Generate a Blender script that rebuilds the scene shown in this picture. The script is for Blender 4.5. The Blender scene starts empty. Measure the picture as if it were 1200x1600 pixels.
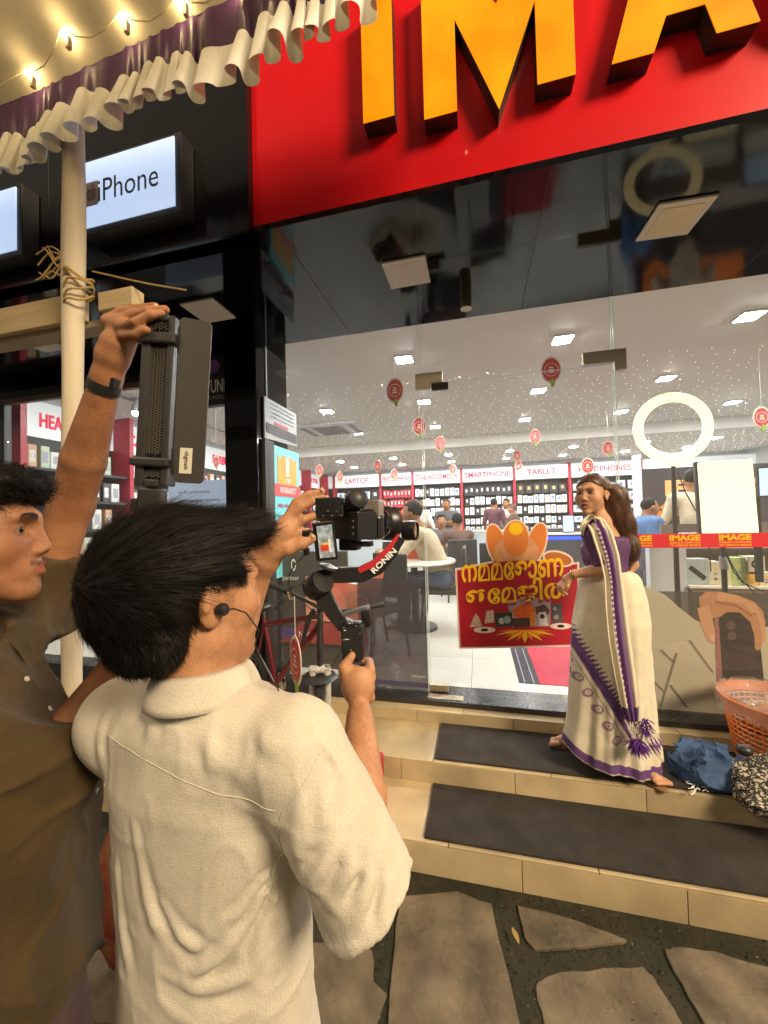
import bpy, bmesh, math, random
import numpy as np
from mathutils import Vector, Matrix
random.seed(7)
S = bpy.context.scene
COL = S.collection

# ---------------------------------------------------------------- camera, world, lamps
F_PX = 600.0
TH = math.atan(146 / 600); PH = math.radians(1.25); RO = 0.025; CAM_H = 1.6
R0 = np.array([math.cos(TH), math.sin(TH), 0.0])
FW = np.array([-math.sin(TH) * math.cos(PH), math.cos(TH) * math.cos(PH), math.sin(PH)])
U0 = np.cross(R0, FW)
RT = R0 * math.cos(RO) - U0 * math.sin(RO)
UP = R0 * math.sin(RO) + U0 * math.cos(RO)
CP = np.array([0, 0, CAM_H])
cam = bpy.data.cameras.new('camera'); camo = bpy.data.objects.new('camera', cam); COL.objects.link(camo)
cam.sensor_fit = 'AUTO'; cam.sensor_width = 36; cam.lens = F_PX / 1600 * 36
cam.clip_start = 0.02; cam.clip_end = 200
m = Matrix(((RT[0], UP[0], -FW[0], 0), (RT[1], UP[1], -FW[1], 0), (RT[2], UP[2], -FW[2], CAM_H), (0, 0, 0, 1)))
camo.matrix_world = m
S.camera = camo
S.view_settings.view_transform = 'Standard'; S.view_settings.look = 'None'
S.view_settings.exposure = 0.0; S.view_settings.gamma = 1
W = bpy.data.worlds.new('World'); S.world = W; W.use_nodes = True
W.node_tree.nodes['Background'].inputs[0].default_value = (1.0, 0.86, 0.70, 1)
W.node_tree.nodes['Background'].inputs[1].default_value = 0.24

def lamp(name, loc, target, size, power, col, sizey=None, spread=math.pi):
    l = bpy.data.lights.new(name, 'AREA'); l.shape = 'RECTANGLE'; l.size = size; l.size_y = sizey or size
    l.energy = power; l.color = col; l.spread = spread
    o = bpy.data.objects.new(name, l); COL.objects.link(o); o.location = loc
    o.rotation_euler = (Vector(target) - Vector(loc)).to_track_quat('-Z', 'Y').to_euler()
    return o
lamp('added_key_light', (6.4, -3.0, 6.8), (0.1, 1.6, 0.9), 2.6, 1560, (1.0, 0.79, 0.52))  # added area light, no lamp in view; lights the steps and sign
lamp('added_fill_light', (-4.5, -3.5, 6.0), (-0.6, 1.3, 1.3), 1.4, 170, (1.0, 0.78, 0.52))  # weaker added fill from behind left, stands for no visible lamp

S.cycles.max_bounces = 10; S.cycles.diffuse_bounces = 4; S.cycles.transparent_max_bounces = 16
S.cycles.glossy_bounces = 4; S.cycles.sample_clamp_indirect = 4

def ray(x, y): return FW + RT * (x - 600) / F_PX + UP * (800 - y) / F_PX
def at(x, y, d): return CP + ray(x, y) * d
def onY(x, y, Y): r = ray(x, y); return CP + r * Y / r[1]
def onZ(x, y, Z): r = ray(x, y); return CP + r * (Z - CAM_H) / r[2]
def onX(x, y, X): r = ray(x, y); return CP + r * X / r[0]

# ---------------------------------------------------------------- materials
def mat(name, col, rough=0.55, metal=0.0, vary=0.0, vscale=6.0, bump=0.0, bscale=40.0, emit=0.0, ecol=None,
        col2=None, spec=0.5, sss=0.0, coat=0.0, stretch=None, coord='Object', vc=None, detail=6.0, rvar=0.0):
    M = bpy.data.materials.new(name); M.use_nodes = True; nt = M.node_tree; N = nt.nodes; L = nt.links
    b = N['Principled BSDF']
    b.inputs['Base Color'].default_value = (*col, 1); b.inputs['Roughness'].default_value = rough
    b.inputs['Metallic'].default_value = metal; b.inputs['Specular IOR Level'].default_value = spec
    if sss: b.inputs['Subsurface Weight'].default_value = sss; b.inputs['Subsurface Radius'].default_value = (.012, .005, .003); b.inputs['Subsurface Scale'].default_value = 1.0
    if coat: b.inputs['Coat Weight'].default_value = coat; b.inputs['Coat Roughness'].default_value = .05
    tc = N.new('ShaderNodeTexCoord'); src = tc.outputs[coord]
    if stretch:
        mp = N.new('ShaderNodeMapping'); L.new(src, mp.inputs[0]); mp.inputs['Scale'].default_value = stretch; src = mp.outputs[0]
    csock = None
    if vc:
        a = N.new('ShaderNodeAttribute'); a.attribute_name = vc; csock = a.outputs['Color']
    if vary:
        n = N.new('ShaderNodeTexNoise'); L.new(src, n.inputs['Vector']); n.inputs['Scale'].default_value = vscale; n.inputs['Detail'].default_value = detail
        r = N.new('ShaderNodeMapRange'); L.new(n.outputs['Fac'], r.inputs[0]); r.inputs[1].default_value = .3; r.inputs[2].default_value = .7
        mx = N.new('ShaderNodeMix'); mx.data_type = 'RGBA'; L.new(r.outputs[0], mx.inputs[0])
        if csock:
            mx.blend_type = 'MULTIPLY'; mx.inputs[7].default_value = (1 - vary, 1 - vary, 1 - vary, 1); L.new(csock, mx.inputs[6])
        else:
            c2 = col2 or tuple(c * (1 - vary) for c in col)
            mx.inputs[6].default_value = (*col, 1); mx.inputs[7].default_value = (*c2, 1)
        csock = mx.outputs[2]
        if rvar:
            r2 = N.new('ShaderNodeMapRange'); L.new(n.outputs['Fac'], r2.inputs[0]); r2.inputs[1].default_value = .3; r2.inputs[2].default_value = .7
            r2.inputs[3].default_value = rough; r2.inputs[4].default_value = rough + rvar; L.new(r2.outputs[0], b.inputs['Roughness'])
    if csock: L.new(csock, b.inputs['Base Color'])
    if bump:
        n = N.new('ShaderNodeTexNoise'); L.new(src, n.inputs['Vector']); n.inputs['Scale'].default_value = bscale; n.inputs['Detail'].default_value = 5
        bp = N.new('ShaderNodeBump'); bp.inputs['Strength'].default_value = bump; bp.inputs['Distance'].default_value = 0.01
        L.new(n.outputs['Fac'], bp.inputs['Height']); L.new(bp.outputs[0], b.inputs['Normal'])
    if emit:
        b.inputs['Emission Strength'].default_value = emit
        b.inputs['Emission Color'].default_value = (*(ecol or col), 1)
        if csock and ecol is None: L.new(csock, b.inputs['Emission Color'])
    return M

def glass_mat(name, tint=(1, 1, 1), ior=1.5, haze=0.0, hcol=(.8, .8, .8), rough=0.0):
    M = bpy.data.materials.new(name); M.use_nodes = True; nt = M.node_tree; N = nt.nodes; L = nt.links
    out = N['Material Output']; N.remove(N['Principled BSDF'])
    t = N.new('ShaderNodeBsdfTransparent'); t.inputs[0].default_value = (*tint, 1)
    g = N.new('ShaderNodeBsdfGlossy'); g.inputs['Roughness'].default_value = rough
    lw = N.new('ShaderNodeLayerWeight'); lw.inputs[0].default_value = .5      # Schlick, the same from both faces of the pane
    pw = N.new('ShaderNodeMath'); pw.operation = 'POWER'; L.new(lw.outputs['Facing'], pw.inputs[0]); pw.inputs[1].default_value = 5
    fr = N.new('ShaderNodeMath'); fr.operation = 'MULTIPLY_ADD'; L.new(pw.outputs[0], fr.inputs[0]); f0 = ((ior - 1) / (ior + 1)) ** 2
    fr.inputs[1].default_value = (1 - f0) * .8; fr.inputs[2].default_value = f0
    mx = N.new('ShaderNodeMixShader'); L.new(fr.outputs[0], mx.inputs[0])
    base = t.outputs[0]
    if haze:
        d = N.new('ShaderNodeBsdfDiffuse'); d.inputs[0].default_value = (*hcol, 1)
        m2 = N.new('ShaderNodeMixShader'); m2.inputs[0].default_value = haze
        L.new(t.outputs[0], m2.inputs[1]); L.new(d.outputs[0], m2.inputs[2]); base = m2.outputs[0]
    L.new(base, mx.inputs[1]); L.new(g.outputs[0], mx.inputs[2]); L.new(mx.outputs[0], out.inputs[0])
    return M

# ---------------------------------------------------------------- mesh helpers
class MB:
    def __init__(s): s.v = []; s.f = []; s.m = []
    def add(s, vs, fs, mi=0):
        k = len(s.v); s.v += [tuple(map(float, p)) for p in vs]; s.f += [tuple(i + k for i in f) for f in fs]; s.m += [mi] * len(fs); return s
    def box(s, c, d, R=None, mi=0):
        h = np.array(d) / 2; P = np.array([[x, y, z] for x in (-1, 1) for y in (-1, 1) for z in (-1, 1)]) * h
        if R is not None: P = P @ np.array(R).T
        return s.add(P + np.array(c), [(0, 1, 3, 2), (4, 6, 7, 5), (0, 4, 5, 1), (2, 3, 7, 6), (0, 2, 6, 4), (1, 5, 7, 3)], mi)
    def bx(s, x0, x1, y0, y1, z0, z1, mi=0):
        return s.box(((x0 + x1) / 2, (y0 + y1) / 2, (z0 + z1) / 2), (abs(x1 - x0), abs(y1 - y0), abs(z1 - z0)), None, mi)
    def tube(s, pts, r, n=8, mi=0, cap=True):
        pts = [np.array(p, float) for p in pts]; rs = r if hasattr(r, '__len__') else [r] * len(pts)
        vs = []; prev = None
        for i, p in enumerate(pts):
            t = pts[min(i + 1, len(pts) - 1)] - pts[max(i - 1, 0)]; t = t / (np.linalg.norm(t) + 1e-9)
            if prev is None:
                a = np.array([0, 0, 1.]) if abs(t[2]) < .9 else np.array([1., 0, 0])
            else: a = prev
            u = a - t * (a @ t); u /= np.linalg.norm(u) + 1e-9; w = np.cross(t, u); prev = u
            for j in range(n):
                q = 2 * math.pi * j / n; vs.append(p + rs[i] * (u * math.cos(q) + w * math.sin(q)))
        fs = []
        for i in range(len(pts) - 1):
            for j in range(n):
                a = i * n + j; b = i * n + (j + 1) % n; fs.append((a, b, b + n, a + n))
        if cap: fs.append(tuple(range(n - 1, -1, -1))); fs.append(tuple((len(pts) - 1) * n + j for j in range(n)))
        return s.add(vs, fs, mi)
    def prism(s, poly, o, u, v, w, mi=0):
        """polygon (a,b) -> o+a*u+b*v, extruded by vector w"""
        o, u, v, w = map(lambda q: np.array(q, float), (o, u, v, w)); n = len(poly)
        P = [o + a * u + b * v for a, b in poly]; Q = [p + w for p in P]
        return s.add(P + Q, [tuple(range(n)), tuple(range(2 * n - 1, n - 1, -1))] + [(i, i + n, (i + 1) % n + n, (i + 1) % n) for i in range(n)], mi)
    def lathe(s, prof, o, ax=(0, 0, 1), n=24, mi=0):
        ax = np.array(ax, float); ax /= np.linalg.norm(ax); a = np.array([1., 0, 0]) if abs(ax[0]) < .9 else np.array([0, 1., 0])
        u = np.cross(ax, a); u /= np.linalg.norm(u); w = np.cross(ax, u); o = np.array(o, float); vs = []
        for r, h in prof:
            for j in range(n):
                q = 2 * math.pi * j / n; vs.append(o + ax * h + r * (u * math.cos(q) + w * math.sin(q)))
        fs = [(i * n + j, i * n + (j + 1) % n, (i + 1) * n + (j + 1) % n, (i + 1) * n + j) for i in range(len(prof) - 1) for j in range(n)]
        return s.add(vs, fs, mi)
    def ball(s, c, r, n=12, mi=0):
        r = np.array(r if hasattr(r, '__len__') else [r] * 3, float); c = np.array(c, float); vs = []; fs = []
        k = n // 2
        for i in range(k + 1):
            for j in range(n):
                p = math.pi * i / k; q = 2 * math.pi * j / n
                vs.append(c + r * np.array([math.sin(p) * math.cos(q), math.sin(p) * math.sin(q), math.cos(p)]))
        for i in range(k):
            for j in range(n): fs.append((i * n + j, (i + 1) * n + j, (i + 1) * n + (j + 1) % n, i * n + (j + 1) % n))
        return s.add(vs, fs, mi)

def tag(o, label=None, cat=None, group=None, kind=None):
    if label: o['label'] = label
    if cat: o['category'] = cat
    if group: o['group'] = group
    if kind: o['kind'] = kind
    return o
def thing(name, label, cat, loc=(0, 0, 0), group=None, rz=0):
    o = bpy.data.objects.new(name, None); COL.objects.link(o); o.location = loc; o.rotation_euler = (0, 0, rz); o.empty_display_size = .1
    return tag(o, label, cat, group)
def wloc(o):
    p = Vector((0, 0, 0))
    while o: p += o.location; o = o.parent
    return p
def raw(name, v, f, mats, parent=None, smooth=False, midx=None, origin=None, colors=None, bevel=0, sub=0):
    v = np.asarray(v, dtype=np.float64).reshape(-1, 3)
    if origin is None: origin = np.array(wloc(parent)) if parent else None
    if origin is None: lo, hi = v.min(0), v.max(0); origin = np.array([(lo[0] + hi[0]) / 2, (lo[1] + hi[1]) / 2, lo[2]])
    me = bpy.data.meshes.new(name)
    if isinstance(f, np.ndarray):
        nf = len(f); k = f.shape[1]; me.vertices.add(len(v)); me.vertices.foreach_set('co', (v - origin).astype(np.float32).ravel())
        me.loops.add(nf * k); me.loops.foreach_set('vertex_index', f.astype(np.int32).ravel())
        me.polygons.add(nf); me.polygons.foreach_set('loop_start', np.arange(0, nf * k, k, dtype=np.int32))
        me.update(calc_edges=True); me.validate()
    else:
        me.from_pydata([tuple(p) for p in (v - origin)], [], f); me.update()
    for M in (mats if isinstance(mats, (list, tuple)) else [mats]): me.materials.append(M)
    if midx is not None and len(midx) == len(me.polygons): me.polygons.foreach_set('material_index', np.asarray(midx, dtype=np.int32))
    if smooth: me.polygons.foreach_set('use_smooth', [True] * len(me.polygons))
    if colors is not None:
        ca = me.color_attributes.new('Col', 'FLOAT_COLOR', 'POINT'); c4 = np.ones((len(v), 4), dtype=np.float32); c4[:, :3] = colors; ca.data.foreach_set('color', c4.ravel())
    o = bpy.data.objects.new(name, me); COL.objects.link(o)
    if parent:
        o.parent = parent; o.location = Vector(origin) - wloc(parent)
    else: o.location = origin
    if bevel:
        b = o.modifiers.new('bevel', 'BEVEL'); b.width = bevel; b.segments = 2; b.limit_method = 'ANGLE'; b.angle_limit = math.radians(40)
    if sub:
        b = o.modifiers.new('sub', 'SUBSURF'); b.levels = sub; b.render_levels = sub
    return o
def part(name, mb, mats, parent=None, label=None, smooth=False, bevel=0, sub=0, kind=None):
    o = raw(name, mb.v, mb.f, mats, parent, smooth, mb.m, bevel=bevel, sub=sub)
    if smooth and not sub:
        try:
            with bpy.context.temp_override(object=o, active_object=o, selected_objects=[o]): pass
        except Exception: pass
        sharpen(o.data)
    if label: o['label'] = label
    if kind: o['kind'] = kind
    return o
def sharpen(me, ang=42):
    bm = bmesh.new(); bm.from_mesh(me)
    for e in bm.edges:
        if len(e.link_faces) == 2 and e.calc_face_angle(0) > math.radians(ang): e.smooth = False
    bm.to_mesh(me); bm.free()
def solo(name, mb, mats, label, cat, group=None, smooth=False, bevel=0, sub=0, kind=None):
    o = part(name, mb, mats, None, None, smooth, bevel, sub); return tag(o, label, cat, group, kind)
def struct(name, mb, mats, parent=None, bevel=0):
    o = part(name, mb, mats, parent, bevel=bevel)
    if not parent: o['kind'] = 'structure'
    return o
def dup(root, loc, label=None, rz=None, group=None, scale=None):
    r = root.copy(); COL.objects.link(r); r.location = loc
    if rz is not None: r.rotation_euler = (0, 0, rz)
    if label: r['label'] = label
    if group: r['group'] = group
    if scale: r.scale = (scale,) * 3
    for ch in list(root.children):
        c = ch.copy(); COL.objects.link(c); c.parent = r
        for g in ch.children: d = g.copy(); COL.objects.link(d); d.parent = c
    return r

def text_geo(s, o, right, up, width=None, height=None, depth=0.002, bold=0.0, align='LEFT', res=3, spacing=1.0):
    """letters as verts/faces laid in the frame o,right,up; depth goes towards right x up"""
    cu = bpy.data.curves.new('t', 'FONT'); cu.body = s; cu.size = 1; cu.extrude = 0.5; cu.offset = bold; cu.resolution_u = res; cu.align_x = 'LEFT'; cu.space_character = spacing
    ob = bpy.data.objects.new('t', cu); COL.objects.link(ob)
    dg = bpy.context.evaluated_depsgraph_get(); dg.update()
    me = bpy.data.meshes.new_from_object(ob.evaluated_get(dg))
    v = np.array([x.co[:] for x in me.vertices]); f = [tuple(p.vertices) for p in me.polygons]
    bpy.data.objects.remove(ob); bpy.data.curves.remove(cu); bpy.data.meshes.remove(me)
    if len(v) == 0: return np.zeros((0, 3)), []
    lo, hi = v.min(0), v.max(0); w, h = hi[0] - lo[0], hi[1] - lo[1]
    v[:, 0] -= lo[0]; v[:, 1] -= lo[1]
    if width and height: sx, sy = width / w, height / h
    elif width: sx = sy = width / w
    else: sx = sy = height / h
    if align == 'CENTER': v[:, 0] -= w / 2; v[:, 1] -= h / 2
    right = np.array(right, float); up = np.array(up, float); n = np.cross(right, up)
    z = (v[:, 2] - lo[2]) / max(hi[2] - lo[2], 1e-6)
    P = np.array(o, float) + np.outer(v[:, 0] * sx, right) + np.outer(v[:, 1] * sy, up) + np.outer(z * depth, n)
    return P, f
def text(name, s, o, right, up, M, parent=None, **k):
    P, f = text_geo(s, o, right, up, **k)
    if len(P) == 0: return None
    return raw(name, P, f, M, parent)

# ---------------------------------------------------------------- signed distance modelling (surface nets)
def hsh(i, j, k, seed):
    h = (i * 374761393 + j * 668265263 + k * 2147483647 + seed * 1442695041) & 0xFFFFFFFF
    h = ((h ^ (h >> 13)) * 1274126177) & 0xFFFFFFFF
    return ((h ^ (h >> 16)) & 0xFFFF) / 32768.0 - 1.0
def vnoise(P, scale=1.0, seed=0):
    Q = np.asarray(P) * np.array(scale); I = np.floor(Q).astype(np.int64); T = Q - I; T = T * T * (3 - 2 * T); r = 0
    for a in (0, 1):
        for b in (0, 1):
            for c in (0, 1):
                w = (T[:, 0] if a else 1 - T[:, 0]) * (T[:, 1] if b else 1 - T[:, 1]) * (T[:, 2] if c else 1 - T[:, 2])
                r = r + w * hsh(I[:, 0] + a, I[:, 1] + b, I[:, 2] + c, seed)
    return r
def V3(*a): return np.array(a if len(a) > 1 else a[0], dtype=float)
def cap(P, a, b, ra, rb=None):
    rb = ra if rb is None else rb; a = V3(a); b = V3(b); ab = b - a; t = np.clip((P - a) @ ab / (ab @ ab + 1e-12), 0, 1)
    return np.linalg.norm(P - a - t[:, None] * ab, axis=1) - (ra + t * (rb - ra))
def ell(P, c, r, R=None):
    q = P - V3(c)
    if R is not None: q = q @ np.array(R)
    r = V3(r); k0 = np.linalg.norm(q / r, axis=1); k1 = np.linalg.norm(q / r ** 2, axis=1) + 1e-9
    return k0 * (k0 - 1) / k1
def rbox(P, c, h, r, R=None):
    q = P - V3(c)
    if R is not None: q = q @ np.array(R)
    q = np.abs(q) - (V3(h) - r); return np.linalg.norm(np.maximum(q, 0), axis=1) + np.minimum(q.max(1), 0) - r
def smin(a, b, k):
    h = np.clip(.5 + .5 * (b - a) / k, 0, 1); return b + (a - b) * h - k * h * (1 - h)
def smax(a, b, k): return -smin(-a, -b, k)
def nets(fn, lo, hi, h, B=12):
    """sparse surface nets: fn(P)->distance. returns verts, quads"""
    lo = V3(lo); hi = V3(hi); nb = np.ceil((hi - lo) / h / B).astype(int); n = nb * B + 1
    gi = np.stack(np.meshgrid(*[np.arange(k) for k in nb], indexing='ij'), -1).reshape(-1, 3)
    cen = lo + (gi + .5) * B * h; d = fn(cen); rad = B * h * .87 * 1.35
    D = np.empty(n, dtype=np.float32)
    sgn = np.where(d < 0, -1., 1.).reshape(nb)
    D[:-1, :-1, :-1] = np.repeat(np.repeat(np.repeat(sgn, B, 0), B, 1), B, 2); D[-1] = 1; D[:, -1] = 1; D[:, :, -1] = 1
    act = gi[np.abs(d) < rad + .02]
    o = np.stack(np.meshgrid(*[np.arange(B + 1)] * 3, indexing='ij'), -1).reshape(-1, 3)
    for s in range(0, len(act), 60):
        a = act[s:s + 60]; I = (a[:, None, :] * B + o[None]).reshape(-1, 3); val = fn(lo + I * h); D[I[:, 0], I[:, 1], I[:, 2]] = val
    neg = D < 0
    c = np.zeros(tuple(n - 1), dtype=np.int8)
    for x in (0, 1):
        for y in (0, 1):
            for z in (0, 1): c += neg[x:n[0] - 1 + x, y:n[1] - 1 + y, z:n[2] - 1 + z]
    cell = np.argwhere((c > 0) & (c < 8)); idx = -np.ones(tuple(n - 1), dtype=np.int32); idx[cell[:, 0], cell[:, 1], cell[:, 2]] = np.arange(len(cell))
    acc = np.zeros((len(cell), 3)); cnt = np.zeros(len(cell))
    cor = [(x, y, z) for x in (0, 1) for y in (0, 1) for z in (0, 1)]
    for i, a in enumerate(cor):
        for b in cor[i + 1:]:
            if sum(abs(a[q] - b[q]) for q in range(3)) != 1: continue
            va = D[cell[:, 0] + a[0], cell[:, 1] + a[1], cell[:, 2] + a[2]]; vb = D[cell[:, 0] + b[0], cell[:, 1] + b[1], cell[:, 2] + b[2]]
            cr = (va < 0) != (vb < 0); t = np.where(cr, va / np.where(cr, va - vb, 1), 0)[:, None]
            acc += np.where(cr[:, None], V3(a) + t * (V3(b) - V3(a)), 0); cnt += cr
    V = lo + (cell + acc / cnt[:, None]) * h
    Q = []
    for ax in range(3):
        b, cx = (ax + 1) % 3, (ax + 2) % 3
        sl0 = [slice(1, n[q] - 1) for q in range(3)]; sl1 = list(sl0); sl0[ax] = slice(0, n[ax] - 1); sl1[ax] = slice(1, n[ax])
        A = neg[tuple(sl0)]; Bn = neg[tuple(sl1)]; e = np.argwhere(A != Bn); off = np.ones(3, int); off[ax] = 0; e = e + off
        fl = neg[e[:, 0], e[:, 1], e[:, 2]]
        def g(db, dc):
            q = e.copy(); q[:, b] -= db; q[:, cx] -= dc; return idx[q[:, 0], q[:, 1], q[:, 2]]
        q = np.stack([g(0, 0), g(1, 0), g(1, 1), g(0, 1)], 1); q[~fl] = q[~fl][:, ::-1]; Q.append(q)
    Q = np.concatenate(Q); Q = Q[(Q >= 0).all(1)]
    return V, Q
def frame(fwd, up=(0, 0, 1)):
    """columns: right, forward, up"""
    f = V3(fwd); f /= np.linalg.norm(f); u = V3(up); u = u - f * (u @ f); u /= np.linalg.norm(u); return np.stack([np.cross(f, u), f, u], 1)
# ================================================================ SETTING
Y_R1, Y_R2, Y_R3, Y_G = 1.753, 2.145, 2.55, 2.75
Z1, Z2, Z3, ZF = .142, .261, .338, .37
Z_SOF = 3.02; Y_FA = 1.63; Z_CEIL = 3.2; Y_BACK = 12.0; X_LEFT = -4.95
M_soil = mat('mossy_soil', (.036, .030, .014), .95, vary=.6, vscale=7, bump=1.0, bscale=48, col2=(.012, .015, .006))
M_slab = mat('paving_slab', (.205, .158, .100), .85, vary=.6, vscale=7, bump=1.0, bscale=38, detail=14, col2=(.070, .053, .032))
M_tile = mat('step_tile', (.62, .49, .29), .32, vary=.34, vscale=4.5, bump=.06, bscale=30, detail=10)
M_tile2 = mat('step_tile_worn', (.57, .45, .265), .38, vary=.42, vscale=3.0, bump=.06, bscale=30, detail=10)
M_grout = mat('grout', (.12, .09, .06), .9)
M_rubber = mat('doormat_rubber', (.026, .021, .018), .95, vary=.55, vscale=9, bump=1.0, bscale=240, col2=(.050, .042, .034), detail=14)
M_granite = mat('dark_granite', (.035, .035, .038), .22, vary=.5, vscale=60, rvar=.2)
M_black = mat('black_gloss_panel', (.004, .004, .0045), .035, spec=.22, vary=.4, vscale=2.5, rvar=.07)
M_blackm = mat('black_matt', (.012, .012, .013), .5)
M_fascia = mat('black_fascia', (.010, .0095, .009), .10, vary=.5, vscale=1.7, rvar=.12, spec=.35)
M_red = mat('red_fascia', (.60, .006, .010), .36, vary=.22, vscale=2.2, bump=.05, bscale=240, rvar=.12, spec=.14, coat=.10)
M_led = mat('led_panel', (1, 1, 1), .4, emit=430, ecol=(1.0, .985, .95))
M_ledoff = mat('unlit_panel', (.72, .68, .60), .35)
M_white = mat('white_paint', (.78, .79, .80), .5)
M_ceil = mat('ceiling_paint', (.80, .78, .74), .6, vary=.06, vscale=.8)
M_wall = mat('interior_wall', (.62, .63, .65), .5)
M_floor = mat('vitrified_tile', (.62, .60, .54), .12, vary=.1, vscale=2)
M_steel = mat('brushed_steel', (.60, .52, .38), .28, metal=1, bump=.04, bscale=200)
M_glass = glass_mat('shop_glass', (.965, .975, .97), 1.42, haze=.03)
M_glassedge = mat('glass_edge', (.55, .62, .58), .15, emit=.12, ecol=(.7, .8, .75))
M_redp = mat('red_print', (.62, .02, .04), .45)
M_redpost = mat('red_post', (.38, .015, .04), .4)
M_redtext = mat('red_letter', (.70, .01, .06), .4, emit=.35, ecol=(.9, .02, .08))
M_signw = mat('sign_board_white', (.74, .78, .78), .4, emit=.42, ecol=(.85, .93, .95))
M_bl = mat('matt_black_plastic', (.016, .016, .017), .45)
M_dark = mat('charcoal', (.035, .035, .038), .5)
M_yel = mat('yellow_print', (.85, .52, .01), .45)
M_whitep = mat('white_print', (.85, .85, .83), .45)

g = MB().bx(-14, 14, -12, 2.2, -.3, 0)
o = raw('ground', g.v, g.f, M_soil); o['kind'] = 'structure'; GROUND = o
slabs = [[(625, 1398), (716, 1392), (768, 1412), (812, 1600), (822, 1690), (590, 1690), (605, 1600), (615, 1480)],
         [(809, 1415), (827, 1417), (905, 1440), (978, 1468), (955, 1474), (890, 1479), (835, 1482), (818, 1465)],
         [(835, 1541), (845, 1528), (873, 1517), (940, 1511), (1007, 1509), (1022, 1523), (1045, 1560), (1069, 1600), (1110, 1680), (862, 1680), (850, 1600)],
         [(1037, 1482), (1060, 1480), (1118, 1485), (1200, 1512), (1300, 1545), (1300, 1690), (1150, 1700), (1100, 1600), (1063, 1535)],
         [(535, 1477), (582, 1480), (583, 1540), (579, 1600), (560, 1700), (480, 1700), (505, 1480)]]
def slab(poly):
    n = []
    for i, a in enumerate(poly):                       # ragged edge
        b = poly[(i + 1) % len(poly)]
        for t in (0, .33, .66):
            n.append((a[0] + (b[0] - a[0]) * t + random.uniform(-1, 1) * .0045, a[1] + (b[1] - a[1]) * t + random.uniform(-1, 1) * .0045))
    part('paving_slab', MB().prism(n, (0, 0, -.02), (1, 0, 0), (0, 1, 0), (0, 0, .026 + random.uniform(0, .006))), M_slab, GROUND, bevel=.004)
keep = []
for pl in slabs:
    q = [onZ(x, y, .01)[:2] for x, y in pl]; keep.append(q); slab(q)
for ix in range(-6, 8):
    for iy in range(-5, 4):
        cx = ix * .62 + (.3 if iy % 2 else 0); cy = iy * .5 + .2
        if cx > -.32 and cx < 1.9 and cy > .75: continue
        if cy > 1.45 : continue
        q = [(cx + random.uniform(.2, .27) * math.cos(a) * 1.25, cy + random.uniform(.18, .25) * math.sin(a)) for a in np.linspace(.4, .4 + 2 * math.pi, 7)[:-1]]
        slab(q)

# steps
def step(name, y0, y1, z0, z1, zb, xs, x0=-2.3, x1=3.4):
    core = struct(name, MB().bx(x0 + .01, x1, y0 + .012, y1, zb, z1 - .01), M_grout)
    e = sorted([x0] + [x for x in xs if x0 < x < x1] + [x1])
    for a, b in zip(e[:-1], e[1:]):
        part('riser_tile', MB().bx(a + .0015, b - .0015, y0, y0 + .012, z0, z1 - .0115), random.choice([M_tile, M_tile2]), core, bevel=.001)
    off = .18 if name == 'upper_step' else .3
    e = sorted([x0] + [x + off for x in xs if x0 < x + off < x1] + [x1])
    for a, b in zip(e[:-1], e[1:]):
        part('tread_tile', MB().bx(a + .0015, b - .0015, y0, y1 - .001, z1 - .0112, z1), random.choice([M_tile, M_tile2]), core, bevel=.002)
    return core
xs = [.14 + .61 * k for k in range(-5, 6)]
step('lower_step', Y_R1, Y_R2 + .011, 0, Z1, -.1, xs)
step('upper_step', Y_R2, Y_R3 + .011, Z1 + .001, Z2, Z1 - .05, [x + .01 for x in xs])
step('top_step', Y_R3, Y_G + .1, Z2 + .001, Z3, Z2 - .05, [x + .04 for x in xs])
struct('door_sill', MB().bx(-1.62, 3.4, Y_R3 + .07, Y_G + .12, Z3 + .001, Z3 + .036), M_granite, bevel=.003)
def doormat(z, y0, y1, x0, lab):
    o = solo('doormat', MB().bx(x0, 2.2, y0, y1, z + .001, z + .013), M_rubber, lab, 'doormat', 'long rubber mats on the steps', bevel=.003); return o
doormat(Z1, 1.768, 2.135, -.28, 'long charcoal rubber mat covering the lower step, nearest the paving')
doormat(Z2, 2.165, 2.54, -.272, 'charcoal rubber mat on the upper step under the woman in a sari')

# shop body
FLOOR = struct('floor', MB().bx(X_LEFT - .1, 7, Y_G + .125, Y_BACK + .1, .2, ZF - .004), M_grout)
tm = None
for i in range(-8, 12):
    for j in range(0, 9):
        x0 = i * .6 - .08; y0 = Y_G + .13 + j * .6
        if tm is None:
            tm = part('floor_tile', MB().bx(x0 + .002, x0 + .598, y0 + .002, y0 + .598, ZF - .0035, ZF), M_floor, FLOOR); b0 = tm.location.copy(); ox, oy = x0, y0
        else:
            c = tm.copy(); COL.objects.link(c); c.location = b0 + Vector((x0 - ox, y0 - oy, 0))
part('far_floor', MB().bx(X_LEFT, 7, Y_G + .13 + 5.4, Y_BACK, ZF - .0035, ZF), M_floor, FLOOR)
struct('ceiling', MB().bx(X_LEFT - .1, 7, Y_G - .02, Y_BACK + .1, Z_CEIL, Z_CEIL + .1), M_ceil)
BACKW = struct('back_wall', MB().bx(X_LEFT - .1, 7, Y_BACK + .02, Y_BACK + .12, .2, Z_CEIL), M_wall)
LEFTW = struct('left_wall', MB().bx(X_LEFT - .12, X_LEFT - .02, 2.9, Y_BACK, .2, Z_CEIL), M_wall)
struct('right_wall', MB().bx(6.9, 7, 2.9, Y_BACK, .2, Z_CEIL), M_wall)
struct('transom_wall', MB().bx(-1.62, 3.5, Y_G + .012, Y_G + .05, Z_SOF + .04, Z_CEIL), M_ceil)
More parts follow.
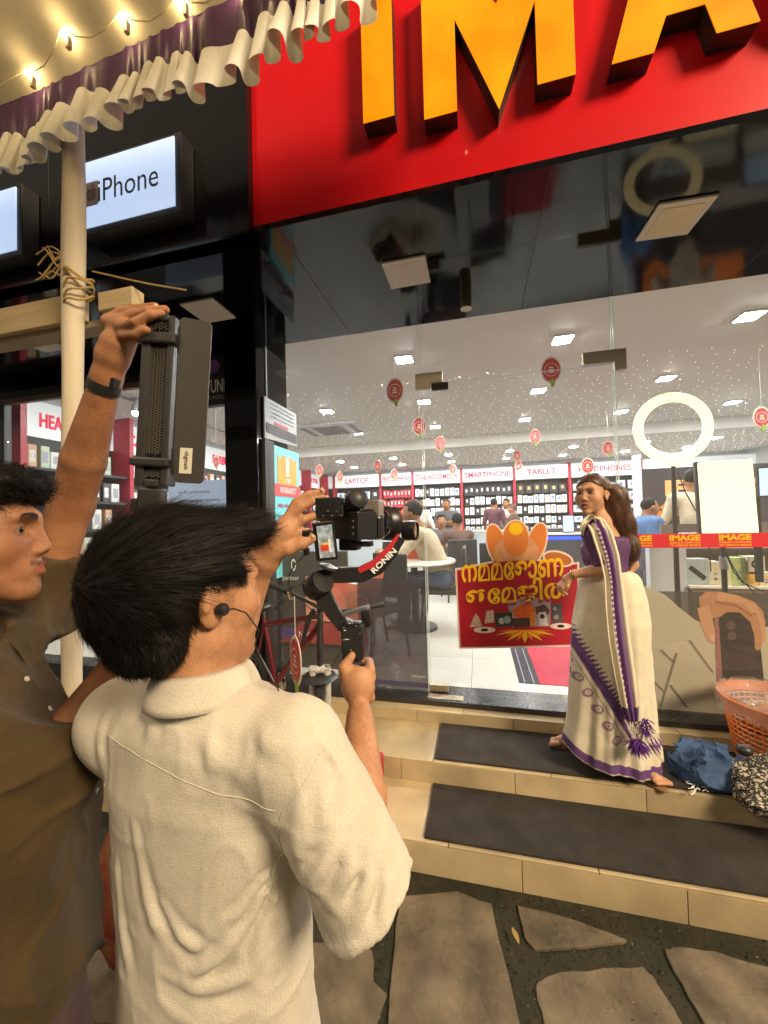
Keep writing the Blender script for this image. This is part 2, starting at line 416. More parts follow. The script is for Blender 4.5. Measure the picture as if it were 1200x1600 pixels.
struct('ceiling_beam', MB().bx(X_LEFT, 7, 7.6, 7.75, 3.0, Z_CEIL - .002), M_ceil)
SOF = struct('soffit', MB().bx(-6, 3.5, Y_FA + .02, Y_G + .01, Z_SOF, Z_SOF + .03), M_black)
for x in (-3.1, -1.95, -.9, .33, 1.55, 2.6):
    part('soffit_joint', MB().bx(x, x + .003, Y_FA + .05, Y_G, Z_SOF - .001, Z_SOF + .001), M_blackm, SOF)
struct('pillar', MB().bx(-1.90, -1.62, Y_G - .14, 3.1, .0, Z_SOF - .001), M_black, bevel=.006)
struct('pillar_return', MB().bx(-1.89, -1.63, 3.1, 3.12, .0, Z_CEIL), M_blackm)
struct('side_wall', MB().bx(3.4, 3.5, Y_R3, 3.1, .0, Z_SOF), M_black)
# building front above
FAC = struct('black_fascia', MB().bx(-6, -1.034, Y_FA, Y_FA + .1, Z_SOF, 5.6), M_fascia)
struct('upper_wall', MB().bx(-6, 3.6, Y_FA + .12, Y_FA + .2, Z_SOF + .04, 5.6), M_blackm)
for x in (-3.4, -2.3):
    part('fascia_joint', MB().bx(x, x + .004, Y_FA - .001, Y_FA + .001, Z_SOF, 5.6), M_blackm, FAC)

sg = thing('shop_sign', 'large red fascia board above the glass with huge lit orange letters', 'sign', (1, 1.6, 3.02))
mb = MB().prism([(1.671, 3.056), (1.671, 5.2), (1.74, 5.2), (1.74, 3.021), (1.70, 3.021)], (-1.033, 0, 0), (0, 1, 0), (0, 0, 1), (4.5, 0, 0))
part('sign_board', mb, M_red, sg)
M_lface = mat('letter_face', (.20, .05, .002), .6, vary=.2, vscale=3, emit=0, spec=.1)
nt = M_lface.node_tree; bs = nt.nodes['Principled BSDF']
_n = nt.nodes.new('ShaderNodeTexNoise'); _n.inputs['Scale'].default_value = 3.2; _t = nt.nodes.new('ShaderNodeTexCoord'); nt.links.new(_t.outputs['Object'], _n.inputs['Vector'])
_r = nt.nodes.new('ShaderNodeValToRGB'); nt.links.new(_n.outputs['Fac'], _r.inputs[0]); _r.color_ramp.elements[0].position = .35; _r.color_ramp.elements[0].color = (1, .25, .0, 1); _r.color_ramp.elements[1].position = .65; _r.color_ramp.elements[1].color = (1, .40, .004, 1)
nt.links.new(_r.outputs[0], bs.inputs['Emission Color']); bs.inputs['Emission Strength'].default_value = 1.05
M_lside = mat('letter_side', (.03, .022, .018), .4)
def letter(polys):
    f = MB(); s = MB(); K = 1.595 / 1.548
    for pl in polys:
        pl = [(x * K, (z - CAM_H) * K + CAM_H) for x, z in pl]
        f.prism(pl, (0, 1.595, 0), (1, 0, 0), (0, 0, 1), (0, .004, 0)); s.prism(pl, (0, 1.5991, 0), (1, 0, 0), (0, 0, 1), (0, .071, 0))
    o = part('letter', s, M_lside, sg); part('lit_face', f, M_lface, o)
zt = 3.84
letter([[(-.425, 3.30), (-.29, 3.30), (-.29, zt - .0), (-.425, zt)]])
letter([[(-.165, 3.245), (-.032, 3.245), (-.032, 3.625), (.13, 3.205), (.273, 3.595), (.273, 3.262), (.408, 3.262), (.408, zt), (.255, zt), (.13, 3.63), (-.02, zt), (-.165, zt)]])
letter([[(.53, 3.262), (.667, 3.262), (.71, 3.385), (.83, 3.385), (.86, 3.27), (.985, 3.27), (.83, zt), (.69, zt)]])
letter([[(1.12, 3.27), (1.5, 3.27), (1.56, 3.33), (1.56, 3.58), (1.36, 3.58), (1.36, 3.5), (1.44, 3.5), (1.44, 3.38), (1.2, 3.38), (1.2, 3.72), (1.56, 3.72), (1.56, zt), (1.12, zt), (1.06, 3.78), (1.06, 3.33)]])
letter([[(1.68, 3.27), (2.1, 3.27), (2.1, 3.39), (1.81, 3.39), (1.81, 3.5), (2.06, 3.5), (2.06, 3.61), (1.81, 3.61), (1.81, 3.72), (2.1, 3.72), (2.1, zt), (1.68, zt)]])

# lit boxes on the black fascia
M_boxlit = mat('lightbox_face', (.6, .75, .95), .25, vary=.12, vscale=5, emit=.82, ecol=(.55, .70, .98))
M_greyp = mat('grey_print', (.10, .12, .16), .5)
M_cream = mat('cream_print', (.62, .48, .40), .5)
def lightbox(x0, x1, z0, z1, lab, txt):
    t = thing('lightbox', lab, 'lightbox', ((x0 + x1) / 2, Y_FA, z0), 'lit boxes on the black fascia')
    part('frame', MB().bx(x0 - .02, x1 + .035, 1.54, Y_FA - .002, z0 - .03, z1 + .02), M_bl, t, bevel=.004)
    part('lit_panel', MB().bx(x0, x1, 1.533, 1.5395, z0, z1), M_boxlit, t)
    if txt:
        ta, tb = onY(153, 312, 1.532), onY(247, 282, 1.532); cxl, czl = onY(143, 303, 1.532)[0], onY(143, 303, 1.532)[2]
        text('lettering', 'iPhone', (ta[0], 1.5325, ta[2] - .012), (1, 0, 0), (0, 0, 1), M_greyp, t, width=tb[0] - ta[0], height=.115, depth=-.001)
        part('logo_patch', MB().bx(cxl - .042, cxl + .042, 1.5315, 1.5328, czl - .062, czl + .062), M_cream, t)
        ap = MB()
        prof_ = [(0, -.033), (.012, -.036), (.022, -.03), (.031, -.012), (.026, 0), (.026, .01), (.031, .018), (.02, .028), (.008, .025), (0, .022), (-.01, .027), (-.024, .024), (-.032, .01), (-.031, -.01), (-.022, -.03), (-.012, -.036)]
        ap.prism(prof_, (cxl, 1.5305, czl), (1, 0, 0), (0, 0, 1), (0, .001, 0))
        part('fruit_logo', ap, mat('tan_print', (.32, .20, .14), .5), t); part('logo_leaf', MB().prism([(0, .03), (.004, .044), (.014, .05), (.012, .038)], (cxl, 1.5305, czl), (1, 0, 0), (0, 0, 1), (0, .001, 0)), bpy.data.materials['tan_print'], t)
_q = [onY(x, y, 1.536) for x, y in ((128, 262), (272, 208), (272, 318), (128, 362), (25, 292), (25, 390))]
LX0, LX1, LZ0, LZ1 = _q[0][0], _q[1][0], (_q[2][2] + _q[3][2]) / 2, (_q[0][2] + _q[1][2]) / 2
lightbox(LX0, LX1, LZ0, LZ1, 'lit white box sign with grey phone lettering, just right of the wooden pole', True)
lightbox(-3.0, _q[4][0], _q[5][2], _q[4][2], 'blank lit box sign cut off by the left edge of the photo', False)

# soffit light panels
def spanel(x, y, lab, m, rz=0):
    t = thing('ceiling_light_panel', lab, 'ceiling light', (x, y, Z_SOF - .012), 'square panels on the black soffit', rz)
    p = part('panel_frame', MB().bx(-.12, .12, -.12, .12, 0, .011), M_ledoff, None, bevel=.002); p.parent = t; p.location = (0, 0, 0)
    q = part('diffuser', MB().bx(-.088, .088, -.088, .088, -.002, -.0002), m, None); q.parent = t; q.location = (0, 0, -.002)
M_pan2 = mat('warm_diffuser', (.75, .64, .40), .35)
spanel(-.352, 2.147, 'unlit square white panel on the black soffit above the door', M_ledoff)
spanel(.96, 2.105, 'square soffit panel with yellowish centre at the right', M_pan2, .05)
spanel(-1.69, 2.175, 'grey square soffit panel above the raised light', M_ledoff)
spanel(-3.2, 2.2, 'square soffit panel at far left behind the wooden pole', M_ledoff)
solo('cylinder_spotlight', MB().tube([(-.03, 2.42, Z_SOF - .001), (-.03, 2.42, Z_SOF - .12)], .035, 16), M_steel, 'short steel cylinder spotlight under the black soffit above the door', 'spotlight', smooth=True)

# glass front -------------------------------------------------------------
def pane(name, lab, x0, x1, z0, z1, cat='window', y=Y_G):
    t = thing(name, lab, cat, ((x0 + x1) / 2, y, z0))
    part('pane', MB().bx(x0, x1, y, y + .010, z0, z1), M_glass, t)
    for x in (x0 + .001, x1 - .001): part('glass_edge', MB().bx(x - .002, x + .002, y - .001, y + .011, z0, z1), M_glassedge, t)
    return t
pl_ = pane('shop_window', 'fixed glass pane left of the door, beside the black pillar', -1.615, -.373, ZF + .006, Z_SOF - .002)
dr = pane('glass_door', 'clear frameless glass door with metal patch fittings and festival sticker', -.362, .878, ZF + .012, 2.575, 'door')
tr = pane('glass_transom', 'glass panel above the door with gold corner fittings', -.362, .878, 2.583, Z_SOF - .002)
pr = pane('shop_window', 'fixed glass pane right of the door, with red sticker band', .889, 3.38, ZF + .006, Z_SOF - .002)
part('glass_edge', MB().bx(-.36, .876, Y_G - .001, Y_G + .011, 2.574, 2.5765), M_glassedge, dr)
mb = MB().prism([(-.41, 2.54), (-.30, 2.54), (-.30, 2.578), (-.215, 2.578), (-.215, 2.65), (-.41, 2.65)], (0, Y_G - .014, 0), (1, 0, 0), (0, 0, 1), (0, .038, 0))
part('patch_fitting', mb, M_steel, tr, bevel=.002)
mb = MB().prism([(.70, 2.585), (.885, 2.585), (.885, 2.53), (.955, 2.53), (.955, 2.665), (.70, 2.665)], (0, Y_G - .014, 0), (1, 0, 0), (0, 0, 1), (0, .038, 0))
part('patch_fitting', mb, M_steel, tr, bevel=.002)
M_dsteel = mat('dark_fitting', (.05, .045, .04), .3, metal=.6)
part('hinge', MB().bx(-.295, -.175, Y_G - .012, Y_G + .022, 2.525, 2.572), M_dsteel, dr, bevel=.002)
part('bottom_fitting', MB().bx(-.36, -.235, Y_G - .012, Y_G + .022, ZF + .012, ZF + .06), M_steel, dr, bevel=.002)
solo('floor_spring_plate', MB().bx(-.37, -.13, Y_G - .10, Y_G - .035, ZF + .0045, ZF + .009), mat('worn_steel', (.62, .55, .42), .35, metal=.7, vary=.4, vscale=30), 'worn steel floor plate on the granite sill below the door corner', 'floor plate', bevel=.001)

# left shop front
M_frame = mat('dark_frame', (.02, .019, .018), .3)
lf = thing('shop_window', 'left shop window with dark frame behind the raised arm', 'window', (-3.3, Y_G, 0))
part('lintel', MB().bx(-5.2, -1.905, Y_G - .03, Y_G + .04, 2.87, 2.93), M_frame, lf, bevel=.003)
part('lintel_trim', MB().bx(-5.2, -1.905, Y_G - .015, Y_G + .03, 2.82, 2.868), mat('brown_trim', (.16, .11, .07), .4), lf)
part('upper_panel', MB().bx(-5.2, -1.905, Y_G, Y_G + .03, 2.932, Z_SOF - .002), M_black, lf)
part('pane', MB().bx(-4.42, -1.905, Y_G, Y_G + .01, .38, 2.818), M_glass, lf)
part('frame_post', MB().bx(-4.50, -4.43, Y_G - .02, Y_G + .04, .0, 2.818), M_frame, lf)
part('frame_post', MB().bx(-1.955, -1.91, Y_G - .02, Y_G + .04, .0, 2.818), M_frame, lf)
struct('plinth', MB().bx(-5.2, -1.905, Y_G - .05, Y_G + .14, 0, .378), M_granite)
ln = thing('lit_red_column', 'dark red column at the left edge of the shop window', 'column', (-4.75, Y_G, 0))
part('shaft', MB().bx(-5.0, -4.52, Y_G - .02, Y_G + .05, 0, 2.56), M_redpost, ln)
part('light_strip', MB().bx(-4.585, -4.53, Y_G - .025, Y_G - .0205, 2.60, 2.78), mat('red_light', (.9, .01, .05), .4, emit=1.6), ln)
part('cap', MB().bx(-5.0, -4.52, Y_G - .018, Y_G + .05, 2.565, 2.818), M_bl, ln)

# ---------------------------------------------------------------- canopy
M_sheet = mat('canopy_sheet', (.50, .44, .33), .8, vary=.25, vscale=3, bump=.3, bscale=9)
can = thing('canopy', 'cloth canopy with purple and white pleated valance overhead', 'canopy', (-1, .4, 3.6))
YV, ZV = 1.30, 3.60
sv, sf = [], []
zs = lambda y: ZV + .20 * (1 - math.exp(-(YV - y) * 5.0))
nx, ny = 60, 24
for i in range(nx + 1):
    for j in range(ny + 1):
        x = -4.5 + 4.75 * i / nx; y = YV - .045 * max(0, x + 1.9) - 1.9 * j / ny
        z = zs(y + .045 * max(0, x + 1.9)) + .03 * math.sin(x * 3 + y * 2.1) * (j / ny) + .03 * math.sin(y * 7 + x) * min(1, j / 4)
        sv.append((x, y, z))
for i in range(nx):
    for j in range(ny): a = i * (ny + 1) + j; sf.append((a, a + 1, a + ny + 2, a + ny + 1))
raw('sheet', sv, sf, M_sheet, can, True)
# valance: pleated strip, purple top, white lower ruffle, real folds
def valance():
    M_p = mat('purple_cloth', (.060, .014, .085), .5, vary=.35, vscale=20, stretch=(6, 6, .4)); M_w = mat('cream_cloth', (.84, .81, .74), .75, vary=.12, vscale=14, stretch=(6, 6, .5), bump=.2, bscale=90)
    n = 2600; rows = 14; X = np.linspace(-3.2, .25, n + 1); dx = X[1] - X[0]
    ph = np.cumsum(1 + .40 * np.sin(X * 9.1) + .25 * np.sin(X * 23.7 + 1)) * dx * 74
    am = .66 + .26 * np.sin(X * 5.3 + 2) * np.sin(X * 12.1) + .16 * np.sin(X * 31 + 1); sag = .010 * np.sin(X * 4.1) + .006 * np.sin(X * 9.7)
    L1 = .170 + .022 * np.sin(X * 5.1) + .018 * np.sin(X * 13 + 1) + .016 * np.sin(ph * .5 + 1); L2 = L1 + .185 + .012 * np.sin(X * 6) + .010 * np.sin(X * 15)
    Pv, Wv = [], []
    for i in range(n + 1):
        zt = ZV + .012 + sag[i]; s1, c1 = math.sin(ph[i]), math.sin(2 * ph[i])
        for r in range(rows + 1):
            t = r / rows
            Pv.append((X[i] - .006 * t * c1, YV - .045 * max(0, X[i] + 1.9) + (.004 + .020 * t) * am[i] * s1, zt - (L1[i] + .02) * t))
            Wv.append((X[i] - (.006 + .010 * t) * c1 + .006 * math.sin(X[i] * 11) * t, YV - .045 * max(0, X[i] + 1.9) - .012 + (.024 + .034 * t) * am[i] * s1 - .035 * t + .010 * math.sin(ph[i] * .5 + X[i]) * t, zt - L1[i] - (L2[i] - L1[i]) * t + .012 * s1 * t))
    F = np.array([(i * (rows + 1) + r, i * (rows + 1) + r + 1, (i + 1) * (rows + 1) + r + 1, (i + 1) * (rows + 1) + r) for i in range(n) for r in range(rows)])
    raw('purple_valance', Pv, F, M_p, can, True); raw('white_ruffle', Wv, F, M_w, can, True)
valance()
M_bulb = mat('string_bulb', (1, .8, .3), .3, emit=330, ecol=(1, .74, .36))
M_wire = mat('clear_wire', (.55, .45, .25), .4)
sl = thing('string_light', 'string of small warm bulbs clipped along the canopy edge', 'string lights', (-1.5, 1.28, 3.7))
def on_sheet(x, y):
    Y = 1.29
    while Y > .6 and onY(x, y, Y)[2] > zs(Y) - .03: Y -= .004
    return tuple(onY(x, y, Y))
bp = [(-3.1, 1.2, 3.62), (-2.5, 1.2, 3.64)] + [on_sheet(x, y) for x, y in ((42, 108), (97, 45), (188, 20), (280, -8), (365, -40), (450, -70))] + [(0, 1.2, 3.64)]
wp = []
for a, b in zip(bp[:-1], bp[1:]):
    for t in (0, .25, .5, .75): wp.append((a[0] + (b[0] - a[0]) * t, a[1] + (b[1] - a[1]) * t - .0, a[2] + (b[2] - a[2]) * t - .07 * math.sin(math.pi * t)))
part('wire', MB().tube(wp, .0025, 5), M_wire, sl)
for x, y, z in bp:
    hb = part('bulb_holder', MB().box((x + .02, y + .01, z - .055), (.016, .016, .045)), M_cream, sl)
    part('bulb', MB().ball((x, y, z - .02), .008, 8), M_bulb, sl)
for k, (y, zz) in enumerate(((.85, 3.74), (.3, 3.76), (-.3, 3.76))):
    s2 = thing('string_light', 'string of warm bulbs under the canopy sheet, row %s from the shop' % ['second', 'third', 'fourth', 'fifth'][k], 'string lights', (0, y, zz))
    part('wire', MB().tube([(x, y + .05 * math.sin(x * 2), zz - .04 * math.sin(x * 5) ** 2) for x in np.linspace(-3, .2, 40)], .002, 4), M_wire, s2)
    b = MB()
    for x in np.linspace(-3, .2, 9): b = MB().ball((x, y + .05 * math.sin(x * 2), zz - .04), .009, 8); part('bulb', b, M_bulb, s2)

# pole and beam
M_pole = mat('peeled_wood', (.64, .55, .40), .7, vary=.35, vscale=14, stretch=(1, 1, .12), bump=.4, bscale=40)
M_plank = mat('sawn_wood', (.60, .46, .26), .7, vary=.4, vscale=12, stretch=(.12, 1, 1), bump=.3, bscale=50)
pts = []; rs = []
pk = [onY(x, y, 1.33) for x, y in ((117, 120), (115, 200), (116, 300), (115, 400), (114, 500), (114, 600), (113, 800), (112, 1000))]
for k in range(37):
    z = 3.6 * k / 36; x = float(np.interp(z, [p[2] for p in pk][::-1], [p[0] for p in pk][::-1])); pts.append((x, 1.33, z)); rs.append(.039 + .003 * math.sin(z * 5) + .005 * (z / 3.6))
pole = solo('wooden_pole', MB().tube(pts, rs, 18), M_pole, 'peeled pale wooden pole holding up the canopy edge', 'pole', smooth=True)
bm_ = thing('wooden_beam', 'sawn wooden beam tied across the pole with coir rope', 'beam', (-2.1, 1.4, 2.55))
part('plank', MB().bx(-3.6, -1.755, 1.385, 1.42, 2.57, 2.70), M_plank, bm_, bevel=.004)
part('plank', MB().bx(-1.65, -1.46, 1.375, 1.44, 2.585, 2.67), M_plank, bm_, 'short stub of beam right of the pole', bevel=.004)
part('plank', MB().bx(-3.6, -1.46, 1.4205, 1.50, 2.545, 2.575), mat('plywood', (.42, .33, .20), .7, vary=.3, vscale=6), bm_, bevel=.003)
M_rope = mat('coir_rope', (.42, .28, .09), .85, bump=.6, bscale=200)
rp = MB()
for k in range(6):
    z0 = 2.62 + k * .022
    rp.tube([(-1.70 + .053 * math.cos(a), 1.33 + .053 * math.sin(a), z0 + .03 * math.sin(a + k) + .008 * math.sin(3 * a)) for a in np.linspace(0, 2 * math.pi, 17)], .0045, 6)
for k in range(9):
    a0 = (-1.74, 1.29, 2.80 - (k % 3) * .03); d = (random.uniform(-.15, -.07), random.uniform(-.03, .03), random.uniform(-.04, .06))
    rp.tube([(a0[0] + d[0] * t, a0[1] + d[1] * t, a0[2] + d[2] * t + .03 * math.sin(t * 4 + k)) for t in np.linspace(0, 1, 6)], .003, 5)
rp.tube([(-1.66, 1.36, 2.76), (-1.5, 1.37, 2.705), (-1.36, 1.38, 2.66), (-1.2, 1.40, 2.62)], .004, 6)
solo('coir_rope', rp, M_rope, 'frayed yellow coir rope wound round the pole and beam', 'rope', smooth=True)
# ================================================================ SHOP INTERIOR
ORD = ['first', 'second', 'third', 'fourth', 'fifth', 'sixth', 'seventh', 'eighth', 'ninth', 'tenth', 'eleventh', 'twelfth']
# ceiling lights
lt = None
for ix, x in enumerate((-3.5, -2.06, -.66, .79, 2.2, 3.65, 5.0)):
    for iy, y in enumerate((3.72, 5.15, 6.6, 8.4, 9.6, 10.8)):
        lab = 'small square ceiling light inside the shop, row %s from the glass, %s column' % (['first', 'second', 'third', 'fourth', 'fifth', 'sixth'][iy], ['far left', 'second from left', 'third from left', 'middle', 'third from right', 'second from right', 'far right'][ix])
        if lt is None:
            lt = thing('ceiling_light', lab, 'ceiling light', (x, y, Z_CEIL - .016), 'square lights on the shop ceiling')
            p = part('frame', MB().bx(-.085, .085, -.085, .085, 0, .014), M_white, None); p.parent = lt; p.location = (0, 0, 0)
            q = part('diffuser', MB().bx(-.072, .072, -.072, .072, -.003, -.0005), M_led, None); q.parent = lt; q.location = (0, 0, -.003)
        else: dup(lt, (x, y, Z_CEIL - .016), lab)
# tiny sparkle lights hung under the ceiling
sp = MB()
for i in range(62):
    for j in range(44):
        x = -4.8 + i * .185 + random.uniform(-.06, .06) + .09 * (j % 2); y = 4.3 + j * .17 + random.uniform(-.06, .06); z = Z_CEIL - .035 - .02 * math.sin(i)
        r = .0042 + .0018 * max(0, (y - 5) / 5)
        sp.add([(x - r, y, z), (x + r, y, z), (x, y - r, z), (x, y + r, z), (x, y, z - r), (x, y, z + r)], [(0, 2, 4), (2, 1, 4), (1, 3, 4), (3, 0, 4), (0, 5, 2), (2, 5, 1), (1, 5, 3), (3, 5, 0)])
solo('sparkle_lights', sp, mat('sparkle', (1, .9, .7), .4, emit=3.2, ecol=(1, .90, .72)), 'hundreds of tiny warm dot lights strung under the shop ceiling', 'fairy lights', kind='stuff')
# air conditioner cassette
M_grill = mat('grille_grey', (.30, .31, .32), .5)
ac = thing('ceiling_air_conditioner', 'square white ceiling cassette air conditioner with slatted grille', 'air conditioner', (-2.35, 6.15, Z_CEIL - .04))
part('housing', MB().bx(-2.9, -1.85, 5.75, 6.55, Z_CEIL - .04, Z_CEIL - .001), M_white, ac, bevel=.01)
for k in range(9): part('slat', MB().bx(-2.62, -2.13, 5.88 + k * .066, 5.91 + k * .066, Z_CEIL - .052, Z_CEIL - .041), M_grill, ac)
for x in (-2.83, -2.0): part('louvre', MB().bx(x, x + .09, 5.85, 6.45, Z_CEIL - .05, Z_CEIL - .041), M_grill, ac)

# ---- back wall bays
px = [523, 595, 645, 721, 803, 889, 1000]
XB = [onY(x, 745, Y_BACK - .25)[0] for x in px]
names = ['LAPTOP', 'FEATUREPHONE', 'TV & HOLOMEDIA', 'SMARTPHONE', 'TABLET', 'HEADPHONES']
bay = thing('shelving_wall', 'back wall shelving with red dividers and white header board', 'shelves', (0, Y_BACK - .2, ZF))
part('header_board', MB().bx(X_LEFT, 6.9, Y_BACK - .32, Y_BACK - .28, 2.68, 3.06), M_signw, bay)
part('back_panel', MB().bx(X_LEFT, XB[-1], Y_BACK - .03, Y_BACK, ZF + .9, 2.68), M_bl, bay)
part('lower_cabinet', MB().bx(X_LEFT, XB[-1], Y_BACK - .35, Y_BACK, ZF, ZF + .88), M_dark, bay)
for i, x in enumerate(XB):
    part('divider', MB().bx(x - .035, x + .035, Y_BACK - .36, Y_BACK - .03, ZF + .885, 3.10), M_redpost, bay)
ROW = [2.30, 2.0, 1.70, 1.42, 1.16]
for k, z in enumerate(ROW): part('shelf', MB().bx(X_LEFT, XB[-1], Y_BACK - .30, Y_BACK - .032, z - .03, z - .001), M_bl, bay)
for i, nme in enumerate(names):
    w = XB[i + 1] - XB[i]; tw = min(.13 * len(nme), w * .86)
    text('header_letters', nme, (XB[i] + (w - tw) / 2, Y_BACK - .322, 2.80), (1, 0, 0), (0, 0, 1), M_redtext, bay, width=tw, height=.16, depth=-.012, bold=.02)
M_phone = mat('phone_box_white', (.74, .75, .76), .4); M_pic = mat('phone_picture', (.34, .36, .42), .4)
M_redbox = mat('red_box', (.60, .03, .05), .4); M_blackbox = mat('black_box', (.04, .042, .05), .4); M_goldp = mat('gold_print', (.6, .4, .12), .4); M_bluep = mat('blue_print', (.10, .22, .55), .4)
protos = {}
def product(name, kind, lab, cat, group, x, y, z, w, d, h, rz=0):
    key = (name, kind, round(w, 3), round(h, 3))
    if key not in protos:
        t = thing(name, lab, cat, (0, 0, 0), group)
        base, pic = {'white': (M_phone, M_pic), 'white2': (M_phone, M_goldp), 'white3': (M_phone, M_bluep), 'red': (M_redbox, M_whitep), 'black': (M_blackbox, M_goldp), 'black2': (M_blackbox, M_whitep)}[kind]
        b = part('carton', MB().bx(-w / 2, w / 2, 0, d, 0, h), base, None); b.parent = t; b.location = (0, d / 2, 0)
        b.location = (0, 0, 0); b.data.transform(Matrix.Translation((0, d / 2, 0)))
        c = part('printed_picture', MB().bx(-w * .20, w * .20, -.002, -.0005, h * .38, h * .80), pic, None); c.data.transform(Matrix.Translation((0, -.00125, h * .38))); c.parent = t; c.location = (0, 0, 0)
        protos[key] = t; t.location = (x, y, z); t.rotation_euler = (0, 0, rz); return t
    return dup(protos[key], (x, y, z), lab, rz=rz, group=group)
rl = ['top', 'second', 'third', 'fourth', 'bottom']
for i, nme in enumerate(names):
    x0, x1 = XB[i] + .06, XB[i + 1] - .06
    for k, z in enumerate(ROW):
        if i == 0 and k > 3: continue
        if i == 5:
            n = 6; kind = lambda j: random.choice(['red', 'black2', 'white3'])
        elif i == 1: n = 8; kind = lambda j: 'red'
        elif i == 4 and k == 0: n = 6; kind = lambda j: 'black'
        elif i < 1: n = 5; kind = lambda j: random.choice(['white3', 'black2', 'white'])
        else: n = 9; kind = lambda j: random.choice(['white', 'white', 'white', 'white2', 'white3', 'black2']) if not (i == 3 and k == 0) else 'black2'
        w = (x1 - x0) / n
        for j in range(n):
            kd = kind(j); hh = (.235 if k < 3 else .20) - random.choice((0, 0, .02, .04))
            col = {'white': 'white', 'white2': 'white', 'white3': 'white and blue', 'red': 'red', 'black': 'black', 'black2': 'black'}[kd]
            wn = {0: 'laptop', 1: 'feature phone', 2: 'television', 3: 'smartphone', 4: 'tablet', 5: 'headphone'}[i]
            product('product_box', kd, '%s carton, %s from left on %s shelf under the %s sign' % (col, ORD[j], rl[k], wn), 'box', 'product boxes on the back wall, %s bay' % wn,
                    x0 + (j + .5) * w + random.uniform(-.01, .01), Y_BACK - .27, z, round(w * .78, 2), .06, hh)

# ---- left wall accessories (seen through the left window and the main glass)
lw = thing('shelving_wall', 'left wall shelving with HEADPHONE, CABLE and EARBUDS headers', 'shelves', (X_LEFT, 5, ZF))
part('header_board', MB().bx(X_LEFT, X_LEFT + .05, 3.0, Y_BACK - .4, 2.66, 3.08), M_signw, lw)
part('back_panel', MB().bx(X_LEFT, X_LEFT + .02, 3.0, Y_BACK - .4, ZF + .7, 2.66), M_bl, lw)
part('lower_cabinet', MB().bx(X_LEFT, X_LEFT + .4, 3.0, Y_BACK - .4, ZF, ZF + .68), M_dark, lw)
yd = [3.02, 4.32, 5.75, 7.2, 8.7, 10.2, 11.5]
for y in yd: part('divider', MB().bx(X_LEFT + .001, X_LEFT + .33, y - .03, y + .03, ZF + .685, 3.10), M_redpost, lw)
for z in (2.28, 1.93, 1.58, 1.23): part('shelf', MB().bx(X_LEFT + .02, X_LEFT + .30, 3.05, Y_BACK - .4, z - .03, z - .001), M_bl, lw)
for nme, y0, y1 in (('HEADPHONE', 3.36, 4.16), ('CABLE', 4.5, 5.1), ('EARBUDS', 6.35, 7.0), ('SPEAKER', 7.6, 8.3), ('HOME APPL', 8.9, 9.9), ('PROJECTOR', 10.4, 11.3)):
    text('header_letters', nme, (X_LEFT + .051, y0, 2.78), (0, 1, 0), (0, 0, 1), M_redtext, lw, width=y1 - y0, height=.17, depth=.012, bold=.02)
M_packs = [mat('pack_white', (.7, .7, .7), .4), mat('pack_black', (.05, .05, .06), .35), mat('pack_grey', (.35, .37, .40), .4), mat('pack_tan', (.6, .35, .2), .4), mat('pack_green', (.5, .62, .45), .4)]
nth = 0
for bi in range(6):
    for k, z in enumerate((2.28, 1.93, 1.58, 1.23)):
        y = yd[bi] + .14; nth = 0
        while y < yd[bi + 1] - .15:
            w = random.choice((.11, .14, .18)); kd = random.randrange(5); key = ('pack', kd, w)
            lab = '%s pack, %s on the %s shelf, %s bay of the left wall' % (['white', 'black', 'grey', 'tan', 'pale green'][kd], ORD[nth], ['top', 'second', 'third', 'bottom'][k], ORD[bi]); nth += 1
            if key not in protos:
                t = thing('accessory_pack', lab, 'package', (0, 0, 0), 'accessory packs on the left wall'); h = .25 if w < .18 else .2
                b = part('carton', MB().bx(-.04, .04, -w * .42, w * .42, 0, h), M_packs[kd], None, bevel=.008); b.parent = t; b.location = (0, 0, 0)
                c = part('printed_picture', MB().bx(.0405, .042, -w * .25, w * .25, .06, h * .75), [M_pic, M_whitep, M_blackbox, M_packs[0], M_pic][kd], None); c.parent = t; c.location = (.041, 0, .06)
                if kd in (1, 3):
                    d = part('round_print', MB().lathe([(0, 0), (w * .2, .001), (w * .2, .004)], (.043, 0, h * .5), (1, 0, 0), 14), M_packs[2], None); d.parent = t; d.location = (.043, 0, h * .5 - w * .2)
                protos[key] = t; t.location = (X_LEFT + .2, y, z)
            else: dup(protos[key], (X_LEFT + .2, y, z), lab)
            y += w + .02
# track spotlight near the left window
tk = thing('track_spotlight', 'white spotlight hanging from the ceiling near the left wall', 'spotlight', (-3.2, 4.0, Z_CEIL))
c0 = onZ(212, 625, Z_CEIL - .02); part('mount', MB().tube([c0 + V3(0, 0, .018), c0, c0 - V3(0, 0, .06)], [.05, .03, .015], 12), M_grill, tk)
part('spot_head', MB().tube([c0 - V3(0, 0, .06), c0 - V3(0, 0, .15)], [.035, .05], 14), M_grill, tk); part('lens', MB().ball(c0 - V3(0, 0, .16), .045, 12), mat('spot_lens', (1, 1, 1), .4, emit=14, ecol=(1, .96, .85)), tk)
part('track', MB().bx(X_LEFT + .75, X_LEFT + .78, 3.0, 8, Z_CEIL - .02, Z_CEIL - .001), M_grill, tk)

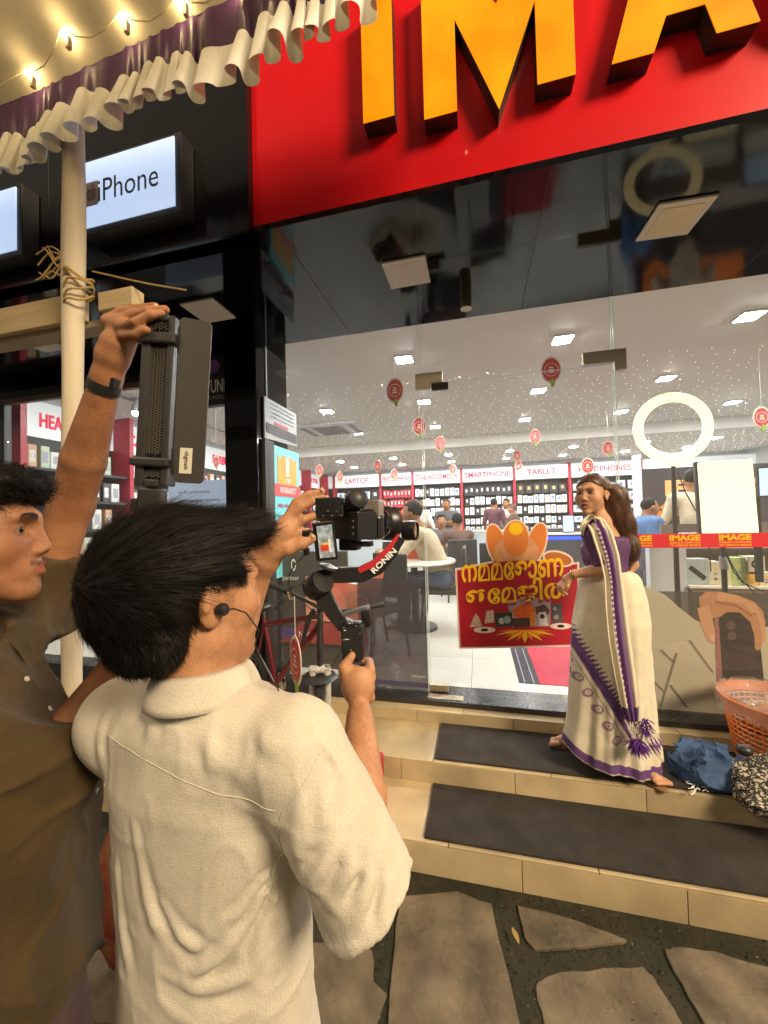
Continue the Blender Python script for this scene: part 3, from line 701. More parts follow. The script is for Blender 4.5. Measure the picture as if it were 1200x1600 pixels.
# blue-white screen and black brand panel in the left window
scr = thing('poster', 'pale blue poster about AI performance in the left shop window', 'poster', (-2.45, 3.2, 1.5))
part('poster_board', MB().bx(-2.98, -2.22, 3.2, 3.22, 1.4, 2.03), mat('pale_blue_print', (.55, .66, .85), .3, emit=.35, ecol=(.6, .75, 1)), scr)
for k, s in enumerate(('ed AI performance', 'game-changing capability', '#GALAXYAI')):
    text('print_line', s, (-2.86 + .0 * k, 3.199, 1.90 - k * .085), (1, 0, 0), (0, 0, 1), M_greyp, scr, height=.043, depth=-.001)
tn = thing('brand_panel', 'black hanging panel with white lettering and a purple speaker picture beside the raised light', 'sign', (-2.2, 2.70, 2.58))
tx0, tx1 = onY(321, 605, 2.658)[0], onY(355, 605, 2.658)[0]
part('panel', MB().bx(-2.60, tx1 + .03, 2.66, 2.72, 2.56, 2.96), M_bl, tn)
text('lettering', 'TUNE', (tx0, 2.658, 2.66), (1, 0, 0), (0, 0, 1), M_whitep, tn, width=tx1 - tx0, height=.105, depth=-.002, bold=.01)
0 and text('lettering', 'FIN.', (tx0 - .14, 2.658, 2.66), (1, 0, 0), (0, 0, 1), M_whitep, tn, width=.12, height=.105, depth=-.002, bold=.01)
text('lettering', 'THE WORLD', (tx0 - .02, 2.658, 2.605), (1, 0, 0), (0, 0, 1), M_grill, tn, width=tx1 - tx0, height=.032, depth=-.001)
part('speaker_picture', MB().lathe([(0, 0), (.05, .001), (.055, .003), (.055, .006)], ((tx0 + tx1) / 2 - .02, 2.660, 2.87), (0, -1, 0), 20), mat('purple_print', (.22, .10, .42), .4), tn)

# standing notices on the pillar side --------------------------------------
nt_ = thing('notice_board', 'grey notice board of small print fixed beside the black pillar', 'notice', (-1.6, 3.0, 2.3))
def slanted(name, q, M, parent, th=.012):
    P = [V3(p) for p in q]; n = np.cross(P[1] - P[0], P[3] - P[0]); n /= np.linalg.norm(n)
    mb = MB().add(P + [p + n * th for p in P], [(0, 1, 2, 3), (7, 6, 5, 4), (0, 4, 5, 1), (1, 5, 6, 2), (2, 6, 7, 3), (3, 7, 4, 0)]); return part(name, mb, M, parent), n
XW = -1.60
A0 = onX(413, 622, XW); A1 = onX(460, 668, XW); A2 = onX(464, 703, XW); A3 = onX(418, 683, XW)
ya, yb = A0[1], A2[1]
o_, n_ = slanted('board', [(XW, ya, 2.60), (XW, yb, 2.60), (XW, yb, 2.30), (XW, ya, 2.27)], mat('notice_grey', (.45, .47, .48), .4), nt_)
part('dark_band', MB().bx(XW + .002, XW + .004, ya + .02, yb - .01, 2.32, 2.40), M_dark, nt_)
part('red_strip', MB().bx(XW + .002, XW + .0045, ya + .15, ya + .38, 2.41, 2.43), M_redp, nt_)
for k, s in enumerate(('വാറന്റി നിബന്ധനകൾ', 'ഉപഭോക്താക്കൾ ശ്രദ്ധിക്കുക', 'വാങ്ങിയ സാധനങ്ങൾ', 'തിരിച്ചെടുക്കില്ല')):
    text('print_line', s, (XW + .003, ya + .08, 2.56 - k * .035), (0, 1, 0), (0, 0, 1), M_greyp, nt_, width=(yb - ya) * .75, height=.02, depth=.001)
wy0 = onX(428, 760, XW)[1]; wy1 = onX(468, 780, XW)[1]
wp_ = thing('warranty_banner', 'turquoise banner with an orange 1 YEAR WARRANTY badge beside the pillar', 'banner', (XW, (wy0 + wy1) / 2, 1.3))
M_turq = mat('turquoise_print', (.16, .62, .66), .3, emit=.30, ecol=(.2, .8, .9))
part('banner_board', MB().bx(XW - .012, XW, wy0, wy1, 1.15, 2.24), M_turq, wp_)
part('side_case', MB().bx(XW - .02, XW + .01, wy0 - .14, wy0 - .002, .4, 2.26), M_dark, wp_)
cy = (wy0 + wy1) / 2; ww = wy1 - wy0
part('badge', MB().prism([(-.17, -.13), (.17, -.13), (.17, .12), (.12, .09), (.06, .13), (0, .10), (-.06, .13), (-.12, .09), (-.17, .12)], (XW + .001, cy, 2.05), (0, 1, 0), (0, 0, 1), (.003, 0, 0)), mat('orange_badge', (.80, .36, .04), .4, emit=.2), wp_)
text('badge_digit', '1', (XW + .005, cy - .035, 2.0), (0, 1, 0), (0, 0, 1), M_whitep, wp_, width=.06, height=.15, depth=.002, bold=.03)
text('badge_word', 'YEAR', (XW + .005, cy - .06, 1.945), (0, 1, 0), (0, 0, 1), M_whitep, wp_, width=.12, height=.035, depth=.002, bold=.02)
part('ribbon', MB().prism([(-.235, -.05), (.235, -.05), (.235, .05), (-.235, .05)], (XW + .004, cy, 1.875), (0, 1, 0), (0, 0, 1), (.004, 0, 0)), mat('ribbon_red', (.72, .06, .09), .4), wp_)
text('ribbon_word', 'WARRANTY', (XW + .009, cy - .15, 1.85), (0, 1, 0), (0, 0, 1), M_whitep, wp_, width=.30, height=.055, depth=.002, bold=.02)
M_mag = mat('magenta_print', (.55, .05, .22), .4)
for k, s in enumerate(('ഒരു വർഷത്തെ', 'വാറന്റിയോടെ', 'ലോകോത്തര', 'ബ്രാൻഡ്')):
    text('print_line', s, (XW + .003, cy - .18, 1.72 - k * .09), (0, 1, 0), (0, 0, 1), M_mag, wp_, width=.36, height=.055, depth=.002, bold=.01)
part('yellow_curve', MB().lathe([(.05, 0), (.075, .001), (.075, .003), (.05, .003)], (XW + .001, cy + .12, 1.35), (1, 0, 0), 20), mat('lime_print', (.7, .8, .05), .4), wp_)

# hanging tags ---------------------------------------------------------------
M_tag = mat('tag_red', (.52, .03, .035), .4); M_tagw = mat('tag_cream', (.75, .68, .55), .5); M_leaf = mat('tag_green', (.30, .42, .05), .5)
def tag_ornament(lab, x, y, z, h, top, rz=0):
    t = thing('hanging_tag', lab, 'hanging ornament', (x, y, z), 'red oval festival tags hanging in the shop', rz)
    def P(name, mb, M):
        o = part(name, mb, M, None); o.location = o.location; o.parent = t; return o
    e = [(.36 * h * math.cos(a), .5 * h * math.sin(a)) for a in np.linspace(0, 2 * math.pi, 25)[:-1]]; e2 = [(.86 * a, .86 * b) for a, b in e]
    P('card', MB().prism(e, (0, -.002, 0), (1, 0, 0), (0, 0, 1), (0, .004, 0)), M_tagw)
    P('red_print', MB().prism(e2, (0, -.0045, 0), (1, 0, 0), (0, 0, 1), (0, .0089, 0)), M_tag)
    rr = MB()
    P('ring_print', MB().lathe([(.23 * h, 0), (.25 * h, .0), (.25 * h, .001)], (0, -.0048, 0), (0, -1, 0), 20), M_tagw)
    P('leaf_print', MB().prism([(-.09 * h, 0), (0, .14 * h), (.09 * h, 0), (.06 * h, -.16 * h), (0, -.22 * h), (-.06 * h, -.16 * h)], (.04 * h, -.005, -.44 * h), (1, 0, 0), (0, 0, 1), (0, .010, 0)), M_leaf)
    for k in range(3): P('crown_print', MB().bx(-.11 * h + k * .02 * h, .11 * h - k * .02 * h, -.006, -.0046, (-.12 + .09 * k) * h, (-.07 + .09 * k) * h), M_tagw)
    P('string', MB().tube([(0, 0, .5 * h), (0, 0, top - z)], .002, 4), M_tagw)
    return t
for px_, py_, hh, yy, w in ((617, 610, 40, 3.6, 'large red tag hanging just left of the door edge, nearest the pillar'), (861, 578, 42, 3.5, 'large red tag hanging behind the door top near its right corner'),
        (655, 666, 30, 5.0, 'red tag crossing the left edge of the glass door'), (688, 693, 24, 6.2, 'red tag right of the door edge, above the red signs'), (836, 682, 24, 6.1, 'red tag hanging under ceiling, left of the woman'),
        (590, 728, 18, 8.1, 'small red tag above the feature phone sign, left one'), (616, 741, 16, 9, 'small red tag above the feature phone sign, right one'), (499, 735, 18, 7.5, 'white rimmed red tag near the turquoise banner'),
        (531, 745, 16, 8.6, 'small red tag above the raised hand of the cameraman'), (808, 712, 16, 8.2, 'small red tag between the smartphone and tablet signs, upper'), (810, 728, 15, 9, 'small red tag between the smartphone and tablet signs, lower'),
        (708, 733, 15, 9, 'tiny red tag above the television sign'), (1190, 652, 34, 4.4, 'red tag cut by the right edge beside the ring light'), (918, 728, 26, 5.8, 'red tag right above the head of the woman'), (950, 700, 22, 6.6, 'red tag between the woman and the ring light'), (338, 722, 18, 4.6, 'white rimmed red tag in the left shop window')):
    p = onY(px_, py_, yy); d = (p - CP) @ FW; tag_ornament(w, p[0], p[1], p[2], hh * d / 600, Z_CEIL, rz=random.uniform(-.3, .3))

# wall poster on a partition at right
pt = thing('partition_poster', 'dark wall poster with orange phone camera picture behind the ring light', 'poster', (3.6, 6.0, ZF))
part('panel', MB().bx(2.22, 5.6, 6.0, 6.06, ZF, 2.22), mat('poster_charcoal', (.045, .04, .045), .35), pt)
part('trim', MB().bx(2.13, 2.215, 5.98, 6.07, ZF, 2.42), M_white, pt)
M_or = mat('orange_print', (.85, .22, .04), .4, emit=.1); M_or2 = mat('orange_print_light', (.95, .42, .16), .4, emit=.1)
text('lettering', 'iPhone', (2.78, 5.999, 2.10), (1, 0, 0), (0, 0, 1), M_whitep, pt, width=.42, height=.08, depth=-.001)
text('lettering', 'PRO', (2.50, 5.999, 1.83), (1, 0, 0), (0, 0, 1), M_or2, pt, width=1.5, height=.22, depth=-.001, bold=.05)
part('phone_picture', MB().prism([(2.32, .95), (2.95, .95), (2.95, 1.78), (2.55, 1.78), (2.42, 1.68), (2.34, 1.40)], (0, 5.998, 0), (1, 0, 0), (0, 0, 1), (0, .0015, 0)), M_or, pt)
part('phone_picture', MB().prism([(3.0, 1.02), (3.5, 1.02), (3.5, 1.76), (3.0, 1.76)], (0, 5.998, 0), (1, 0, 0), (0, 0, 1), (0, .0015, 0)), M_or, pt)
for cx, cz in ((2.62, 1.70), (2.60, 1.50), (3.13, 1.60)):
    part('lens_rim', MB().lathe([(0, 0), (.14, 0), (.14, .001)], (cx, 5.997, cz), (0, -1, 0), 24), M_or2, pt); part('lens', MB().lathe([(0, 0), (.11, 0), (.11, .001)], (cx, 5.9955, cz), (0, -1, 0), 24), M_bl, pt)

# light panel and ring light behind the glass
M_lit = mat('lit_warm', (1, .9, .6), .4, emit=2.4, ecol=(1, .74, .32)); M_lit2 = mat('lit_cream', (1, .9, .7), .4, emit=1.3, ecol=(1, .83, .42))
rg = thing('ring_light', 'glowing warm ring light on a thin black stand behind the glass', 'ring light', (1.285, 2.97, ZF))
tor = MB(); R_, r_ = .205, .032; vs = []; n1, n2 = 64, 12
c = V3(1.29, 2.96, 2.175)
for i in range(n1):
    a = 2 * math.pi * i / n1
    for j in range(n2):
        b = 2 * math.pi * j / n2; rr = R_ + r_ * math.cos(b); vs.append(c + V3(rr * math.cos(a), -.02 * math.sin(b), rr * math.sin(a)))
tor.add(vs, [(i * n2 + j, ((i + 1) % n1) * n2 + j, ((i + 1) % n1) * n2 + (j + 1) % n2, i * n2 + (j + 1) % n2) for i in range(n1) for j in range(n2)])
part('glowing_ring', tor, M_lit, rg, smooth=True)
part('ring_mount', MB().bx(1.24, 1.34, 2.94, 2.97, 1.915, 1.95), M_lit2, rg, bevel=.004)
part('stand', MB().tube([(1.29, 2.97, 1.93), (1.285, 2.97, 1.2), (1.285, 2.97, ZF + .35)], [.014, .016, .018], 10), M_bl, rg)
for a in (0.3, 2.4, 4.5): part('leg', MB().tube([(1.285, 2.97, ZF + .45), (1.285 + .3 * math.cos(a), 2.97 + .18 + .16 * math.sin(a), ZF + .012)], .009, 8), M_bl, rg)
part('cable', MB().tube([(1.32, 2.98, 1.88), (1.36, 2.99, 1.75), (1.42, 3.0, 1.62), (1.5, 3.02, 1.5), (1.52, 3.05, 1.2)], .004, 6), M_bl, rg)
lp = thing('light_panel', 'glowing rectangular cream light panel on a stand above the red sticker band', 'light panel', (1.6, 2.99, ZF))
mb = MB(); Q = [onY(1092, 722, 2.95), onY(1177, 716, 2.95), onY(1188, 840, 2.95), onY(1100, 840, 2.95)]
P_ = [(q[0], q[2]) for q in Q][::-1]
part('diffuser', MB().prism(P_, (0, 2.95, 0), (1, 0, 0), (0, 0, 1), (0, .03, 0)), M_lit2, lp, bevel=.012)
cx = sum(p[0] for p in P_) / 4; cz = sum(p[1] for p in P_) / 4
part('back_frame', MB().prism([(cx + (a - cx) * 1.04, cz + (b - cz) * 1.03) for a, b in P_], (0, 2.981, 0), (1, 0, 0), (0, 0, 1), (0, .04, 0)), M_bl, lp, bevel=.008)
part('stand', MB().tube([(1.585, 3.03, 1.6), (1.585, 3.03, ZF + .1)], .016, 10), M_bl, lp)
part('clamp', MB().tube([(1.585, 3.03, 1.22), (1.585, 3.03, 1.30)], .024, 10), M_grill, lp)
for a in (0.3, 2.4, 4.5): part('leg', MB().tube([(1.585, 3.03, ZF + .4), (1.585 + .28 * math.cos(a), 3.03 + .12 + .1 * math.sin(a), ZF + .012)], .009, 8), M_bl, lp)
part('cable', MB().tube([(1.6, 3.0, 1.5), (1.57, 2.99, 1.35), (1.62, 2.99, 1.2), (1.75, 3.0, 1.05)], .004, 6), M_bl, lp)
part('cable', MB().tube([(1.55, 3.0, 1.45), (1.6, 2.985, 1.27), (1.66, 2.99, 1.14), (1.82, 3.0, 1.06)], .004, 6), M_bl, lp)

# small bright screen at the far right
sc = thing('screen', 'bright pale blue display at the right edge of the photo', 'screen', (1.95, 3.5, 1.7))
q0, q1 = onY(1186, 732, 3.5), onY(1260, 772, 3.5)
part('bezel', MB().bx(q0[0] - .01, q1[0] + .01, 3.503, 3.53, q1[2] - .01, q0[2] + .01), M_bl, sc); part('lit_screen', MB().bx(q0[0], q1[0], 3.498, 3.5025, q1[2], q0[2]), mat('lit_screen', (.5, .7, .9), .3, emit=1.1, ecol=(.6, .82, 1)), sc)
part('stand', MB().bx(2.05, 2.09, 3.51, 3.54, 1.06, q1[2] - .011), M_bl, sc)

# red sticker band on the glass right of the door
bd = thing('sticker_band', 'red sticker band with repeated yellow lettering running across the right glass pane', 'sticker', (1.9, Y_G, 1.38))
part('band', MB().bx(.892, 3.37, Y_G - .003, Y_G - .001, 1.385, 1.472), mat('band_red', (.62, .035, .05), .4), bd)
xs_ = [onY(984, 845, Y_G)[0], onY(1046, 845, Y_G)[0], onY(1123, 845, Y_G)[0]]
st = xs_[2] - xs_[1]
for k in range(-1, 6):
    x = xs_[1] + k * st
    w = .165
    text('band_lettering', 'IMAGE', (x, Y_G - .0032, 1.428), (1, 0, 0), (0, 0, 1), M_yel, bd, width=w, height=.036, depth=-.001, bold=.04)
    text('band_small_print', 'MOBILES & COMPUTERS', (x, Y_G - .0032, 1.411), (1, 0, 0), (0, 0, 1), M_yel, bd, width=w, height=.010, depth=-.001, bold=.02)
    text('band_small_print', 'TO UPDATE PEOPLE', (x, Y_G - .0032, 1.394), (1, 0, 0), (0, 0, 1), M_yel, bd, width=w, height=.011, depth=-.001, bold=.02)
# ================================================================ PEOPLE
def cf(r, f): v = RT * r + FW * f; v[2] = 0; return v / np.linalg.norm(v)     # horizontal direction from (right, forward)
def prof(P, rows, ang=0.0, pw=2.0):
    rows = sorted(rows); z = np.array([r[0] for r in rows]); q = P[:, 2]
    cx, cy, a, b = [np.interp(q, z, [r[i] for r in rows]) for i in (1, 2, 3, 4)]
    c, s = math.cos(ang), math.sin(ang); dx, dy = P[:, 0] - cx, P[:, 1] - cy
    u = dx * c + dy * s; v = -dx * s + dy * c
    k = (np.abs(u / a) ** pw + np.abs(v / b) ** pw) ** (1 / pw); d = (k - 1) * np.minimum(a, b)
    return smax(d, np.maximum(z[0] - q, q - z[-1]), .03)
def head_fn(c, f, s=1.0, female=False, up=(0, 0, 1), mouth=0.0):
    R = frame(f, up); c = V3(c)
    def fn(P):
        q = (P - c) @ R / s; ax = np.abs(q[:, 0]); S2 = np.stack([ax, q[:, 1], q[:, 2]], 1)
        d = ell(q, (0, -.012, .03), (.074, .096, .088))
        d = smin(d, ell(q, (0, .02, -.025), (.060 if not female else .056, .072, .082)), .03)
        d = smin(d, cap(S2, (.050, .0, -.060), (.012, .066, -.098), .020, .019) if not female else cap(S2, (.044, .0, -.050), (.008, .060, -.090), .016, .016), .030)
        if female: d = smin(d, ell(S2, (.034, .050, -.034), (.026, .028, .036)), .03)
        d = smin(d, ell(S2, (.044, .052, -.020), (.020, .020, .022)), .030)
        d = smin(d, cap(S2, (0, .086, .031), (.038, .073, .030), .011), .016)
        d = smax(d, -ell(S2, (.034, .094, .010), (.023, .022, .015)), .012)           # sockets
        d = smin(d, ell(S2, (.032, .068, .010), (.017, .0150, .0125)), .004)          # lids
        d = smax(d, -ell(S2, (.0335, .085, .0088), (.0145, .014, .0038 if not female else .0050)), .0015)        # slit
        d = smin(d, cap(q, (0, .087, .022), (0, .1025, -.023), .0060, .0090), .013)
        d = smin(d, ell(S2, (.0115, .094, -.030), (.0085, .010, .0075)), .006)
        d = smax(d, -ell(S2, (.0062, .097, -.040), (.0035, .006, .004)), .002)
        d = smin(d, ell(q, (0, .078, -.060), (.032, .016, .024)), .016)
        mo = mouth
        d = smin(d, cap(S2, (0, .0965, -.0535), (.022, .082, -.0585), .0064, .0032), .004)
        d = smin(d, cap(S2, (0, .0960, -.0670 - mo), (.020, .082, -.0640 - mo * .5), .0072, .0034), .004)
        d = smax(d, -cap(S2, (0, .106, -.0595 - mo * .5), (.019, .094, -.0605 - mo * .4), .0012 + mo * .45, .0008), .002)
        d = smin(d, ell(q, (0, .076, -.098), (.019, .017, .016)), .018)
        # ears
        e = ell(S2, (.078, -.012, -.008), (.008, .019, .030)); e = smin(e, cap(S2, (.083, -.022, .012), (.086, -.024, -.008), .0055), .006)
        e = smax(e, -ell(S2, (.088, -.004, -.006), (.009, .009, .016)), .004)
        d = smin(d, e, .007)
        return d * s
    return fn, R, c
def eyes(R, c, s, parent, M_iris, side=(-1, 1)):
    W_ = mat('eyeball', (.40, .36, .33), .15, spec=.6) if 'eyeball' not in bpy.data.materials else bpy.data.materials['eyeball']
    for k in side:
        p = c + R @ V3(k * .032, .0680, .0095) * s
        o = part('eyeball', MB().ball(p, .0118 * s, 16), W_, parent, smooth=True)
        i = part('iris', MB().ball(p + R @ V3(.0005 * k, .0084, .0) * s, .0066 * s, 12), M_iris, o, smooth=True)
def brows(R, c, s, parent, M, side=(-1, 1), th=.0035):
    rng = np.random.RandomState(3)
    for k in side:
        b = MB()
        for j in range(190):
            t = rng.rand(); x = .014 + .036 * t; z = .0305 + .006 * math.sin(t * 2.4) + rng.uniform(-th, th) * (1 - .6 * t); y = .0975 - .9 * (x - .012) ** 1.3 * .8
            p0 = c + R @ V3(k * x, y, z) * s; p1 = c + R @ V3(k * (x + rng.uniform(.003, .009)), y - .0022, z + rng.uniform(.0, .004) - .004 * t) * s
            b.tube([p0, p1], [.00042, .00012], 3, cap=False)
        part('eyebrow', b, M, parent, kind='stuff')
def strands(name, roots, nrm, dirs, L, M, parent, width=.0008, seg=6, lift=.15, curl=.0, seed=1, down=0.0, drop=None, jit=.10, bend=0.0):
    rng = np.random.RandomState(seed); n = len(roots); p = roots.copy(); d = dirs + lift * nrm + rng.normal(0, jit, (n, 3)); d /= np.linalg.norm(d, axis=1)[:, None]
    L = np.asarray(L) * rng.uniform(.6, 1.15, n); ph = rng.rand(n) * 6.28
    V = []
    side = np.cross(d, nrm); side /= np.linalg.norm(side, axis=1)[:, None] + 1e-9
    for k in range(seg + 1):
        t = k / seg; w = width * (1 - .8 * t) * .5; V.append(p - side * w); V.append(p + side * w)
        dd = d - nrm * (lift * 1.3 * t + bend * t) + curl * (side * math.sin(t * 5) * np.sin(ph)[:, None] + nrm * np.cos(ph + t * 6)[:, None]); dd[:, 2] -= down * t
        dd /= np.linalg.norm(dd, axis=1)[:, None]; p = p + dd * (L / seg)[:, None]
    V = np.stack(V, 1).reshape(-1, 3); b = np.arange(n)[:, None] * (2 * (seg + 1)); F = []
    for k in range(seg): F.append(np.concatenate([b + 2 * k, b + 2 * k + 1, b + 2 * k + 3, b + 2 * k + 2], 1))
    o = raw(name, V, np.concatenate(F), M, parent, True); o['kind'] = 'stuff'; return o
def grad(fn, P, e=.002):
    g = np.stack([fn(P + V3(e, 0, 0)) - fn(P - V3(e, 0, 0)), fn(P + V3(0, e, 0)) - fn(P - V3(0, e, 0)), fn(P + V3(0, 0, e)) - fn(P - V3(0, 0, e))], 1)
    return g / (np.linalg.norm(g, axis=1)[:, None] + 1e-9)
def sdfpart(name, fn, lo, hi, h, M, parent, colfn=None, label=None, offset=0):
    V, Q = nets(fn, lo, hi, h); c = colfn(V) if colfn else None
    o = raw(name, V, Q, M, parent, True, colors=c)
    if label: o['label'] = label
    return o, V
def chain(P, pts, rs, k=.006):
    d = None
    for (a, b), (ra, rb) in zip(zip(pts[:-1], pts[1:]), zip(rs[:-1], rs[1:])):
        e = cap(P, a, b, ra, rb); d = e if d is None else smin(d, e, k)
    return d

def skin_mat(name, col, dark):
    M = mat(name, col, .56, vary=.0, bump=.16, bscale=320, sss=.12, vc=None, spec=.36)
    nt = M.node_tree; N = nt.nodes; L = nt.links; b = N['Principled BSDF']; tc = N.new('ShaderNodeTexCoord')
    n1 = N.new('ShaderNodeTexNoise'); n1.inputs['Scale'].default_value = 16; n1.inputs['Detail'].default_value = 8; L.new(tc.outputs['Object'], n1.inputs[0])
    n2 = N.new('ShaderNodeTexNoise'); n2.inputs['Scale'].default_value = 160; L.new(tc.outputs['Object'], n2.inputs[0])
    ad = N.new('ShaderNodeMath'); ad.operation = 'MULTIPLY_ADD'; L.new(n2.outputs[0], ad.inputs[0]); ad.inputs[1].default_value = .45; L.new(n1.outputs[0], ad.inputs[2])
    r = N.new('ShaderNodeMapRange'); L.new(ad.outputs[0], r.inputs[0]); r.inputs[1].default_value = .45; r.inputs[2].default_value = .98
    mx = N.new('ShaderNodeMix'); mx.data_type = 'RGBA'; L.new(r.outputs[0], mx.inputs[0]); mx.inputs[6].default_value = (*dark, 1); mx.inputs[7].default_value = (*col, 1)
    at_ = N.new('ShaderNodeAttribute'); at_.attribute_name = 'Col'; m3 = N.new('ShaderNodeMix'); m3.data_type = 'RGBA'; m3.blend_type = 'MULTIPLY'; m3.inputs[0].default_value = 1
    L.new(mx.outputs[2], m3.inputs[6]); L.new(at_.outputs['Color'], m3.inputs[7]); L.new(m3.outputs[2], b.inputs['Base Color'])
    return M
def skin_tint(c, R, s, lip=(.80, .50, .48), beard=0.0):
    def fn(V):
        q = (V - c) @ R / s; C = np.ones((len(V), 3)); ax = np.abs(q[:, 0])
        def blend(w, col):
            nonlocal C; w = (np.clip(w, 0, 1) * (np.linalg.norm(q, axis=1) < .16))[:, None]; C = C * (1 - w) + C * np.array(col) * w
        fr = (q[:, 1] > .06)
        blend(fr * np.exp(-((q[:, 2] + .060) / .0105) ** 4 - (ax / .0215) ** 4) * 1.0, lip)
        blend(fr * .55 * np.exp(-((q[:, 2] - .006) / .014) ** 2 - ((ax - .032) / .018) ** 2), (.70, .58, .55))
        blend(fr * .35 * np.exp(-((q[:, 2] + .028) / .02) ** 2 - ((ax - .040) / .02) ** 2), (1.0, .82, .78))
        if beard:
            n = .75 + .25 * vnoise(q, 900, 3)
            blend(beard * n * ((q[:, 2] < -.046) & (q[:, 2] > -.056) & (q[:, 1] > .075) & (ax < .027)), (.35, .33, .33)); blend(beard * .45 * n * np.clip((-.062 - q[:, 2]) / .02, 0, 1) * (q[:, 1] > -.01) * (q[:, 2] > -.13), (.50, .48, .48))
            blend(beard * .35 * n * (q[:, 1] > .0) * (q[:, 1] < .03) * (q[:, 2] < .02) * (q[:, 2] > -.1), (.50, .48, .48))
        nz = 1 + .05 * vnoise(V, 60, 5)[:, None]
        return C * nz
    return fn
M_skinA = skin_mat('skin_tan', (.50, .26, .135), (.34, .155, .075))
M_skinB = skin_mat('skin_brown', (.36, .165, .075), (.22, .09, .04))
M_skinC = skin_mat('skin_warm', (.58, .33, .20), (.44, .23, .13))
M_hair = mat('black_hair', (.004, .003, .0026), .6, spec=.2, vary=.3, vscale=60)
M_hairb = mat('brown_hair', (.125, .055, .026), .40, spec=.5, vary=.5, vscale=25)
M_iris = mat('dark_iris', (.02, .01, .006), .1)

def weave_mat(name, col, col2, sc=420, strength=.5):
    M = bpy.data.materials.new(name); M.use_nodes = True; nt = M.node_tree; N = nt.nodes; L = nt.links; b = N['Principled BSDF']
    b.inputs['Roughness'].default_value = .85; b.inputs['Sheen Weight'].default_value = .04; b.inputs['Specular IOR Level'].default_value = .2
    tc = N.new('ShaderNodeTexCoord')
    vo = N.new('ShaderNodeTexVoronoi'); vo.inputs['Scale'].default_value = sc; vo.inputs['Randomness'].default_value = .55; L.new(tc.outputs['Object'], vo.inputs['Vector'])
    mu = N.new('ShaderNodeMapRange'); L.new(vo.outputs['Distance'], mu.inputs[0]); mu.inputs[1].default_value = .1; mu.inputs[2].default_value = .75; mu.inputs[3].default_value = 1; mu.inputs[4].default_value = 0
    n = N.new('ShaderNodeTexNoise'); n.inputs['Scale'].default_value = 10; n.inputs['Detail'].default_value = 10; L.new(tc.outputs['Object'], n.inputs[0])
    ad = N.new('ShaderNodeMath'); ad.operation = 'MULTIPLY_ADD'; L.new(mu.outputs[0], ad.inputs[0]); ad.inputs[1].default_value = .45; L.new(n.outputs[0], ad.inputs[2])
    mx = N.new('ShaderNodeMix'); mx.data_type = 'RGBA'; r = N.new('ShaderNodeMapRange'); L.new(ad.outputs[0], r.inputs[0]); r.inputs[1].default_value = .35; r.inputs[2].default_value = .95
    L.new(r.outputs[0], mx.inputs[0]); mx.inputs[6].default_value = (*col2, 1); mx.inputs[7].default_value = (*col, 1); L.new(mx.outputs[2], b.inputs['Base Color'])
    n3 = N.new('ShaderNodeTexNoise'); n3.inputs['Scale'].default_value = 700; L.new(tc.outputs['Object'], n3.inputs[0])
    a2 = N.new('ShaderNodeMath'); a2.operation = 'MULTIPLY_ADD'; L.new(n3.outputs[0], a2.inputs[0]); a2.inputs[1].default_value = .5; L.new(mu.outputs[0], a2.inputs[2])
    bp = N.new('ShaderNodeBump'); bp.inputs['Strength'].default_value = strength; bp.inputs['Distance'].default_value = .0012; L.new(a2.outputs[0], bp.inputs['Height']); L.new(bp.outputs[0], b.inputs['Normal'])
    return M
M_shirtA = weave_mat('cream_textured_shirt', (.60, .555, .46), (.47, .43, .345), 300, .22)
M_shirtB = weave_mat('brown_shirt', (.070, .045, .018), (.040, .026, .010), 900, .35)
M_trousA = weave_mat('dark_trousers', (.05, .05, .06), (.03, .03, .035), 900, .3)
M_trousB = weave_mat('mauve_trousers', (.095, .055, .05), (.055, .032, .03), 900, .3)
M_rubs = mat('shoe_black', (.02, .02, .02), .5)
def creases(P, amp, sc, seed, ax=(1, 1, 1), warp=.05):
    Q = P + warp * np.stack([vnoise(P, 5, seed + 7), vnoise(P, 5, seed + 8), vnoise(P, 5, seed + 9)], 1)
    a = 1 - np.abs(vnoise(Q, tuple(sc * x for x in ax), seed)) * 1.6; return -amp * np.clip(a, 0, 1) ** 3
def pleats(P, lines, proj):
    """raised drag folds: lines = [(polyline, width, height)], each pulled onto the cloth first"""
    d = 0
    for pl, w, h in lines:
        A_ = np.array(pl); R_ = 4.5 * w; K = np.where(((P > A_.min(0) - R_) & (P < A_.max(0) + R_)).all(1))[0]
        if len(K) == 0: continue
        if not isinstance(d, np.ndarray): d = np.zeros(len(P))
        Q = P[K]; m = np.full(len(Q), 9.0); T = np.zeros(len(Q)); n = len(pl) - 1
        for i, (a, b) in enumerate(zip(pl[:-1], pl[1:])):
            ab = b - a; t = np.clip((Q - a) @ ab / (ab @ ab), 0, 1); e = np.linalg.norm(Q - a - t[:, None] * ab, axis=1); k = e < m; m = np.where(k, e, m); T = np.where(k, (i + t) / n, T)
        hh = h * np.clip(np.sin(T * math.pi), 0, 1) ** .8 * (.75 + .35 * np.sin(T * 9 + w * 900)); ww = w * (.7 + .6 * T)
        d[K] += -hh * np.exp(-(m / ww) ** 2) + hh * .5 * np.exp(-((m - 1.9 * ww) / (ww * .9)) ** 2)
    return d
def folds(P, amp, sc, seed, ax=(1, 1, 1)):
    a = vnoise(P, tuple(sc * x for x in ax), seed); b = vnoise(P + 5, tuple(sc * 2.1 * x for x in ax), seed + 1)
    return amp * ((1 - np.abs(a) * 2) * .7 + (1 - np.abs(b) * 2) * .3)

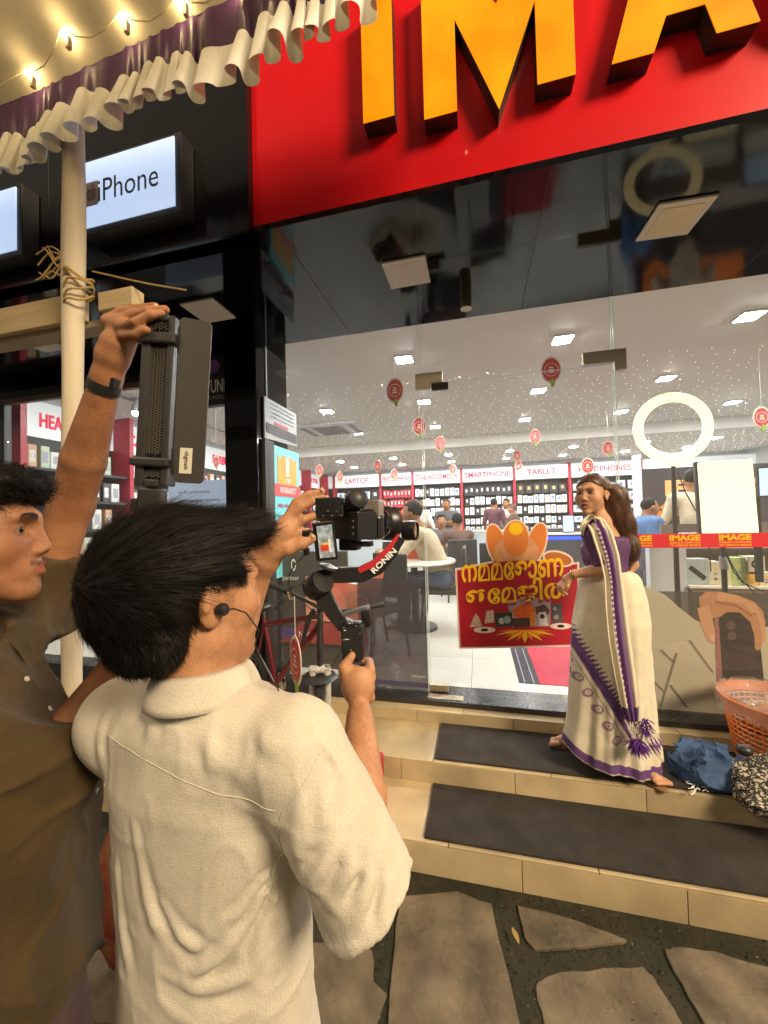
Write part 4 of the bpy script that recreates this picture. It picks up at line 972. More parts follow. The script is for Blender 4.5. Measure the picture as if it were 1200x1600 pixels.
def arm_hair(fn, a, b, r, parent, n=900, seed=3):
    rng = np.random.RandomState(seed); a, b = V3(a), V3(b); ax = (b - a) / np.linalg.norm(b - a); t = rng.rand(n)[:, None]
    P = a + (b - a) * t + rng.normal(0, 1, (n, 3)) * r
    for _ in range(6): P = P - grad(fn, P) * fn(P)[:, None]
    g = grad(fn, P); d = np.tile(ax, (n, 1)) * .8 + rng.normal(0, .35, (n, 3)); d -= g * (d * g).sum(1)[:, None]; d /= np.linalg.norm(d, axis=1)[:, None]
    strands('arm_hair', P, g, d, np.full(n, .009), M_hair, parent, .00022, 3, .35, .2, seed)
# ---------------------------------------------------------------- cameraman (foreground, cream shirt)
def cameraman():
    A = at; root = thing('person', 'man in a cream textured shirt seen from behind, filming with a handheld gimbal', 'person', (-.42, .62, 0))
    hc = A(308, 930, .66); f = cf(.67, .74); s = 1.08
    hf, R, c = head_fn(hc, f, s, up=(f[0] * -.12, f[1] * -.12, 1))
    NB = A(322, 1066, .65); LS = A(195, 1120, .72); RS = A(462, 1165, .58)
    EL = A(570, 1378, .57); WR = A(562, 1120, .79); HD = A(559, 1072, .83)
    LE = A(345, 1050, .93); LW = A(410, 880, .88)
    sp = [A(330, 1180, .665), A(333, 1450, .70)]
    def body(P):
        d = hf(P)
        d = smin(d, cap(P, c + R @ V3(0, -.02, -.06), NB, .058, .062), .03)
        d = smin(d, cap(P, LS + V3(0, 0, -.02), RS + V3(0, 0, -.02), .046), .04)
        d = smin(d, cap(P, sp[0], sp[1], .08, .085), .05)
        d = smin(d, chain(P, [RS, EL], [.052, .044]), .03); d = smin(d, chain(P, [EL, EL * .55 + WR * .45, WR], [.042, .042, .0275]), .02)
        d = smin(d, chain(P, [LS, LE], [.052, .042]), .03); d = smin(d, chain(P, [LE, LE * .5 + LW * .5, LW], [.042, .040, .027]), .02)
        # right hand gripping the handle
        d = smin(d, ell(P, HD, (.036, .030, .042), frame(FW, WR - HD)), .022)
        for k in range(4):
            z = -.030 + .020 * k
            b0 = HD + UP * (.030 - .0205 * k) + RT * .026 + FW * .012; b1 = b0 + FW * .042 - RT * .004; b2 = b1 - RT * .040 + FW * .006; b3 = b2 - FW * .028 - RT * .006
            d = smin(d, chain(P, [b0, b1, b2, b3], [.0115, .0105, .0095, .0085], .004), .005)
        for k in range(4):                                            # knuckles seen from behind
            d = smin(d, ell(P, HD + UP * (.034 - .006 * k) + RT * (-.024 + .017 * k) + FW * .016, (.011, .012, .011)), .008)
        d = smin(d, chain(P, [HD - RT * .020 + UP * .012, HD - RT * .030 + UP * .040, HD - RT * .014 + UP * .062 + FW * .01], [.014, .0115, .009]), .010)
        # left hand on the camera body
        p0 = A(414, 872, .875); p1 = A(446, 830, .865)
        d = smin(d, cap(P, LW, p0, .026, .030), .02); d = smin(d, cap(P, p0, p1, .033, .026), .02)
        d = smin(d, cap(P, A(425, 850, .86), A(452, 816, .87), .024, .018), .018)
        for q, r0 in (([(447, 812), (462, 786), (482, 773), (503, 768)], .0105), ([(452, 812), (470, 793), (490, 783), (511, 780)], .0105), ([(455, 826), (474, 812), (492, 806), (511, 812)], .0105), ([(452, 838), (468, 832), (482, 830)], .0095)):
            dep = [.865, .868, .876, .882][:len(q)]
            d = smin(d, chain(P, [A(x, y, z) for (x, y), z in zip(q, dep)], [r0, r0 * .95, r0 * .88, r0 * .78][:len(q)], .004), .006)
        d = smin(d, chain(P, [A(424, 866, .86), A(450, 858, .855), A(472, 850, .86), A(489, 841, .868)], [.019, .0145, .0125, .0105]), .010)
        return d
    o, V = sdfpart('body', body, (-1.0, .25, .78), (.12, 1.1, 1.78), .0042, M_skinA, root, skin_tint(c, R, s, beard=.7))
    eyes(R, c, s, root, M_iris, (1,)); arm_hair(body, EL * .7 + WR * .3, WR, .03, root, 1100)
    # nail marks
    for x, y, z in ((503, 768, .876), (511, 780, .876), (489, 841, .860)):
        p = A(x, y, z); part('fingernail', MB().ball(p - FW * .003 + UP * .004, (.0045, .003, .005), 10), mat('nail', (.60, .38, .26), .3), root, smooth=True)
    # hair mass
    def hair(P):
        q = (P - c) @ R / s
        d = ell(q, (0, -.030, .046), (.092, .118, .098))
        d = smin(d, ell(q, (.0, -.072, .006), (.082, .082, .078)), .03)          # back volume
        d = smin(d, ell(q, (.0, .055, .100), (.072, .055, .040)), .03)           # quiff
        d = smin(d, ell(q, (.0, -.072, -.060), (.080, .050, .050)), .03)
        ax = np.abs(q[:, 0])
        cut = np.maximum(q[:, 1] - (.045 + .55 * (q[:, 2] - .02)), -(q[:, 2] + .040 + np.where(q[:, 1] < -.02, .055, 0) + 0))
        cut = smin(cut, -(q[:, 2] - .062), .02) if False else cut
        d2 = smax(d, np.maximum(q[:, 1] - .112, -(q[:, 2] + .125)), .01)
        face = np.maximum(np.maximum(.030 - q[:, 1], q[:, 2] - .072), 0 * ax - .5)   # face area: forward and below hairline
        d2 = smax(d2, -np.maximum(.034 - q[:, 1], q[:, 2] - .074), .01)
        ear = np.maximum(np.maximum(-.030 - q[:, 1], q[:, 2] - .030), .05 - ax)       # round the ear
        d2 = smax(d2, -ear, .008)
        low = np.maximum(q[:, 2] + .082 + .3 * ax, -1)
        d2 = smax(d2, -(q[:, 2] + .096 - .10 * (ax - .03)), .01)
        return (d2 + folds(q, .0030, 26, 4) + folds(q, .0016, 70, 8)) * s
    o, V = sdfpart('hair', hair, c - .24, c + .24, .0045, M_hair, root)
    rng = np.random.RandomState(5); idx = rng.choice(len(V), 15000); rt = V[idx]; n = grad(hair, rt); q = (rt - c) @ R / s
    fl = np.tile(f, (len(rt), 1)) * np.clip(.35 + q[:, 2:3] * 9, -.2, 1) + np.array([0, 0, -1.]) * np.clip(.55 - q[:, 2:3] * 9, 0, 1) + .25 * (R[:, 0] * np.sign(q[:, :1]) * 0)
    fl = fl + f * .35 + np.array([0, 0, .25]) * np.clip(q[:, 2:3] * 12, 0, 1); fl -= n * (fl * n).sum(1)[:, None]; fl /= np.linalg.norm(fl, axis=1)[:, None] + 1e-9
    LL = np.clip(.034 + .35 * (q[:, 2] + .03), .012, .072)
    strands('hair_strands', rt, n, fl, LL, M_hair, root, .0010, 7, .10, .10, 2, bend=.22)
    fr = q[:, 1] > .03; fr &= q[:, 2] > .05; rt2, n2, fl2 = rt[fr], n[fr], fl[fr]
    strands('fringe_strands', rt2, n2, fl2, np.full(len(rt2), .045), M_hair, root, .0010, 8, .35, .5, 3)
    bk = (q[:, 1] < -.06) | (q[:, 2] < -.03); strands('nape_strands', rt[bk], n[bk], fl[bk], np.full(bk.sum(), .020), M_hair, root, .0009, 5, .40, .3, 4)
    # faded side hair and stubble as short strands on the skin
    hp, hn = [], []
    m_ = rng.uniform(-1, 1, (9000, 3)) * V3(.0, .06, .06)
    base = np.stack([np.full(9000, .09), m_[:, 1] + .015, m_[:, 2] * 1.0 - .0], 1)
    Pw = c + (base * s) @ R.T
    for _ in range(5):
        dd = hf(Pw); Pw = Pw - grad(hf, Pw) * dd[:, None]
    qq = (Pw - c) @ R / s
    dens = np.where((qq[:, 2] > .018) & (qq[:, 1] < .052), 1.0, 0) + np.where((qq[:, 2] < -.045) & (qq[:, 1] > .02), .10, 0) + np.where((qq[:, 1] > .010) & (qq[:, 1] < .028) & (qq[:, 2] > -.02), .35, 0)
    kk = rng.rand(len(Pw)) < dens; Pw = Pw[kk]; nn = grad(hf, Pw); dl = -np.tile(np.array([0, 0, 1.]), (len(Pw), 1)) + .4 * f
    strands('stubble', Pw, nn, dl, np.where(qq[kk][:, 2] > .018, .012, .0025), M_hair, root, .0005, 2, .4, .1, 6)
    # earbud and its cable
    ep = c + R @ V3(.088, -.002, -.010) * s
    part('earbud', MB().lathe([(0, -.006), (.008, -.005), (.010, .0), (.0095, .008), (.006, .012), (0, .0125)], ep, R[:, 0] + .3 * R[:, 1], 16), M_bl, root, smooth=True)
    e1 = ep + R[:, 0] * .012 + R[:, 1] * .014
    part('earbud_cable', MB().tube([ep + R[:, 0] * .010, e1, e1 + f * .02 + V3(0, 0, -.01), A(405, 985, .62), A(398, 1008, .62), A(412, 1035, .62), A(428, 1065, .61), A(436, 1080, .63)], .0013, 6), M_bl, root, smooth=True)
    # shirt ------------------------------------------------------------
    ba = math.atan2((RS - LS)[1], (RS - LS)[0])
    def zc(x, y, d): p = A(x, y, d); return p
    rows = []
    for (x, y, d, a, b) in ((325, 1085, .66, .115, .085), (328, 1125, .665, .175, .105), (330, 1200, .67, .188, .118), (332, 1300, .68, .185, .120), (336, 1420, .69, .178, .120), (338, 1560, .70, .188, .126), (340, 1700, .70, .205, .135), (340, 1790, .70, .215, .14)):
        p = A(x, y, d); rows.append((p[2], p[0], p[1], a, b))
    ad = (EL - RS) / np.linalg.norm(EL - RS); Ls = np.linalg.norm(EL - RS)
    def shirt0(P):
        d = prof(P, rows, ba, 2.25)
        d = smin(d, cap(P, LS + V3(0, 0, -.012), NB + V3(0, 0, -.040), .066, .054), .05)
        d = smin(d, cap(P, RS + V3(0, 0, -.012), NB + V3(0, 0, -.040), .066, .054), .05)
        E2 = EL + ad * .05; sl = cap(P, RS, E2, .071, .074); tl_ = (P - RS) @ ad
        sl = smax(sl, tl_ - (Ls + .022) + .22 * ((P - EL) @ RT), .006)
        d = smin(d, sl, .020)
        d = smin(d, cap(P, LS, LE * .5 + LS * .5, .072, .070), .03)
        return smax(d, -(cap(P, NB + V3(0, 0, -.01), NB + V3(0, 0, .09), .060, .072)), .006)
    def pull(q):
        q = np.array(q, float)
        for _ in range(10): q = q - grad(shirt0, q, .004) * shirt0(q)[:, None]
        return q
    def ln(px, d0, w, h):
        pp = [A(x, y, d0) for x, y in px]; q = []
        for a, b in zip(pp[:-1], pp[1:]): q += [a + (b - a) * t for t in (0, .5)]
        return (list(pull(q + [pp[-1]])), w * (.8 if d0 > .515 else 1.2), h * (1.05 if d0 > .515 else 1.25))
    L_ = [ln([(440, 1418), (390, 1480), (320, 1545), (250, 1592)], .52, .010, .010), ln([(432, 1402), (395, 1440), (345, 1480)], .52, .008, .007), ln([(448, 1440), (420, 1510), (400, 1590)], .52, .010, .007),
          ln([(192, 1290), (205, 1350), (222, 1420), (262, 1500)], .56, .011, .007), ln([(230, 1410), (280, 1470), (330, 1500)], .55, .012, .005), ln([(170, 1340), (176, 1430), (200, 1530)], .6, .010, .006),
          ln([(470, 1440), (476, 1520), (478, 1600)], .52, .008, .007), ln([(500, 1445), (508, 1520), (512, 1600)], .53, .008, .006), ln([(300, 1150), (330, 1190), (400, 1215)], .53, .016, .004), ln([(380, 1120), (420, 1160), (470, 1175)], .53, .014, .004),
          ln([(560, 1262), (528, 1330), (480, 1392), (440, 1405)], .50, .009, .010), ln([(566, 1290), (548, 1360), (505, 1432)], .50, .009, .010), ln([(590, 1310), (582, 1380), (545, 1455)], .50, .008, .009), ln([(612, 1335), (608, 1400), (585, 1462)], .51, .007, .008), ln([(480, 1240), (462, 1300), (455, 1370)], .50, .011, .006), ln([(520, 1230), (505, 1290), (490, 1340)], .50, .010, .006),
          ln([(538, 1165), (556, 1190), (552, 1215)], .52, .008, .009), ln([(520, 1150), (540, 1175)], .52, .007, .006), ln([(150, 1085), (165, 1140), (172, 1200)], .64, .010, .005), ln([(220, 1065), (235, 1100), (240, 1160)], .58, .010, .005), ln([(215, 1560), (300, 1570), (420, 1540)], .54, .012, .005)]
    def shirt(P):
        low = np.clip((NB[2] - .12 - P[:, 2]) / .3, 0, 1)
        tS = np.clip((P - RS) @ ad / Ls, 0, 1.2); mS = np.clip(1 - cap(P, RS, EL + ad * .05, .075) / .02, 0, 1) * np.clip(tS * 2 - .3, 0, 1)
        Qs = P + .03 * np.stack([vnoise(P, 6, 91), vnoise(P, 6, 92), vnoise(P, 6, 93)], 1); sx_ = (Qs - RS) @ ad; sy_ = (Qs - RS) @ RT
        ring = -.0085 * np.clip(np.sin((sx_ * 1.0 - sy_ * .9) * 105 + 1.0), -.2, 1) ** 2 * (.4 + .6 * vnoise(P, 9, 95)) - .003 * (np.abs(tS - 1.06) < .03)
        return shirt0(P) + mS * ring + pleats(P, L_, None) + creases(P, .0028, 8, 37, (1.2, 1.2, .8)) * (.4 + low) + creases(P, .0016, 19, 41) + folds(P, .0013, 6, 39)
    lo = (-.85, .30, rows[-1][0]); zlo = min(r[0] for r in rows)
    o, V = sdfpart('shirt', shirt, (-.82, .25, zlo - .02), (.16, 1.02, 1.50), .0048, M_shirtA, root)
    # seams: yoke and armhole ridges lying on the shirt surface
    def onshirt(q, off=.0004):
        Pp = np.array(q, float)
        for _ in range(8): Pp = Pp - grad(shirt, Pp, .004) * (shirt(Pp) - off)[:, None]
        return Pp
    def seam(px, name='seam', r=.0006):
        pp = [A(*p) for p in px]; q = []
        for a, b in zip(pp[:-1], pp[1:]): q += [a + (b - a) * t for t in np.linspace(0, 1, 9)[:-1]]
        q = onshirt(q + [pp[-1]]); part(name, MB().tube(list(q), r, 6), M_shirtA, root, smooth=True)
    seam([(136, 1150, .60), (230, 1205, .55), (340, 1245, .53), (430, 1270, .51)])
    seam([(530, 1170, .50), (490, 1210, .50), (440, 1270, .51), (425, 1330, .52), (422, 1395, .53)])
    0 and seam([(527, 1166, .50), (484, 1206, .50), (434, 1268, .51), (419, 1330, .52), (416, 1395, .53)])
    # collar: folded band
    cv, cq = [], []; n = 72; nr = 9
    ax = NB - (c + R @ V3(0, -.03, -.09)); up = (c - NB); up = up / np.linalg.norm(up); side = np.cross(f, up); side /= np.linalg.norm(side); fo = np.cross(up, side)
    for i in range(n + 1):
        a = 2 * math.pi * (i / n) * .93 + .035 * 2 * math.pi
        dirv = fo * math.cos(a) + side * math.sin(a)       # starts at the front
        back = .5 - .5 * math.cos(a)
        for j in range(nr + 1):
            t = j / nr
            if t < .3: rr = .063 + .003 * t; h = .020 + .030 * (t / .3)
            else:
                u = (t - .3) / .7; rr = .065 + .005 * math.sin(min(1, u * 1.2) * 1.57) + .015 * u; h = .050 + .003 * math.sin(u * 3.14) - (.046 + .010 * (1 - back)) * u ** 1.2
            rr *= 1.02 + .02 * math.sin(a * 3 + 1)
            cv.append(NB + dirv * rr + up * (h - .030 + .012 * back) - fo * .006 * back)
    for i in range(n):
        for j in range(nr): a = i * (nr + 1) + j; cq.append((a, a + 1, a + nr + 2, a + nr + 1))
    o = raw('collar', cv, cq, M_shirtA, root, True); sd = o.modifiers.new('thick', 'SOLIDIFY'); sd.thickness = .0035
    # trousers and shoes (below the frame)
    hip = V3(rows[-1][1], rows[-1][2], .86); sv = V3(math.cos(ba), math.sin(ba), 0); fd = V3(-sv[1], sv[0], 0)
    def tro(P):
        d = ell(P, hip, (.175, .12, .14), np.stack([sv, fd, V3(0, 0, 1)], 1))
        for k in (-1, 1):
            h0 = hip + sv * .09 * k; kn = hip + sv * .11 * k + fd * .03 + V3(0, 0, -.40); an = hip + sv * .12 * k + V3(0, 0, -.80)
            d = smin(d, chain(P, [h0, kn, an], [.095, .075, .068]), .03)
        return d + folds(P, .004, 9, 51, (1, 1, 1))
    sdfpart('trousers', tro, (-.85, .2, .03), (.1, 1.05, 1.02), .011, M_trousA, root)
    for k in (-1, 1):
        an = hip + sv * .12 * k; an[2] = 0
        def sh(P, an=an): return smax(smin(cap(P, an + V3(0, 0, .045) - fd * .03, an + fd * .16 + V3(0, 0, .035), .042, .036), cap(P, an + V3(0, 0, .05), an + V3(0, 0, .10), .045), .03), .002 - P[:, 2], .004)
        sdfpart('shoe', sh, an - V3(.25, .3, .02), an + V3(.25, .3, .2), .008, M_rubs, root)
    return root
cameraman()
# ---------------------------------------------------------------- light holder at the left edge (brown shirt)
def holder():
    A = at; root = thing('person', 'man in a brown shirt at the left edge holding a light up high', 'person', (-.9, .75, 0))
    hc = A(-46, 838, .72); f = cf(.91, .41); s = 1.08
    hf, R, c = head_fn(hc, f, s)
    NB = V3(c) - f * .045 + V3(0, 0, -.175); sv = np.cross(f, V3(0, 0, 1))
    LS = A(60, 950, .95); LEl = A(112, 790, .96); LWr = A(166, 592, .862)
    RSh = A(-190, 1080, .56); REl = A(70, 1205, .70); RWr = A(190, 1025, .84); RH = A(225, 985, .90)
    ch = V3(NB) - f * .02 + V3(0, 0, -.28); pel = ch + V3(0, 0, -.32) - f * .0
    def body(P):
        d = hf(P)
        d = smin(d, cap(P, c + R @ V3(0, -.025, -.06), NB, .056, .060), .03)
        d = smin(d, cap(P, ell and ch, pel, .09, .09), .05); d = smin(d, cap(P, NB + V3(0, 0, -.06), ch, .05, .09), .04)
        d = smin(d, chain(P, [NB + V3(0, 0, -.07), LS, LEl], [.045, .050, .043]), .025)
        d = smin(d, chain(P, [LEl, LEl * .62 + LWr * .38, LWr], [.044, .046, .028]), .025)
        d = smin(d, chain(P, [NB + V3(0, 0, -.07), RSh, REl], [.045, .050, .043]), .02)
        d = smin(d, chain(P, [REl, REl * .6 + RWr * .4, RWr], [.043, .042, .028]), .02)
        d = smin(d, chain(P, [RWr, RH], [.028, .036]), .02)
        # raised hand
        w = LWr; pm = A(183, 540, .845)
        d = smin(d, chain(P, [w, A(176, 558, .85), pm], [.027, .033, .034]), .018)
        d = smin(d, cap(P, A(172, 505, .85), A(195, 510, .825), .019, .018), .016)
        for q, r0 in (([(172, 500, .85), (190, 488, .845), (215, 484, .84), (243, 480, .838)], .0125), ([(180, 503, .835), (205, 493, .825), (232, 487, .822), (258, 484, .825)], .0118),
                      ([(190, 512, .82), (212, 505, .80), (236, 492, .80), (252, 490, .81)], .0112), ([(192, 525, .82), (214, 524, .805), (228, 516, .80)], .0105)):
            d = smin(d, chain(P, [A(*p) for p in q], [r0, r0 * .97, r0 * .9, r0 * .78][:len(q)], .004), .006)
        d = smin(d, chain(P, [A(182, 550, .85), A(202, 530, .848), A(219, 517, .84), A(233, 507, .832)], [.020, .0155, .0135, .0108]), .010)
        for k in range(3): d = d + 0
        return d
    sdfpart('body', body, (-1.35, .15, .85), (-.40, 1.15, 2.12), .0042, M_skinB, root, skin_tint(c, R, s, beard=.9))
    for x, y, z in ((233, 506, .822), (244, 479, .828)):
        part('fingernail', MB().ball(A(x, y, z) - FW * .002, (.005, .003, .0055), 10), bpy.data.materials['nail'], root, smooth=True)
    eyes(R, c, s, root, M_iris, (1,))
    brows(R, c, s, root, M_hair, (1,), .0045); arm_hair(body, LEl, LWr - (LWr - LEl) * .1, .04, root, 1100, 5)
    wd = LWr - LEl; wd /= np.linalg.norm(wd); wc = LWr - wd * .018
    part('watch_strap', MB().lathe([(.0315, -.011), (.0335, -.011), (.034, 0), (.0335, .011), (.0315, .011)], wc, wd, 28), M_bl, root, smooth=True)
    fr_ = frame(-FW, wd); part('watch_case', MB().box(wc + RT * .031 - FW * .012, (.012, .024, .026), np.stack([RT, FW, wd], 1)), M_bl, root, bevel=.003)
    def hair(P):
        q = (P - c) @ R / s; ax = np.abs(q[:, 0])
        d = ell(q, (0, -.028, .050), (.090, .115, .096)); d = smin(d, ell(q, (.0, .060, .088), (.078, .048, .036)), .03)
        d = smin(d, ell(S := q, (0, -.09, -.03), (.07, .04, .06)), .03)
        d = smax(d, -np.maximum(.030 - q[:, 1], q[:, 2] - .054 + 3.2 * np.maximum(ax - .050, 0)), .012)
        d = smax(d, -np.maximum(np.maximum(-.034 - q[:, 1], q[:, 2] - .034), .045 - ax), .008)
        d = smax(d, -(q[:, 2] + .090), .01)
        return (d + folds(q, .006, 30, 4) + folds(q, .003, 60, 8)) * s
    o, V = sdfpart('hair', hair, c - .24, c + .24, .0048, M_hair, root)
    rng = np.random.RandomState(9); idx = rng.choice(len(V), 9000); rt = V[idx]; n = grad(hair, rt); q = (rt - c) @ R / s
    fl = f[None] * np.clip(.5 + q[:, 2:3] * 6, -.2, 1) + V3(0, 0, -1) * np.clip(.4 - q[:, 2:3] * 6, 0, 1) + rng.normal(0, .45, (len(rt), 3)); fl -= n * (fl * n).sum(1)[:, None]; fl /= np.linalg.norm(fl, axis=1)[:, None] + 1e-9
    strands('hair_strands', rt, n, fl, np.full(len(rt), .034), M_hair, root, .0012, 8, .45, .9, 12)
    # moustache and beard shadow
    base = np.stack([rng.uniform(-.03, .06, 9000), np.full(9000, .10), rng.uniform(-.115, -.03, 9000)], 1); Pw = c + (base * s) @ R.T
    for _ in range(7): Pw = Pw - grad(hf, Pw) * hf(Pw)[:, None]
    qq = (Pw - c) @ R / s; m_ = (qq[:, 2] > -.053) & (qq[:, 2] < -.043) & (qq[:, 1] > .078); bd = (qq[:, 2] < -.085)
    ok = np.abs(hf(Pw)) < .001; kk = ok & ((m_ & (np.abs(qq[:, 0]) < .024) & (rng.rand(len(Pw)) < .15))); Pw = Pw[kk]; nn = grad(hf, Pw)
    dl = np.tile(V3(0, 0, -1) + .5 * R[:, 0], (len(Pw), 1)); strands('beard_shadow', Pw, nn, dl, np.where(m_[kk], .004, .0015), M_hair, root, .0005, 2, .3, .1, 6)
    # brown shirt
    ba = math.atan2(sv[1], sv[0]); rows = []
    for dz, a, b, o_ in ((-.03, .10, .085, .0), (-.09, .165, .115, .0), (-.18, .195, .130, .0), (-.32, .195, .135, .01), (-.48, .190, .135, .0), (-.58, .202, .148, .0), (-.62, .208, .154, 0)):
        p = NB + V3(0, 0, dz) - f * (.015 - o_) + RT * .11 * min(1, max(0, -dz - .04) / .3); rows.append((p[2], p[0], p[1], a, b))
    def shirt(P):
        d = prof(P, rows, ba, 2.3)
        t_ = LS * .55 + LEl * .45
        s1 = cap(P, LS, t_, .074, .070); s1 = smax(s1, ((P - t_) @ ((LEl - LS) / np.linalg.norm(LEl - LS))) - .018, .006); d = smin(d, smin(s1, cap(P, NB + V3(0, 0, -.07), LS, .06, .074), .03), .05)
        s2 = cap(P, RSh, REl, .074, .078); s2 = smin(s2, cap(P, NB + V3(0, 0, -.07), RSh, .06, .074), .03); s2 = smin(s2, cap(P, REl, REl * .72 + RWr * .28, .074, .060), .02)
        dv = (RWr - REl) / np.linalg.norm(RWr - REl); s2 = smax(s2, ((P - REl) @ dv) - .062, .006)
        s2 = s2 + .005 * np.sin(((P - RSh) @ (REl - RSh)) * 190 + 4 * vnoise(P, 8, 3))
        d = smin(d, s2, .03)
        d = d + creases(P, .018, 5.0, 61, (1.2, 1.2, .8)) + creases(P, .009, 11, 67) + creases(P, .003, 22, 69)
        # open placket edge
        d = smax(d, -(cap(P, NB + f * .04 + V3(0, 0, -.0), NB + V3(0, 0, .09), .052, .066)), .006)
        return d
    sdfpart('shirt', shirt, (-1.4, .10, rows[-1][0] - .03), (-.40, 1.2, 1.62), .0058, M_shirtB, root)
    # collar with button and placket
    cv, cq = [], []; n = 60; nr = 8; up = V3(0, 0, 1)
    for i in range(n + 1):
        a = 2 * math.pi * (i / n) * .90 + .05 * 2 * math.pi; dirv = f * math.cos(a) + np.cross(f, up) * math.sin(a); fr = .5 + .5 * math.cos(a)
        for j in range(nr + 1):
            t = j / nr
            if t < .3: rr = .064 + .004 * t; h = .004 + .036 * (t / .3)
            else: u = (t - .3) / .7; rr = .067 + .020 * u + .006 * math.sin(3.1 * u) + .018 * fr * u; h = .040 + .006 * math.sin(3.14 * u) - (.050 + .035 * fr ** 3) * u
            cv.append(NB + dirv * rr + up * (h - .045 - .02 * fr) + f * .016 * fr)
    for i in range(n):
        for j in range(nr): a = i * (nr + 1) + j; cq.append((a, a + 1, a + nr + 2, a + nr + 1))
    o = raw('collar', cv, cq, M_shirtB, root, True); sd = o.modifiers.new('thick', 'SOLIDIFY'); sd.thickness = .003
    M_but = mat('button', (.55, .47, .36), .3)
    for k in range(4):
        p = NB + f * .13 + V3(0, 0, -.10 - .085 * k) + sv * .02
        for _ in range(8): p = p - (grad(shirt, p[None], .004) * (shirt(p[None]) - .002)[:, None])[0]
        g_ = grad(shirt, p[None], .004)[0]; part('button', MB().lathe([(0, .002), (.0045, .002), (.0055, .001), (.0055, -.001), (0, -.001)], p, g_, 14), M_but, root, smooth=True)
    p = A(12, 981, .78); part('button', MB().lathe([(0, .002), (.0045, .002), (.0055, .001), (.0055, -.001), (0, -.001)], p, -FW - RT * .3, 14), M_but, root, 'small pale collar button', smooth=True)
    hip = V3(rows[-1][1], rows[-1][2], .80) + 0
    def tro(P):
        d = ell(P, hip + V3(0, 0, .02), (.18, .125, .17), np.stack([sv, f, V3(0, 0, 1)], 1))
        for k in (-1, 1):
            h0 = hip + sv * .09 * k; kn = hip + sv * .12 * k + f * .04 + V3(0, 0, -.36); an = hip + sv * .13 * k + V3(0, 0, -.74)
            d = smin(d, chain(P, [h0, kn, an], [.102, .088, .080]), .03)
        return d + creases(P, .014, 5, 51, (1, 1, .6)) + folds(P, .003, 17, 55)
    sdfpart('trousers', tro, (-1.4, .2, .03), (-.4, 1.2, 1.0), .011, M_trousB, root)
    for k in (-1, 1):
        an = hip + sv * .13 * k; an[2] = 0
        def sh(P, an=an): return smax(smin(cap(P, an + V3(0, 0, .045) - f * .03, an + f * .16 + V3(0, 0, .035), .042, .036), cap(P, an + V3(0, 0, .05), an + V3(0, 0, .10), .045), .03), .002 - P[:, 2], .004)
        sdfpart('shoe', sh, an - V3(.25, .25, .02), an + V3(.25, .25, .2), .008, M_rubs, root)
holder()

